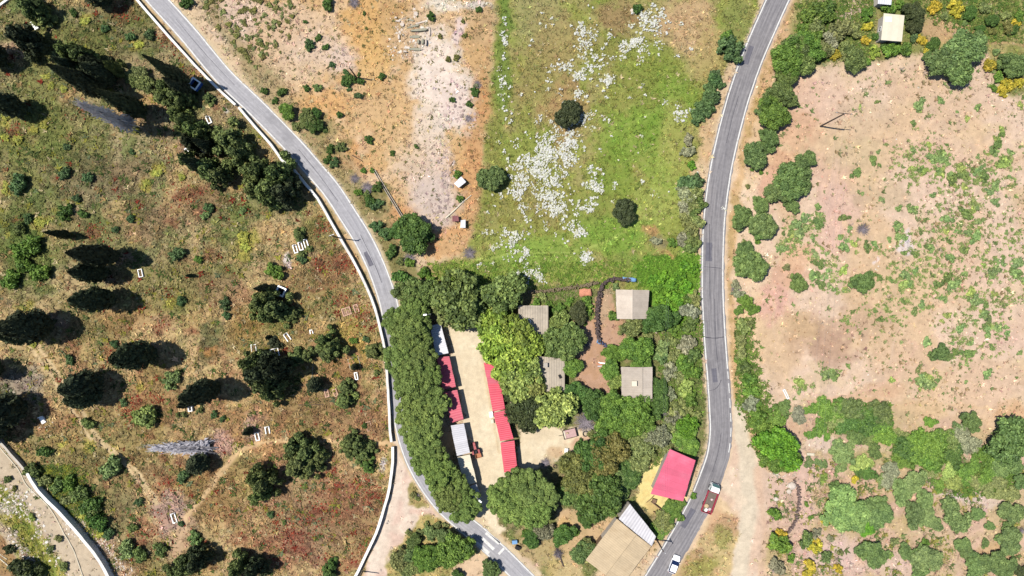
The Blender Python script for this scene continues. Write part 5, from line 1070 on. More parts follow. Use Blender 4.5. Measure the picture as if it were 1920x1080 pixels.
pf_fat = lambda t: np.where(t < .28, .45 + .55 * np.sqrt(np.clip(t / .28, 0, 1)), np.clip(1 - ((t - .28) / .72) ** 1.7, 0, 1) ** .8 + .02)
pf_slim = lambda t: np.where(t < .2, .5 + .5 * np.sqrt(np.clip(t / .2, 0, 1)), np.clip(1 - ((t - .2) / .8), 0, 1) ** .85 + .02)
CR['cypress'] = [cypress_mesh(0, pf_fat), cypress_mesh(1, pf_fat), cypress_mesh(2, pf_slim), cypress_mesh(3, pf_slim)]
# shrubs
CR['shrub'] = [lobed('foliage', lobe_dome(13, rs(1300 + k), (.18, .38), .5, .1, fill=.9), 620, .15, rs(1400 + k), .7, M_leaf, core=.8, tone_lobe=.16, tone_leaf=.28, loose=.16) for k in range(5)]
CR['thicket'] = [lobed('foliage', lobe_dome(24, rs(1500 + k), (.13, .32), .42, .1, fill=.85, wob=.2), 1900, .085, rs(1600 + k), .8, M_leaf, core=.8, tone_lobe=.12, tone_leaf=.3, loose=.16) for k in range(4)]
CR['cushion'] = [lobed('foliage', lobe_dome(5 + k, rs(1700 + k), (.3, .5), .42, .0, fill=.7, ell=1.0), 170, .24, rs(1800 + k), .8, M_leaf, core=.8, tone_lobe=.15, tone_leaf=.3, loose=.2) for k in range(5)]
# bare twigs
def twigs(name, n, r, spread=1.0, height=1.2, th=.02, material=None, cone=False):
    mb = MB()
    for i in range(n):
        a = r.uniform(0, 6.283); 
        if cone:
            z = r.uniform(.12, .97) * height; L_ = spread * (1 - .85 * z / height) * r.uniform(.7, 1.15) + .06; s = np.array([0, 0, z]); e = np.array([math.cos(a) * L_, math.sin(a) * L_, z + L_ * height * .06 * r.uniform(-.3, 1)])
        else:
            s = np.array([r.normal(0, .08), r.normal(0, .08), r.uniform(.05, .5) * height]); d = unit(np.array([math.cos(a), math.sin(a), r.uniform(.0, 1.0)])); e = s + d * spread * r.uniform(.4, .9)
        m_ = (s + e) / 2 + r.normal(0, .04, 3); mb.tube(s, m_, th, th * .7, 3, caps=False); mb.tube(m_, e, th * .7, th * .25, 3, caps=False)
        for j in range(2):
            b = m_ + (e - m_) * r.random(); mb.tube(b, b + (e - s) * .3 + r.normal(0, .12, 3), th * .5, th * .15, 3, caps=False)
    return mb.mesh(name, material)
M_twig = mat('grey_dead_twigs', (156,146,152), .95, .2, 4, .2); M_twig2 = mat('pale_dead_twigs', (226,222,230), .95, .15, 4, .2, k=.85)
CR['dead'] = [twigs('twigs', 170, rs(1900 + k), 1.0, .9, .02, M_twig) for k in range(2)]
M_twig3 = mat('bleached_twigs', (206,198,196), .95, .1, 4, .2, k=2.0)
CR['dead_cypress'] = [twigs('twigs', 240, rs(1950), 1.0, 1.0, .05, M_twig3, True), twigs('twigs', 230, rs(1951), 1.0, 1.0, .045, M_twig2, True)]
for kk, (h, r0, lm, sp, mt) in dict(pine=(.85, .05, 6, .55, None), broad=(.6, .06, 5, .45, None), plane=(.6, .06, 5, .45, M_greybark), olive=(.5, .07, 5, .45, None), conifer=(.9, .055, 0, .1, None)).items(): TRK[kk] = [trunk_mesh('trunk', h, r0, rs(2000 + len(kk) + j), lm, sp, mt) for j in range(2)]
TRK['cypress'] = [trunk_mesh('trunk', .5, .02, rs(2100), 0, 0, None, 0)]; TRK['dead_cypress'] = [MB().tube((0, 0, -.03), (0, 0, 1.0), .09, .015, 7).mesh('trunk', M_greybark)]
UNITH = dict(pine=1.35, broad=1.3, plane=1.35, olive=1.05, conifer=1.95, cypress=1.0, dead_cypress=1.0)
# ------------------------------------------------------------------ colours (as they show in full sun)
CLR = dict(dk=(72,82,48), md=(106,124,66), gn=(102,132,54), br=(104,148,46), ol=(130,138,82), gy=(142,144,112), lime=(138,162,66), pn=(104,122,60), cy=(58,66,42), cn=(98,110,60), bl=(88,114,68), yl=(184,168,58), rt=(124,124,66), pl=(146,160,84), gd=(82,110,50), br2=(140,126,106), oak=(106,128,72), sg=(124,146,86), fl=(164,166,72))
NAMES = dict(pine='umbrella pine', broad='leafy tree', plane='plane tree', olive='feathery tree', conifer='bushy conifer', cypress='cypress', dead='bare dead bush', dead_cypress='dead grey cypress', shrub='shrub', thicket='scrub thicket', broom='broom bush', cushion='cushion shrub')
HUE = dict(dk='dark green', md='mid green', gn='green', br='bright green', ol='olive', gy='grey-green', lime='lime green', pn='olive-green', cy='blackish', cn='dark', bl='bluish green', yl='yellow flowering', fl='yellow-green', rt='olive-brown', pl='pale green', gd='deep green', br2='grey-brown', oak='oak-green', sg='sage green')
LANDMARKS = [('the first gate gap in the white wall',444,198),('the ruined stone house',775,60),('the leaning wooden pole',662,140),('the straight concrete channel',730,366),('the tiny white hut',862,342),('the bleached log',852,395),('the rocky grey bank',838,320),('the white flower drift',1030,300),('the crossarm power pole',1540,237),('the cream flat-roofed hut',1674,52),('the row of three white graves',565,462),('the wide reddish grave',652,582),('the blue tomb by the slender cypresses',364,157),('the blue tomb above the spreading tree',526,546),('the white L-shaped grave',152,748),('the white box tomb',355,764),('the lone grave on bare ground',327,971),('the tall stream wall',120,972),('the second gate gap in the wall',735,834),('the three reddish graves',635,737),('the two white graves on pinkish soil',492,812),('the white-roofed yard shed',823,640),('the grey-white shed',863,822),('the lowest red shed',955,855),('the upper red shed',925,725),('the upper grey house',1000,615),('the lower grey house',1031,700),('the cream gabled cottage',1185,570),('the square-chimney cottage',1195,722),('the beige barn',1160,1035),('the pink open barn',1262,890),('the red truck',1333,932),('the white hatchback',1264,1058),('the brown farm cart',1068,812),('the blue bin',965,1017),('the painted bars on the lane',910,1015),('the grassy triangle track',785,930),('the cream trough',1520,852),('the white trough',1474,739),('the white boulders',1485,912),('the grey dead bush',1619,430),('the sandy gravel turnout',1400,900),('the dirt path fork',1640,742),('the bottom right corner',1915,1075),('the top right corner',1915,5),('the top left corner',5,5),('the brush-fenced garden',1130,610),('the orange bare bank',1245,480),('the corner of the top edge and dark road',1440,0)]
USED = {}
def auto_label(size, hue, nm, x, y):
    d = sorted((math.hypot(x - lx, (y - ly)), n, lx, ly) for n, lx, ly in LANDMARKS)
    def rel(lx, ly):
        dx, dy = x - lx, y - ly
        if math.hypot(dx, dy) < 26: return 'touching'
        if abs(dx) > 2 * abs(dy): return 'left of' if dx < 0 else 'right of'
        if abs(dy) > 2 * abs(dx): return 'above' if dy < 0 else 'below'
        return ('above left of', 'above right of', 'below left of', 'below right of')[(dx > 0) + 2 * (dy > 0)]
    base = f'{size} {hue} {nm}'; cands = []
    for (dd, n, lx, ly) in d[:4]:
        far = 'close ' if dd < 70 else ('' if dd < 160 else 'well ')
        cands.append(f'{base} {far}{rel(lx, ly)} {n}'.replace('close touching', 'touching'))
    cands.append(f'{base} between {d[0][1]} and {d[1][1]}')
    for q in ('', 'rounder ', 'second ', 'third ', 'fourth ', 'outer ', 'inner '):
        for c in cands:
            if q + c not in USED and len((q + c).split()) <= 15: USED[q + c] = 1; return q + c
    return cands[0]
cnt = 0
def plant(kind, x, y, r, h=None, c='md', label=None, group=None, crown_at=None, name=None, seed=None, sx=1.0, rot=None):
    """x, y: photo pixel of the base (cypress, dead_cypress) or of the crown's middle (others)"""
    global cnt; cnt += 1; rr = np.random.default_rng(cnt * 7 + 3)
    geo = {'broom': 'shrub'}.get(kind, kind); vs = CR[geo]; me = vs[rr.integers(len(vs))] if seed is None else vs[seed % len(vs)]
    col = lin(CLR[c]) / GAIN * 1.75 * rr.uniform(.86, 1.12) * (1 + rr.normal(0, .035, 3)); col = np.clip(col * (1.05 if kind == 'thicket' else 1.0), .006, .8); col4 = (*[float(v) for v in col], 1.0)
    rz = rr.uniform(0, 6.283) if rot is None else rot
    tree_like = kind in TRK
    if h is None: h = dict(pine=9.5, broad=r * 1.45, plane=r * 1.5, olive=r * 1.15, conifer=r * 2.0, shrub=r * 1.0, thicket=r * .5, broom=r * .95, cushion=r * .6, dead=r * 1.0).get(kind, r)
    if kind in ('cypress', 'dead_cypress'): q = w(x, y)
    else: q = w(x, y, h * .72 if tree_like else h * .5)
    bx, by = q[0] / S + CX, CY - q[1] / S; z = gz(bx, by) - .03
    size = 'tiny' if r < .8 else 'small' if r < 1.5 else 'mid-sized' if r < 2.7 else 'large' if r < 4.2 else 'very large'
    if kind in ('cypress',): size = ('short' if h < 8 else 'medium-tall' if h < 13 else 'tall') + (' slender' if r < 1.8 else ' broad')
    lab = label or auto_label(size, HUE[c], NAMES[kind], x, y)
    cat = 'tree' if tree_like else 'bush'
    nm = name or dict(pine='umbrella_pine', broad='leafy_tree', plane='plane_tree', olive='feathery_tree', conifer='conifer', cypress='cypress', dead_cypress='dead_cypress', dead='dead_bush', shrub='shrub', thicket='thicket', broom='broom_bush', cushion='cushion_shrub')[kind]
    if not tree_like:
        o = link(nm, me, None, (q[0], q[1], z), (0, 0, rz), (r * sx, r, max(h, .2) / (.62 if kind != 'dead' else 1.0) * .8)); o.color = col4; tag(o, lab, cat, group); return o
    root = empty(nm, (q[0], q[1], z), rz, lab, cat, group); U = UNITH[kind]
    s = (r * sx, r, h / U)
    o = link('crown' if kind != 'dead_cypress' else 'twigs', me, root, sc=s); o.color = col4
    tv = TRK[kind]; t = link('trunk', tv[cnt % len(tv)], root, sc=((r, r, h / U) if kind not in ('cypress', 'dead_cypress') else ((r * 5, r * 5, h) if kind == 'cypress' else (r, r, h))))
    return root
# ================================================================== THE ROW OF STONE PINES AND THE PAIR BELOW THE YARD
PR = 'umbrella pines along the yard'
for i, (x, y, r, h) in enumerate([(742,600,3.4,9),(768,622,5.2,10),(752,668,4.6,9.5),(784,672,4.6,10),(772,716,5.0,10),(800,705,4.0,9.5),(806,752,4.6,10),(780,772,5.0,9.5),(792,806,5.2,10),(794,832,4.6,9.5),(807,857,4.4,10),(822,884,4.3,10),(797,870,3.2,9.5),(844,913,4.3,10),(840,934,3.6,9.5),(872,948,4.2,9.5),(775,588,4.2,10)]):
    plant('pine', x, y, r * .94, h * (.72 + .2 * ((i * 37) % 10) / 9), 'pn', None, PR)
for x, y, r in [(1004,928,5.4),(972,912,4.4),(970,950,4.8),(945,936,4.2),(1002,958,4.0)]: plant('pine', x, y, r, 8.6, 'pn', None, 'umbrella pines below the yard')
# ================================================================== CEMETERY TREES
CY_ = 'cypresses in the cemetery'
for x, y, r, h, v, lab in [
    (218,481,2.45,18.5,0,'long fat black cypress leaning outward above two others near the oval shadows'),(197,512,2.4,13.5,1,'middle of the three fat black cypresses stacked in a column'),(209,561,2.8,16,0,'lowest of the three fat black cypresses stacked in a column'),(131,441,.95,9.5,2,'slim small cypress just above the three fat black ones'),
    (270,212,2.0,20,2,'tall slim cypress lying beside the grey dead one'),(195,172,2.6,20,2,'tallest ragged cypress with its tip pointing into the upper left corner area'),(158,138,1.7,12,3,'pointed cypress between the upper pine clump and the small blue tomb'),(212,152,2.0,12.5,1,'short cypress with bare trunk and round shadow beside the upper pine clump'),
    (352,156,1.6,20,3,'tall needle-thin cypress beside the blue tomb'),(353,174,1.6,12,2,'shorter slender cypress just below the blue tomb'),(42,207,2.6,12.5,0,'fat cypress cut by the edge with an oval shadow in the upper cemetery'),(7,112,3.0,12,1,'cypress at the very edge with its shadow on pale soil near the upper corner'),
    (92,608,3.6,17,0,'broad cypress with a long ragged shadow at the cemetery edge'),(80,622,2.6,15,1,'second broad cypress pressed against the ragged-shadow one'),(0,690,2.6,14,0,'cypress outside the edge whose shadow falls beside the cart track'),(284,661,3.2,17,0,'broad teardrop cypress alone in the middle of the cemetery'),
    (183,716,3.2,14,1,'broad double-headed cypress above the white L-shaped grave'),(182,736,2.9,12,0,'second head of the broad cypress over the white L-shaped grave'),(405,726,2.75,18,1,'broad cypress pointing at a grey-green bush, shadow to one side'),(38,762,3.8,14,0,'black cypress beside bare grey soil at the cemetery edge'),(4,800,3.4,15,1,'black cypress at the edge above the stream wall'),(20,780,3.0,14,1,'inner black cypress of the edge group above the stream wall'),
    (505,541,1.0,10,2,'thin dark cypress next to the blue tomb above the spreading tree'),(596,719,1.5,6.5,1,'small egg-shaped cypress with a neat oval shadow beside the reddish graves'),(667,687,.7,3.5,0,'tiny cypress inside the broken white kerb outline'),(357,751,1.0,6,2,'little cypress pair behind the white box tomb'),(351,757,.8,5,3,'tiny second cypress tip behind the white box tomb'),(360,517,.45,3.6,2,'tiny cypress alone with a tiny shadow in the middle meadow'),
    (383,863,2.0,8,1,'round-bottomed cypress beneath the grey dead tree'),(355,98+860,.1,.1,2,None),(470,806,.9,5,2,'little cypress above the white grave on pinkish soil'),(200,-2,3.2,12,0,'cypress cut by the top edge of the upper cemetery'),(505,632,.5,3,2,'tiny dark cypress above the open white grave frame'),(392,318,1.6,14,3,'pointed cypress inside the wall-side conifer clump'),(405,282,1.4,13,2,'narrow cypress between the wall-side conifers')]:
    if lab: plant('cypress', x, y, r * (.86 if r > 2.2 else 1), h, 'cy', lab, CY_, seed=v)
plant('dead_cypress', 257, 240, 2.0, 22, 'gy', 'long grey dead cypress lying toward the upper corner beside the tall slim one', seed=0)
dc = plant('dead_cypress', 408, 838, 2.0, 13.5, 'gy', 'grey feathery dead cypress beside the bare pinkish patch', seed=1); dc.rotation_euler = (0, R(-72), R(-4)); dc.location.z += .5
CN = 'conifers in the cemetery'
for x, y, r, h, c in [(28,62,4.2,10,'cy'),(50,8,4.0,8,'cn'),(70,30,3.2,3.6,'cn'),(118,92,3.4,9,'cn'),(145,102,3.6,9,'cn'),(160,112,3.0,8,'cy'),(172,118,2.6,8,'cy'),(205,122,1.6,8,'cn'),
    (305,160,3.0,6,'cn'),(326,176,3.4,7,'cn'),(300,180,2.6,5,'cn'),(350,182,1.6,3,'cn'),(388,182,1.5,2.6,'cn'),
    (325,212,2.2,6,'cn'),(338,226,2.8,8,'cn'),(356,240,3.4,9,'cn'),(372,254,3.0,9,'cn'),(350,262,2.4,8,'cy'),(418,262,4.6,9,'cn'),(440,282,4.0,9,'cn'),(345,296,2.6,8,'cn'),(382,314,3.8,9,'cn'),(402,326,3.2,8,'cn'),
    (478,318,4.8,11,'cn'),(512,326,4.6,11,'cn'),(498,352,5.0,11,'cn'),(470,346,4.0,10,'cn'),(524,356,4.4,10,'cy'),(500,376,2.6,8,'cn'),
    (484,566,3.8,9,'cn'),(505,578,3.6,9,'cn'),(494,590,2.8,7,'cn'),(535,590,2.6,4,'cn'),(548,588,1.8,3.5,'cn'),
    (462,682,3.4,12,'cn'),(480,700,5.0,15,'cy'),(507,694,4.0,14,'cy'),(488,722,4.2,12,'cn'),(500,738,2.8,9,'cn'),(470,690,3.4,12,'cn'),
    (605,640,2.8,6,'cn'),(618,655,3.0,6.5,'cn'),(608,664,2.4,5,'cn'),(553,668,2.6,4,'cn'),(572,668,1.8,4,'cn'),(645,727,2.0,3.6,'cn'),(644,752,2.5,4,'cn'),(698,660,2.3,4,'cn'),(706,699,.9,1.4,'cn'),
    (545,842,3.2,7,'cn'),(570,848,3.6,7,'cn'),(548,880,3.0,6,'cn'),(560,866,3.6,7,'cn'),(595,858,2.4,5,'cn'),(580,878,2.6,6,'cn'),
    (475,900,3.0,8,'cn'),(488,908,3.4,9,'cn'),(482,928,3.0,8,'cn'),(655,830,2.8,5,'cn'),(668,836,2.6,5,'cn'),(655,852,1.8,4,'cn'),(680,852,2.0,3.6,'cn'),(688,874,1.8,3,'gd'),(694,838,1.4,2.6,'cn'),
    (340,1066,3.6,8,'cn'),(362,1058,3.2,9,'cy'),(322,1078,2.6,6,'cn'),(440,1070,3.2,8,'cn'),(470,1074,3.0,9,'cy'),(622,1062,1.4,2.6,'gd'),(616,1078,2.0,3,'gd'),(508,640,1.4,2.0,'cy'),(520,648,1.0,1.8,'cy'),
    (560,441,1.7,2.6,'cn'),(565,477,1.2,1.8,'cn'),(580,466,.9,1.4,'cn'),(340,746,1.2,3,'cn'),(345,778,.8,1.4,'cn'),(332,778,.7,1.2,'cn'),(374,770,.9,1.4,'cn')]:
    plant('conifer', x, y, r * (.8 if r > 2.5 else .95), h * (1.1 if h > 5 else 1), c, None, CN)
for x, y, r in [(258,140,2.4),(270,156,2.2),(250,150,1.6)]: plant('olive', x, y, r, 2.6, 'ol', None, 'conifers in the cemetery')
for x, y, r, c in [(36,345,2.2,'bl'),(122,326,1.5,'bl'),(166,333,1.3,'bl'),(122,398,1.8,'gd'),(155,402,1.2,'gd'),(245,410,1.0,'bl'),(216,431,.9,'bl'),(333,477,1.8,'bl'),(372,487,1.0,'gn'),(52,410,1.2,'bl'),(245,70,1.2,'bl'),(280,65,1.3,'bl'),(197,53,1.0,'bl'),(137,24,1.0,'gd'),(45,470,2.6,'gn'),(62,460,2.2,'gn'),(44,496,2.0,'gn'),(75,510,2.2,'gn'),(20,525,2.2,'gn'),(36,430,1.6,'md'),(322,712,2.1,'sg'),(272,782,2.8,'pl'),(84,846,1.6,'gd'),(210,877,2.7,'sg'),(343,892,1.6,'bl'),(261,941,1.0,'bl'),(340,982,.7,'bl'),(132,674,1.2,'bl'),(402,777,.9,'bl'),(417,785,.8,'bl'),(165,795,1.6,'md'),(232,755,1.0,'bl'),(218,684,.9,'md'),(422,570,1.4,'bl'),(425,592,1.0,'bl'),(340,565,1.2,'bl'),(125,275,.9,'bl'),(145,372,1.0,'bl'),(62,882,1.9,'md'),(84,902,1.6,'ol'),(108,912,1.8,'md'),(132,906,1.9,'gn'),(150,926,2.1,'md'),(126,938,1.5,'ol'),(170,946,2.3,'gd'),(184,975,2.5,'gd'),(176,960,1.8,'md'),(250,990,1.2,'md'),(205,1000,1.4,'bl'),(240,1030,2.2,'sg'),(262,1040,1.8,'md'),(300,1030,1.6,'md'),(365,1010,1.6,'sg'),(45,1068,3.0,'dk'),(65,1075,2.0,'dk'),(18,1030,1.2,'dk'),(110,1010,.9,'ol'),(60,970,.9,'pl'),(95,1030,.9,'ol'),(120,1062,1.1,'ol'),(15,898,.9,'md'),(28,916,.7,'rt'),(686,637,.9,'bl'),(663,638,1.0,'gn'),(508,965,.9,'bl'),(532,980,.6,'md'),(566,485,1.2,'bl'),(515,510,2.2,'gn'),(683,798,.7,'gd'),(392,390,1.2,'bl'),(340,300,.8,'bl'),(215,645,1.0,'bl'),(248,285,.7,'bl'),(455,395,.9,'sg'),(385,405,1.1,'sg'),(420,205,.5,'md')]:
    plant('shrub', x, y, r, None, c, None, 'shrubs in the cemetery')
for x, y, r in [(160,40,1.3),(12,218,1.2),(88,143,1.0),(95,160,.9),(118,167,1.0),(64,243,1.0),(83,236,1.0),(10,258,1.0),(33,262,1.3),(262,85,1.2),(252,242,1.2),(10,346,1.0),(9,359,.9),(295,325,1.3),(458,445,1.6),(460,462,1.4),(160,968,1.6),(188,1002,1.0),(275,343,1.0),(340,332,1.0),(62,645,1.1),(75,416,1.4)]:
    plant('shrub', x, y, r * .9, r * .5, 'fl', auto_label('low', 'yellow-green', 'flower clump', x, y), 'yellow-green clumps in the cemetery grass', name='yellow_clump')
# ================================================================== FIELD BETWEEN THE ROADS
for x, y, r, c in [(580,84,1.25,'bl'),(597,71,.85,'gd'),(611,89,.85,'gd'),(572,41,.55,'gd'),(623,121,.75,'bl'),(652,146,1.2,'gd'),(649,155,1.2,'gd'),(660,148,1.0,'gd'),(649,136,.8,'bl'),(676,152,.9,'gd'),(673,140,.5,'gd'),(716,143,.85,'gd'),(672,179,.95,'bl'),(655,168,.6,'bl'),(596,165,1.0,'sg'),(575,166,.8,'gd'),(529,172,1.15,'gd'),(496,171,.9,'gd'),(516,189,.8,'gd'),(692,262,1.0,'gd'),(637,216,.8,'gd'),(620,280,1.1,'gd'),(640,276,1.2,'md'),(612,301,.8,'gd'),(627,305,1.2,'bl'),(682,320,.7,'gn'),(698,320,.6,'gn'),(708,351,1.2,'gd'),(693,378,1.4,'gd'),(702,384,1.3,'bl'),(672,360,1.0,'gn'),(688,364,.9,'md'),(712,380,1.0,'bl'),(706,424,1.4,'bl'),(722,438,1.6,'bl'),(735,472,1.6,'gd'),(752,518,2.0,'gd'),(750,490,1.0,'ol'),(848,187,.7,'gd'),(890,170,.9,'gd'),(890,176,.8,'gd'),(880,195,.8,'gd'),(892,160,.7,'gy'),(858,327,1.0,'gn'),(862,373,.9,'gn'),(840,111,.7,'rt'),(856,108,.8,'rt'),(808,31,1.0,'gd'),(898,18,.8,'gd'),(868,40,.5,'rt'),(871,66,.6,'rt'),(780,275,.6,'gd'),(736,287,.7,'gd'),(683,25,.5,'gd'),(687,53,.4,'rt'),(613,7,1.6,'gd'),(1195,16,1.2,'gd'),(535,295,.7,'gd'),(617,295,.6,'gd'),(825,68,.6,'rt'),(556,240,1.0,'ol'),(608,242,.9,'md'),(597,232,1.2,'ol'),(555,235,1.0,'ol'),(765,545,1.6,'gn'),(782,545,1.8,'gn'),(768,492,1.2,'gn'),(795,512,1.4,'gn'),(805,530,1.6,'gn'),(350,5,1.6,'gd'),(770,462,.8,'gn')]:
    plant('shrub', x, y, r, None, c, None, 'small bushes on the dry field')
for x, y, r, c, k in [(576,224,2.2,'md','broad'),(586,233,1.9,'gd','broad'),(537,208,1.8,'gn','broad'),(592,214,1.3,'gd','broad'),(775,437,4.1,'gd','broad'),(752,432,2.4,'gd','broad'),(795,442,2.0,'gd','broad'),(920,334,2.9,'oak','broad'),(1066,213,2.9,'dk','broad'),(1171,397,2.75,'dk','broad')]: plant(k, x, y, r, None, c, None, 'trees on the open field')
plant('dead', 663, 4, 1.7, 1.2, 'br2', 'round grey-brown dead bush at the top edge above the orange grass'); plant('dead', 878, 222, 1.2, .7, 'br2', 'grey dead brushwood on the pale bank'); plant('dead', 896, 158, 1.3, .7, 'br2', 'grey dead brushwood beside the green bushes of the pale bank'); plant('dead', 688, 352, 1.8, 1.1, 'br2', 'grey bare scrub on the lane bank'); plant('dead', 665, 335, 1.5, 1.0, 'br2', 'grey bare scrub higher up the lane bank'); plant('dead', 768, 485, 1.8, 1.1, 'br2', 'grey bare scrub below the big dark tree'); plant('dead', 880, 475, 1.9, 1.2, 'ol', 'grey-green bare scrub at the meadow corner')
# hedge west of the dark road
for x, y, r, c in [(1370,92,2.9,'bl'),(1360,70,1.7,'gn'),(1341,137,1.2,'bl'),(1339,152,1.7,'bl'),(1346,158,1.4,'bl'),(1332,170,1.8,'bl'),(1337,182,1.7,'bl'),(1324,188,1.7,'bl'),(1328,200,1.8,'bl'),(1313,204,1.7,'bl'),(1320,213,1.7,'bl'),(1305,219,1.7,'bl'),(1292,342,2.3,'bl'),(1306,340,1.7,'bl'),(1282,344,1.6,'bl'),(1300,360,2.0,'ol'),(1285,366,2.2,'gy'),(1296,378,2.2,'ol'),(1308,382,1.8,'md'),(1283,390,2.0,'gy'),(1300,397,2.0,'md'),(1287,412,2.2,'ol'),(1304,415,2.0,'ol'),(1294,430,2.0,'ol'),(1280,446,1.9,'gy'),(1298,452,2.0,'md'),(1292,464,1.8,'md'),(1297,310,1.1,'br'),(1290,285,1.6,'gy'),(1290,262,1.4,'gy'),(1230,452,1.2,'gy'),(1262,455,1.2,'gn')]:
    plant('shrub', x, y, r, None, c, None, 'hedge shrubs along the dark road')
# ================================================================== HAMLET TREES
for k, x, y, r, c in [('plane',858,562,6.0,'md'),('plane',840,572,4.2,'ol'),('plane',880,570,4.2,'md'),('plane',944,549,4.8,'md'),('plane',930,568,3.4,'pl'),('broad',790,552,4.0,'md'),('broad',768,552,3.4,'md'),
    ('plane',932,612,4.8,'lime'),('plane',956,626,5.0,'lime'),('plane',938,640,5.0,'lime'),('plane',980,652,4.4,'lime'),('plane',962,670,5.0,'lime'),('plane',980,698,4.6,'pl'),('plane',968,716,4.2,'pl'),('plane',990,722,3.6,'pl'),
    ('olive',986,748,4.0,'dk'),('olive',974,770,3.4,'dk'),('olive',1000,762,3.8,'dk'),('olive',990,785,3.2,'dk'),('plane',1040,765,4.6,'pl'),('broad',1058,642,4.4,'md'),('broad',1047,656,2.7,'md'),('broad',1070,688,2.4,'gn'),('broad',1079,738,2.8,'gd'),('olive',1050,606,2.6,'pl'),('broad',1084,587,2.3,'dk'),
    ('broad',1113,758,3.2,'gd'),('broad',1152,762,3.6,'gn'),('broad',1185,772,4.2,'gn'),('broad',1150,790,3.8,'gn'),('broad',1178,795,3.6,'gn'),('broad',1205,785,3.0,'gn'),('broad',1234,758,2.8,'gd'),('broad',1236,728,2.3,'gd'),('broad',1150,662,2.1,'gn'),('broad',1145,694,2.3,'gn'),('olive',1154,717,2.0,'pl'),('broad',1195,656,3.4,'gn'),('broad',1204,682,2.4,'gn'),('olive',1185,614,2.6,'ol'),('broad',1238,598,3.5,'gd'),('broad',1217,610,1.7,'rt'),
    ('broad',1112,856,4.2,'gd'),('broad',1140,852,4.6,'rt'),('broad',1080,888,4.2,'rt'),('broad',1068,925,3.2,'md'),('broad',1100,910,3.6,'rt'),('broad',1100,935,3.2,'md'),('broad',1128,938,5.0,'gd'),('broad',1146,922,3.2,'gd'),('broad',1173,890,3.3,'gd'),('broad',1160,905,3.4,'md'),('olive',1198,840,4.0,'ol'),('olive',1194,868,2.8,'ol'),('broad',1172,828,3.4,'gn'),('broad',1285,822,3.3,'gn'),('olive',1235,818,2.8,'gy'),('olive',1218,832,2.3,'ol'),('broad',1297,842,1.9,'gn'),
    ('broad',1057,1004,2.5,'gd'),('broad',996,1012,2.0,'gd'),('olive',1020,997,2.2,'gy'),('broad',1095,1037,2.7,'oak'),('olive',1104,1026,1.9,'ol'),('broad',1098,973,1.9,'gd'),('olive',1243,980,2.4,'ol'),('broad',1236,996,2.0,'gn'),('broad',1262,955,2.0,'gn'),('broad',1252,968,1.9,'gn'),('broad',1275,945,1.5,'gn'),('olive',1288,801,2.6,'br')]:
    plant(k, x, y, r, (None if r > 3 else r * 1.3) if not (x > 1140 and y > 820) else r * .85, c, None, 'trees around the farm houses')
for x, y, r, c in [(1005,570,1.3,'gn'),(1047,580,1.5,'gn'),(1100,567,1.5,'gn'),(1030,570,.9,'gn'),(1100,585,1.2,'gn'),(1150,592,1.3,'gn'),(1154,538,.9,'sg'),(1292,582,2.3,'gy'),(1300,560,1.9,'ol'),(1292,607,2.0,'md'),(1288,645,2.2,'gy'),(1297,665,2.0,'md'),(1282,682,2.2,'gn'),(1296,697,2.1,'gn'),(1276,705,1.8,'ol'),(1284,726,2.1,'pl'),(1292,750,1.9,'gn'),(1274,766,2.3,'ol'),(1263,786,2.2,'gy'),(1257,696,1.9,'gy'),(1240,652,2.0,'sg'),(1238,670,1.7,'sg'),(1258,738,1.6,'gy'),(1250,757,1.5,'ol'),(1258,640,1.6,'ol'),(1265,665,1.8,'ol'),(1262,612,1.8,'gn'),(1255,802,2.0,'ol'),(1302,780,1.6,'ol'),(1270,838,2.0,'ol'),(1248,836,1.6,'ol'),(1290,560,1.6,'gn'),(1258,580,1.5,'br'),(1245,560,1.6,'br'),(1258,535,1.7,'br'),(1275,520,1.6,'br'),(1240,520,1.6,'br'),(1270,560,1.7,'br'),(1225,525,1.4,'br'),(1288,540,1.7,'br'),(1285,500,1.6,'br'),(1300,505,1.4,'br'),(1232,540,1.3,'br'),(1038,632,1.0,'gn'),(1128,826,1.6,'gd'),(1085,838,1.6,'gd'),(1070,868,1.7,'gd'),(1110,815,1.2,'ol'),(1232,990,1.4,'ol'),(1010,985,1.5,'gy'),(985,1000,1.0,'gn'),(1068,566,1.1,'gn'),(1018,556,1.2,'ol'),(1215,630,1.2,'ol'),(1088,620,.6,'sg'),(1097,608,.5,'gn'),(1020,985,1.2,'gy'),(1080,1000,1.0,'gn'),(1275,970,1.0,'gn'),(1300,930,.8,'gn')]:
    plant('shrub', x, y, r, None, c, None, 'shrubs around the farm houses')
plant('dead', 1099, 644, 1.3, 1.4, 'gy', 'bare little tree in the middle of the garden soil'); plant('dead', 1098, 793, 3.2, 1.6, 'dk', 'dark heap of brushwood in shade beside the farm cart'); plant('dead', 1046, 1040, 1.6, 2.0, 'br2', 'bare leaning tree trunk with twigs near the beige barn'); plant('dead', 1023, 868, 1.6, .6, 'br2', 'brown brushwood heap at the end of the sandy yard'); plant('dead', 1247, 770, 1.6, 1.0, 'gy', 'grey bare scrub beside the square-chimney cottage trees')
log((1040,1020), (1057,1062), .22, 'dark dead trunk lying down the slope near the beige barn', M_wood)
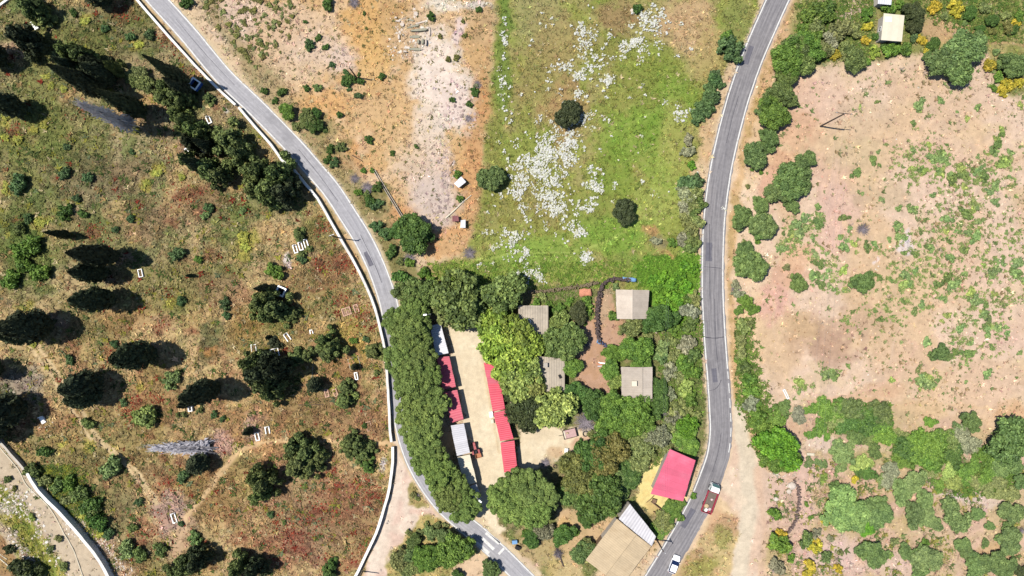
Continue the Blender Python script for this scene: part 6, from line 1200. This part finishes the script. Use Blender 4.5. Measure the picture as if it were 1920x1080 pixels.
# lower triangle by the lane
for k, x, y, r, c in [('broad',852,1034,3.8,'gn'),('broad',836,1014,2.4,'oak'),('broad',806,1052,2.7,'gn'),('broad',790,1040,2.2,'gn'),('broad',766,1044,1.8,'oak'),('olive',775,1018,1.9,'md'),('olive',748,1052,2.4,'ol'),('broad',793,1056,2.0,'gn'),('broad',920,1072,2.2,'oak'),('olive',806,1000,1.6,'sg'),('broad',858,1080,1.3,'gd'),('olive',780,1062,1.8,'ol'),('olive',765,1068,1.8,'ol'),('olive',828,1040,1.5,'ol')]: plant(k, x, y, r, None, c, None, 'trees in the triangle below the track')
for x, y, r in [(820,985,.9),(800,985,.9),(835,985,.8),(782,935,.7),(775,928,.8),(766,1000,.9),(785,1000,1.0)]: plant('shrub', x, y, r, None, 'ol', auto_label('low', 'olive', 'weed clump', x, y), 'weed clumps on the lower triangle', name='weed_clump')
plant('dead', 782, 930, 1.0, .5, 'br2', 'small dark brushwood in the grassy wedge of the track')
# ================================================================== TREES EAST OF THE DARK ROAD
OK_ = 'oaks east of the dark road'
for k, x, y, r, c in [('broad',1480,105,3.8,'gn'),('broad',1496,88,3.2,'md'),('broad',1519,88,3.2,'gn'),('broad',1506,112,3.0,'md'),('broad',1472,150,2.8,'md'),('broad',1466,176,3.0,'md'),('broad',1484,184,1.8,'oak'),('broad',1452,212,3.4,'gn'),('broad',1440,198,2.4,'md'),('broad',1445,260,2.3,'oak'),('broad',1417,292,2.8,'oak'),('broad',1428,276,1.6,'oak'),('broad',1483,338,3.8,'oak'),('broad',1502,322,3.0,'oak'),('broad',1460,358,2.8,'oak'),('broad',1516,300,2.0,'oak'),('broad',1500,350,2.2,'oak'),('broad',1486,385,1.7,'oak'),('broad',1392,408,2.5,'oak'),('broad',1427,386,2.0,'oak'),('broad',1432,422,3.0,'oak'),('broad',1424,434,2.0,'oak'),('broad',1396,467,1.9,'oak'),('broad',1410,498,3.5,'oak'),('broad',1498,531,2.0,'md'),('broad',1620,529,2.5,'md'),('broad',1765,662,1.9,'oak'),('broad',1775,668,1.3,'oak'),('broad',1750,668,1.0,'oak'),
    ('broad',1776,115,3.6,'oak'),('broad',1812,88,4.2,'oak'),('broad',1800,125,3.6,'oak'),('broad',1830,78,2.4,'oak'),('broad',1790,98,3.2,'oak'),('olive',1604,112,2.8,'md'),('broad',1717,22,2.4,'dk'),('broad',1716,48,1.7,'dk'),('broad',1752,82,1.5,'gd'),('broad',1740,106,1.2,'oak'),('broad',1905,120,2.9,'oak'),('broad',1890,114,2.0,'oak'),('broad',1862,38,1.4,'gd'),('broad',1820,24,1.5,'gd'),('broad',1837,55,1.1,'gd'),
    ('broad',1825,791,2.2,'oak'),('broad',1903,828,4.8,'oak'),('broad',1465,842,4.6,'br'),('broad',1462,862,3.6,'gn'),('broad',1448,850,2.8,'gn'),('broad',1480,858,3.0,'gn'),('broad',1400,567,1.7,'gn'),('broad',1414,580,1.3,'gn'),('broad',1386,582,1.1,'gn'),('broad',1918,902,1.7,'oak')]:
    plant(k, x, y, r, None, c, None, OK_)
TH = 'scrub oaks on the lower right slope'
for k, x, y, r, c in [('broad',1582,948,4.0,'sg'),('broad',1600,972,3.8,'sg'),('broad',1570,965,3.0,'sg'),('broad',1640,950,2.7,'oak'),('broad',1651,970,2.8,'oak'),('broad',1622,990,2.0,'br'),('broad',1716,905,2.7,'sg'),('broad',1693,923,2.6,'sg'),('broad',1735,940,2.3,'sg'),('broad',1717,967,2.6,'oak'),('broad',1740,972,2.1,'sg'),('broad',1756,984,1.6,'oak'),('olive',1800,980,2.8,'sg'),('olive',1784,952,2.3,'sg'),('broad',1636,1040,3.0,'oak'),('broad',1620,1035,1.8,'oak'),('broad',1654,1044,1.7,'oak'),('broad',1700,1036,1.8,'oak'),('broad',1740,1050,3.2,'sg'),('broad',1728,1036,1.8,'oak'),('broad',1727,1074,2.0,'oak'),('broad',1806,1022,1.7,'oak'),('broad',1815,1038,1.8,'oak'),('broad',1849,1020,1.0,'oak'),('broad',1896,1016,2.9,'oak'),('broad',1880,1010,1.4,'oak'),('broad',1898,962,2.7,'oak'),('broad',1834,965,1.6,'oak'),('broad',1858,987,1.1,'oak'),('broad',1862,1056,2.9,'oak'),('broad',1832,1062,2.6,'oak'),('broad',1888,1067,2.4,'oak'),('broad',1915,1074,1.6,'dk'),('broad',1890,990,1.3,'oak')]:
    plant(k, x, y, r, r * .8, c, None, TH)
TK = 'scrub thickets on the lower right slope'
for x, y, r, c in [(1547,766,2.5,'gn'),(1565,772,2.6,'gn'),(1595,768,3.2,'md'),(1617,782,3.0,'gd'),(1635,796,3.0,'gd'),(1652,776,3.0,'md'),(1595,792,3.0,'gd'),(1650,800,2.8,'gn'),(1570,786,2.2,'ol'),(1522,768,1.6,'gn'),(1538,803,2.0,'gn'),(1470,766,1.8,'md'),(1497,778,1.9,'gy'),(1453,790,2.8,'gn'),(1700,842,3.0,'gd'),(1722,826,3.0,'gn'),(1752,838,3.6,'gn'),(1780,826,3.0,'md'),(1692,862,2.4,'gn'),(1740,864,2.8,'gn'),(1788,850,2.8,'gd'),(1765,820,2.6,'gn'),(1720,850,3.0,'gn'),(1812,828,3.0,'gy'),(1800,812,2.0,'gy'),(1850,856,2.7,'gn'),(1890,868,2.8,'oak'),(1877,880,2.2,'oak'),(1905,870,2.0,'oak'),(1745,792,1.4,'gn'),(1800,806,1.7,'oak'),(1577,850,2.8,'sg'),(1592,838,1.8,'sg'),(1615,868,2.2,'pl'),(1626,886,2.0,'gd'),(1610,880,1.6,'gd'),(1670,890,2.7,'gy'),(1655,900,1.6,'sg'),(1578,877,1.3,'sg'),(1540,870,1.4,'oak'),(1517,867,1.2,'oak'),(1760,910,1.6,'gn'),(1750,886,1.5,'ol'),(1890,928,2.4,'ol'),(1852,915,2.1,'ol'),(1830,905,2.2,'ol'),(1810,890,2.4,'gn'),(1790,905,2.0,'pl'),(1780,885,1.9,'pl'),(1850,895,2.2,'gn'),(1870,905,2.0,'ol'),(1825,875,1.8,'gn'),(1660,822,2.4,'gn'),(1640,845,1.8,'md'),(1605,820,2.0,'md'),(1630,822,1.8,'md'),(1520,815,1.2,'gn'),(1690,818,1.8,'ol'),(1550,818,1.0,'gn')]:
    plant('thicket', x, y, r, None, c, None, TK)
for x, y, r, c in [(1460,1020,2.7,'gn'),(1512,1012,1.9,'md'),(1550,1044,1.4,'oak'),(1545,897,1.0,'pl'),(1565,909,1.3,'oak'),(1520,970,.65,'gn'),(1512,946,.65,'gn'),(1484,1047,1.1,'gn'),(1556,1010,.9,'gy'),(1453,962,1.6,'gn'),(1677,1015,1.0,'ol'),(1735,1017,1.0,'gn'),(1576,1036,.8,'ol'),(1669,1040,.8,'pl'),(1455,1062,2.0,'gy'),(1530,1000,1.2,'gy'),(1394,612,1.8,'ol'),(1404,606,1.3,'ol'),(1388,640,1.6,'ol'),(1390,665,1.6,'ol'),(1395,688,1.7,'md'),(1404,711,1.8,'gn'),(1408,733,1.8,'gn'),(1406,757,1.9,'gy'),(1420,780,2.0,'gn'),(1431,801,2.0,'gn'),(1434,824,1.8,'gn'),(1384,552,1.4,'gy'),(1380,535,1.3,'gy'),(1427,323,.6,'gn'),(1388,675,1.4,'gn'),(1418,757,1.2,'gn'),(1412,795,1.4,'gn'),(1536,25,2.8,'gn'),(1550,18,2.0,'gd'),(1573,57,2.6,'ol'),(1556,75,2.2,'gy'),(1545,95,2.0,'ol'),(1600,58,1.8,'ol'),(1625,27,1.5,'gn'),(1640,98,1.4,'lime'),(1645,70,1.2,'gd'),(1585,106,1.5,'ol'),(1625,115,1.0,'gn'),(1670,96,2.0,'gn'),(1697,92,1.6,'gn'),(1664,14,1.8,'gn'),(1900,57,1.3,'gd'),(1890,52,1.4,'rt'),(1872,145,1.3,'gn'),(1714,70,1.2,'bl'),(1660,88,1.2,'gd'),(1583,90,1.6,'ol'),(1530,50,2.0,'ol'),(1515,30,1.8,'gn'),(1505,55,1.6,'gn'),(1525,70,1.8,'gn'),(1690,10,1.4,'gn'),(1700,35,1.2,'gn'),(1860,60,1.0,'rt'),(1885,30,1.2,'ol'),(1910,30,1.4,'gn'),(1845,15,1.4,'ol'),(1770,30,1.0,'ol'),(1410,318,.5,'gn'),(1402,350,.6,'ol'),(1395,455,.7,'ol'),(1420,452,.8,'gn'),(1474,502,.9,'ol'),(1533,388,.8,'sg'),(1808,45,.7,'sg'),(1868,97,.9,'sg'),(1863,165,.9,'gn')]:
    plant('shrub', x, y, r, None, c, None, 'shrubs east of the dark road')
for x, y, r in [(1752,14,1.6),(1792,16,1.8),(1626,51,1.2),(1566,104,1.3),(1727,76,1.3),(1737,97,1.1),(1887,160,1.8),(1879,172,1.2),(1622,76,1.1),(1910,156,1.2),(1551,975,1.3),(1529,1026,1.5),(1520,1060,1.6),(1572,1066,1.1),(1465,1000,1.4),(1602,898,1.0),(1856,122,1.6),(1905,45,1.1),(1515,1075,1.2),(1530,1012,1.0)]:
    plant('broom', x, y, r, None, 'yl', None, 'yellow broom bushes')
plant('dead', 1619, 430, 1.8, 1.6, 'br2', 'lone round grey dead bush on the pale field'); plant('dead', 1497, 780, 1.6, 1.2, 'br2', 'grey bare scrub beside the end of the long thicket'); plant('dead', 1380, 540, 1.6, 1.0, 'br2', 'grey bare scrub on the verge of the dark road'); plant('dead', 1452, 1062, 1.8, 1.1, 'br2', 'grey bare scrub at the bottom by the sandy bank'); plant('dead', 1918, 995, 1.0, .9, 'br2', 'small dark dead bush at the right edge')
# ================================================================== CUSHION SHRUBS ON THE DRY FIELDS
r0 = np.random.default_rng(99)
mats_px = [(1860,300,16),(1845,330,22),(1885,300,16),(1880,345,20),(1820,320,18),(1815,360,26),(1840,375,20),(1810,400,26),(1790,420,24),(1765,435,22),(1835,430,22),(1890,440,30),(1910,470,24),(1745,460,20),(1700,440,16),(1690,500,26),(1660,520,20),(1750,500,26),(1790,510,24),(1830,480,22),(1870,500,26),(1720,530,20),(1640,580,14),(1680,550,18),(1735,570,20),(1780,560,24),(1820,570,18),(1860,570,20),(1840,630,22),(1855,615,16),(1670,600,12),(1900,560,20),(1800,630,20),(1905,500,20),(1650,470,14),(1590,455,10),(1560,510,20),(1545,490,14),(1570,540,12),(1510,440,22),(1495,450,18),(1520,425,16),(1480,460,16),(1530,410,12),(1720,300,26),(1700,290,20),(1740,320,20),(1705,320,16),(1760,290,14),(1780,330,14),(1590,600,8),(1810,660,14),(1735,705,10),(1740,720,12),(1550,700,10),(1500,725,10)]
n_c = 0
for i in range(4000):
    if n_c >= 270: break
    mx, my, sd = mats_px[r0.integers(len(mats_px))]; x, y = r0.normal(mx, sd), r0.normal(my, sd * .7)
    if r0.random() < .3: x, y = r0.uniform(1580, 1920), r0.uniform(180, 720)
    if not (1440 < x < 1925 and 150 < y < 760): continue
    r_ = float(np.clip(r0.gamma(3.0, .2) + .2, .35, 1.3)); n_c += 1
    plant('cushion', x, y, r_, r_ * r0.uniform(.35, .6), ('sg', 'sg', 'pl', 'md')[r0.integers(4)], 'low green cushion shrub on the pale field east of the dark road', 'cushion shrubs on the pale field', sx=r0.uniform(.8, 1.5))
n_d = 0
for i in range(900):
    if n_d >= 110: break
    x, y = r0.uniform(372, 560), r0.uniform(-5, 175)
    if y > (x - 350) * 1.02 - 5 or x > 560 - y * .5 + r0.normal(0, 20): continue
    n_d += 1; r_ = r0.uniform(.35, .75)
    plant('cushion', x, y, r_, r_ * .7, ('rt', 'ol', 'rt')[r0.integers(3)], 'small olive-brown tuft shrub on the pinkish slope beside the pale lane', 'tuft shrubs beside the pale lane', name='tuft_shrub')
# ================================================================== GRASS, FLOWERS AND WEEDS (too many to count)
M_grass = attr_mat('grass_blades', .9, trans=.2)
def tufts(name, px, py, size, hgt, cols, seed, blades=4):
    r = np.random.default_rng(seed); n = len(px)
    z = look(HZ, px, py); X = (px - CX) * S; Y = (CY - py) * S
    a0 = r.uniform(0, 6.283, n); V = np.zeros((n, blades, 3, 3), np.float32)
    for k in range(blades):
        a = a0 + k * 6.283 / blades + r.normal(0, .4, n); l = size * r.uniform(.6, 1.2, n); wd = size * r.uniform(.22, .42, n); hh = hgt * r.uniform(.5, 1.2, n)
        dx, dy = np.cos(a), np.sin(a); ox, oy = X + r.normal(0, .08, n) * size, Y + r.normal(0, .08, n) * size
        V[:, k, 0] = np.stack([ox - dy * wd, oy + dx * wd, z - .02], 1); V[:, k, 1] = np.stack([ox + dy * wd, oy - dx * wd, z - .02], 1); V[:, k, 2] = np.stack([ox + dx * l, oy + dy * l, z + hh], 1)
    C = np.repeat(cols[:, None, :], blades * 3, 1) * np.repeat(r.uniform(.75, 1.25, (n, blades, 1)), 3, 1).reshape(n, blades * 3, 1)
    o = link(name, np_mesh(name, V.reshape(-1, 3), np.arange(n * blades * 3).reshape(-1, 3), M_grass, {'col': np.clip(C.reshape(-1, 3), .005, .8)})); return tag(o, kind='stuff')
def scatter(n, box, seed, dens=True):
    r = np.random.default_rng(seed); px = r.uniform(box[0], box[2], n); py = r.uniform(box[1], box[3], n)
    if dens: k = r.random(n) < look(DENS, px, py); px, py = px[k], py[k]
    return px, py, r
def tint(px, py, r, acc=(), k=1.15):
    c = look(COLR, px, py) * k * r.lognormal(0, .29, (len(px), 1)) * (1 + r.normal(0, .06, (len(px), 3)))
    u = r.random(len(px)); t = 0
    for p_, col in acc: m = (u >= t) & (u < t + p_); c[m] = alb(col) * r.uniform(.8, 1.25, (m.sum(), 1)); t += p_
    return c
px, py, r = scatter(210000, (-60, -60, 1980, 1140), 1)
size = np.clip(r.gamma(3, .10, len(px)), .12, .8)
cem_in = poly_in(px, py, CEM)
size = size * np.where(cem_in, 1.15, .95)
tufts('grass', px, py, size, size * .7, tint(px, py, r, ((.03, (222,202,156)),), 1.25), 11)
# darker and lighter weeds in the cemetery
px, py, r = scatter(26000, (-40, -40, 760, 1130), 2); k = poly_in(px, py, CEM) & (look(D_LANE, px, py) > 26); px, py = px[k], py[k]
cl = look(fbm(GX, GY, 26, 61, 3), px, py); k = r.random(len(px)) < sstep(.42, .62, cl) + .12; px, py = px[k], py[k]
sz = np.clip(r.gamma(3, .16, len(px)), .2, 1.1); tufts('weeds', px, py, sz, sz * .6, tint(px, py, r, ((.20, (92,112,54)), (.10, (74,90,46)), (.14, (160,156,64)), (.12, (182,150,100)), (.06, (120,134,96)), (.05, (140,56,38))), 1.1), 12, 5)
# red poppies
def spots(name, pts, cols, s0, s1, seed, hgt=.25):
    r = np.random.default_rng(seed); pts = np.array(pts); n = len(pts); z = look(HZ, pts[:, 0], pts[:, 1]) + r.uniform(.4, 1.2, n) * hgt
    c = np.stack([(pts[:, 0] - CX) * S, (CY - pts[:, 1]) * S, z], 1); s = (s0 + (s1 - s0) * r.random(n) ** 2)[:, None]; a = r.uniform(0, 6.283, n)
    V = np.zeros((n, 6, 3)); 
    for i in range(5): V[:, i] = c + np.stack([np.cos(a + i * 1.2566), np.sin(a + i * 1.2566), r.uniform(-.5, .1, n)], 1) * s * r.uniform(.7, 1.2, (n, 1))
    V[:, 5] = c + np.array([0, 0, .35]) * s
    F = np.concatenate([np.stack([np.arange(n) * 6 + i, np.arange(n) * 6 + (i + 1) % 5, np.arange(n) * 6 + 5], 1) for i in range(5)])
    cc = np.array([alb(q, .97 if q[2] > 200 else 1.2) for q in cols])[r.integers(len(cols), size=n)] * r.uniform(.8, 1.15, (n, 1))
    o = link(name, np_mesh(name, V.reshape(-1, 3), F, M_grass, {'col': np.clip(np.repeat(cc, 6, 0), 0, .85)})); return tag(o, kind='stuff')
rp = np.random.default_rng(31); pts = []
for x, y, sx, sy, n in [(725,90-60,8,8,0),(230,25,12,14,90),(650,490,18,12,120),(600,495,14,10,70),(720-40,905,20,8,100),(700,930,14,8,80),(625,905,10,10,40),(580,970,30,16,140),(560,1000,24,12,90),(540,995,14,16,70),(600,955,20,10,90),(680,1030,14,12,70),(640,1050,30,14,70),(675,595,16,16,90),(640,565,16,14,60),(255,750,12,12,90),(238,770,10,8,60),(250,790,12,8,50),(290,743,6,6,40),(350,365,26,12,90),(175,435,18,14,80),(30,240,14,12,50),(335,95,12,8,50),(310,78,10,8,40),(365,135,14,8,40),(300,610,10,14,40),(205,660,12,10,40),(270,990,18,20,110),(320,905,16,14,70),(520,1050,8,5,30),(500,1010,40,26,120),(620,820,60,30,80),(560,545,40,20,60),(400,950,40,40,60),(150,205,8,8,30),(490,960,40,30,60),(610,425,12,14,50)]:
    for i in range(int(n * .8)): pts.append((rp.normal(x, sx), rp.normal(y, sy)))
pts = [p for p in pts if poly_in(np.array([p[0]]), np.array([p[1]]), CEM)[0]]
spots('red_poppies', pts, [(160,62,46),(144,56,42),(176,84,58),(130,54,40)], .10, .26, 5)
# white umbels of the meadow
rp = np.random.default_rng(32); pts = []
WF = [(1040,280,26,20,300),(1020,300,26,16,340),(1050,262,20,10,170),(985,325,20,16,200),(1008,325,18,20,200),(1040,352,12,8,210),(1025,370,12,12,130),(975,355,14,14,150),(978,370,10,20,120),(1030,388,12,8,90),(1045,395,8,8,60),(1060,285,14,16,80),(1070,300,6,10,50),(1050,240,20,8,70),(945,70,2,16,60),(944,95,2,8,30),(938,145,4,8,40),(948,160,5,5,30),(1090,55,6,8,70),(1105,70,16,8,90),(1095,100,12,10,60),(1060,125,8,6,60),(1090,145,8,6,60),(1110,115,6,10,60),(1065,190,8,8,60),(1075,175,10,8,70),(1092,195,6,4,40),(1205,45,12,14,210),(1195,72,8,6,110),(1215,35,14,8,90),(1225,20,12,14,60),(1240,55,10,10,40),(1170,80,5,5,40),(1168,105,14,6,60),(1222,82,4,3,30),(1210,95,30,10,50),(1175,95,12,8,60),(1100,225,10,8,40),(1275,215,8,8,60),(1280,225,5,4,40),(1145,152,3,3,25),(1135,155,6,8,30),(1140,227,4,3,20),(1108,325,10,8,40),(1112,345,8,8,60),(1090,342,3,4,40),(1118,355,6,4,30),(1115,375,5,4,40),(1088,390,5,3,40),(1105,392,5,3,30),(1070,420,12,6,50),(1090,437,8,4,60),(1065,450,6,4,40),(965,442,8,5,50),(960,455,4,6,30),(985,470,4,4,20),(975,485,6,6,40),(1000,440,14,6,20),(1010,510,8,6,60),(980,515,8,6,60),(975,520,4,3,30),(1098,478,8,6,90),(1095,492,6,4,30),(1018,520,6,4,30),(1060,235,30,20,70),(1000,400,40,20,80),(1060,360,40,40,90),(1030,30,40,16,50),(1130,50,40,40,60),(1160,140,60,60,80),(1050,150,60,60,110),(990,240,30,40,50),(945,255,8,50,40),(1200,300,60,80,40),(950,490,40,20,40),(925,430,20,30,30),(930,465,14,12,50),(1080,300,40,50,90),(1220,330,60,60,20),(640,1060,1,1,0)]
for x, y, sx, sy, n in WF:
    m = int(n * .34)
    for i in range(m):
        u = rp.random(); pts.append((rp.normal(x, sx), rp.normal(y, sy)))
pts = np.array(pts); k = look(fbm(GX, GY, 11, 71, 3), pts[:, 0], pts[:, 1]) + rp.normal(0, .06, len(pts)) > .44; pts = pts[k]
big = rp.gamma(2.0, .9, len(pts)); pts = np.concatenate([pts + rp.normal(0, 1, pts.shape) * big[:, None] for i in range(9)])
spots('white_flowers', pts, [(255,255,250),(255,253,244),(252,250,238),(240,240,222),(214,214,176)], .10, .27, 6, .4)
# tall weeds of the rank green corners
def patch(name, polys, n, cols, s0, s1, seed, h=.7, blades=5):
    r = np.random.default_rng(seed); X, Y = [], []
    for poly in polys:
        xs = [p[0] for p in poly]; ys = [p[1] for p in poly]; a = (max(xs) - min(xs)) * (max(ys) - min(ys)); m = int(n * a)
        x = r.uniform(min(xs), max(xs), m); y = r.uniform(min(ys), max(ys), m); d = poly_sd(x, y, poly) + r.normal(0, 9, m) + 30 * (look(N2, x, y) - .5); X.append(x[d > 0]); Y.append(y[d > 0])
    X, Y = np.concatenate(X), np.concatenate(Y); sz = r.uniform(s0, s1, len(X)); C = np.array([alb(c) for c in cols])[r.integers(len(cols), size=len(X))] * r.uniform(.75, 1.3, (len(X), 1)) * 1.2
    return tufts(name, X, Y, sz, sz * h, C, seed, blades)
patch('tall_weeds', [[(1225,490),(1308,480),(1310,600),(1280,640),(1230,560),(1195,520)]], .30, [(112,154,52),(126,166,58),(100,140,48)], .35, .8, 41)
patch('tall_weeds', [[(1245,600),(1310,600),(1316,800),(1245,800),(1235,700)]], .22, [(110,126,66),(92,118,52),(132,136,84),(120,150,60)], .3, .8, 42)
patch('tall_weeds', [[(1378,600),(1402,596),(1425,740),(1450,830),(1430,850),(1395,760)]], .22, [(96,130,54),(110,124,66),(126,150,66)], .3, .8, 43)
patch('tall_weeds', [[(1540,755),(1670,760),(1668,812),(1600,812),(1545,790)], [(1670,815),(1800,810),(1800,868),(1680,865)], [(1780,880),(1900,850),(1905,930),(1790,925)]], .24, [(88,124,48),(104,132,60),(120,142,66)], .3, .8, 44)
patch('tall_weeds', [[(800,490),(1250,490),(1230,525),(1120,530),(1000,545),(900,542),(800,535)]], .05, [(118,150,56),(134,160,62),(104,134,54),(150,164,78)], .3, .75, 45)
patch('tall_weeds', [[(1490,10),(1640,-10),(1640,110),(1540,115),(1500,80)], [(1690,-10),(1920,-10),(1920,70),(1840,80),(1740,20)]], .12, [(110,134,60),(138,146,76),(90,120,54)], .3, .7, 46)
patch('tall_weeds', [[(0,920),(30,935),(75,1005),(110,1070),(70,1080),(30,1020)]], .08, [(150,160,60),(128,140,60),(176,172,80)], .2, .5, 49)
patch('tall_weeds', [[(60,870),(150,890),(200,980),(190,1005),(150,975),(90,925)]], .25, [(92,116,54),(112,134,60),(160,160,60),(84,104,52)], .3, .75, 47)
patch('tall_weeds', [[(1000,550),(1110,535),(1115,600),(1040,590)], [(1120,820),(1250,800),(1240,860),(1120,900)]], .16, [(120,140,66),(104,130,56),(140,140,90)], .3, .7, 48)
# small dry plants scattered over both pale fields
px, py, r = scatter(5200, (1430, 120, 1930, 780), 3, False); cl = look(fbm(GX, GY, 40, 81, 4), px, py); k = r.random(len(px)) < sstep(.42, .66, cl) * (.35 + .65 * sstep(1480, 1750, px)); px, py = px[k], py[k]
sz = np.clip(r.gamma(2.5, .14, len(px)), .15, .8); tufts('dry_field_weeds', px, py, sz, sz * .7, tint(px, py, r, ((.42, (140,158,96)), (.2, (158,156,104)), (.2, (176,150,110))), .95), 13, 6)
X, Y = [], []
for mx, my, sd in mats_px:
    for q in range(int(4 + sd * .5)):
        cx_, cy_ = r0.normal(mx, sd * 1.1), r0.normal(my, sd * .85); k_ = int(r0.integers(3, 9)); X += list(r0.normal(cx_, 3.4, k_)); Y += list(r0.normal(cy_, 1.8, k_))
X, Y = np.array(X), np.array(Y); sz = r0.uniform(.2, .55, len(X)); C = np.array([alb(c) for c in [(142,160,92),(150,166,98),(126,148,84),(160,168,100)]])[r0.integers(4, size=len(X))] * r0.uniform(.75, 1.25, (len(X), 1)) * 1.2
tufts('field_weed_mats', X, Y, sz, sz * .6, C, 51, 6)
px, py, r = scatter(2600, (360, -20, 930, 460), 4, False); k = (look(D_LANE, px, py) > 26) & ~poly_in(px, py, CEM); px, py = px[k], py[k]
sz = np.clip(r.gamma(2.5, .12, len(px)), .12, .6); tufts('dry_field_weeds', px, py, sz, sz * .7, tint(px, py, r, ((.3, (140,134,80)), (.2, (110,112,64)), (.2, (236,212,160))), .95), 14, 5)
px, py, r = scatter(5000, (1440, 860, 1930, 1090), 6, False); cl = look(fbm(GX, GY, 30, 83, 4), px, py); k = r.random(len(px)) < sstep(.46, .64, cl); px, py = px[k], py[k]
sz = np.clip(r.gamma(2.5, .18, len(px)), .15, 1.0); tufts('dry_field_weeds', px, py, sz, sz * .6, tint(px, py, r, ((.35, (170,166,84)), (.3, (120,140,80))), 1.0), 15, 6)
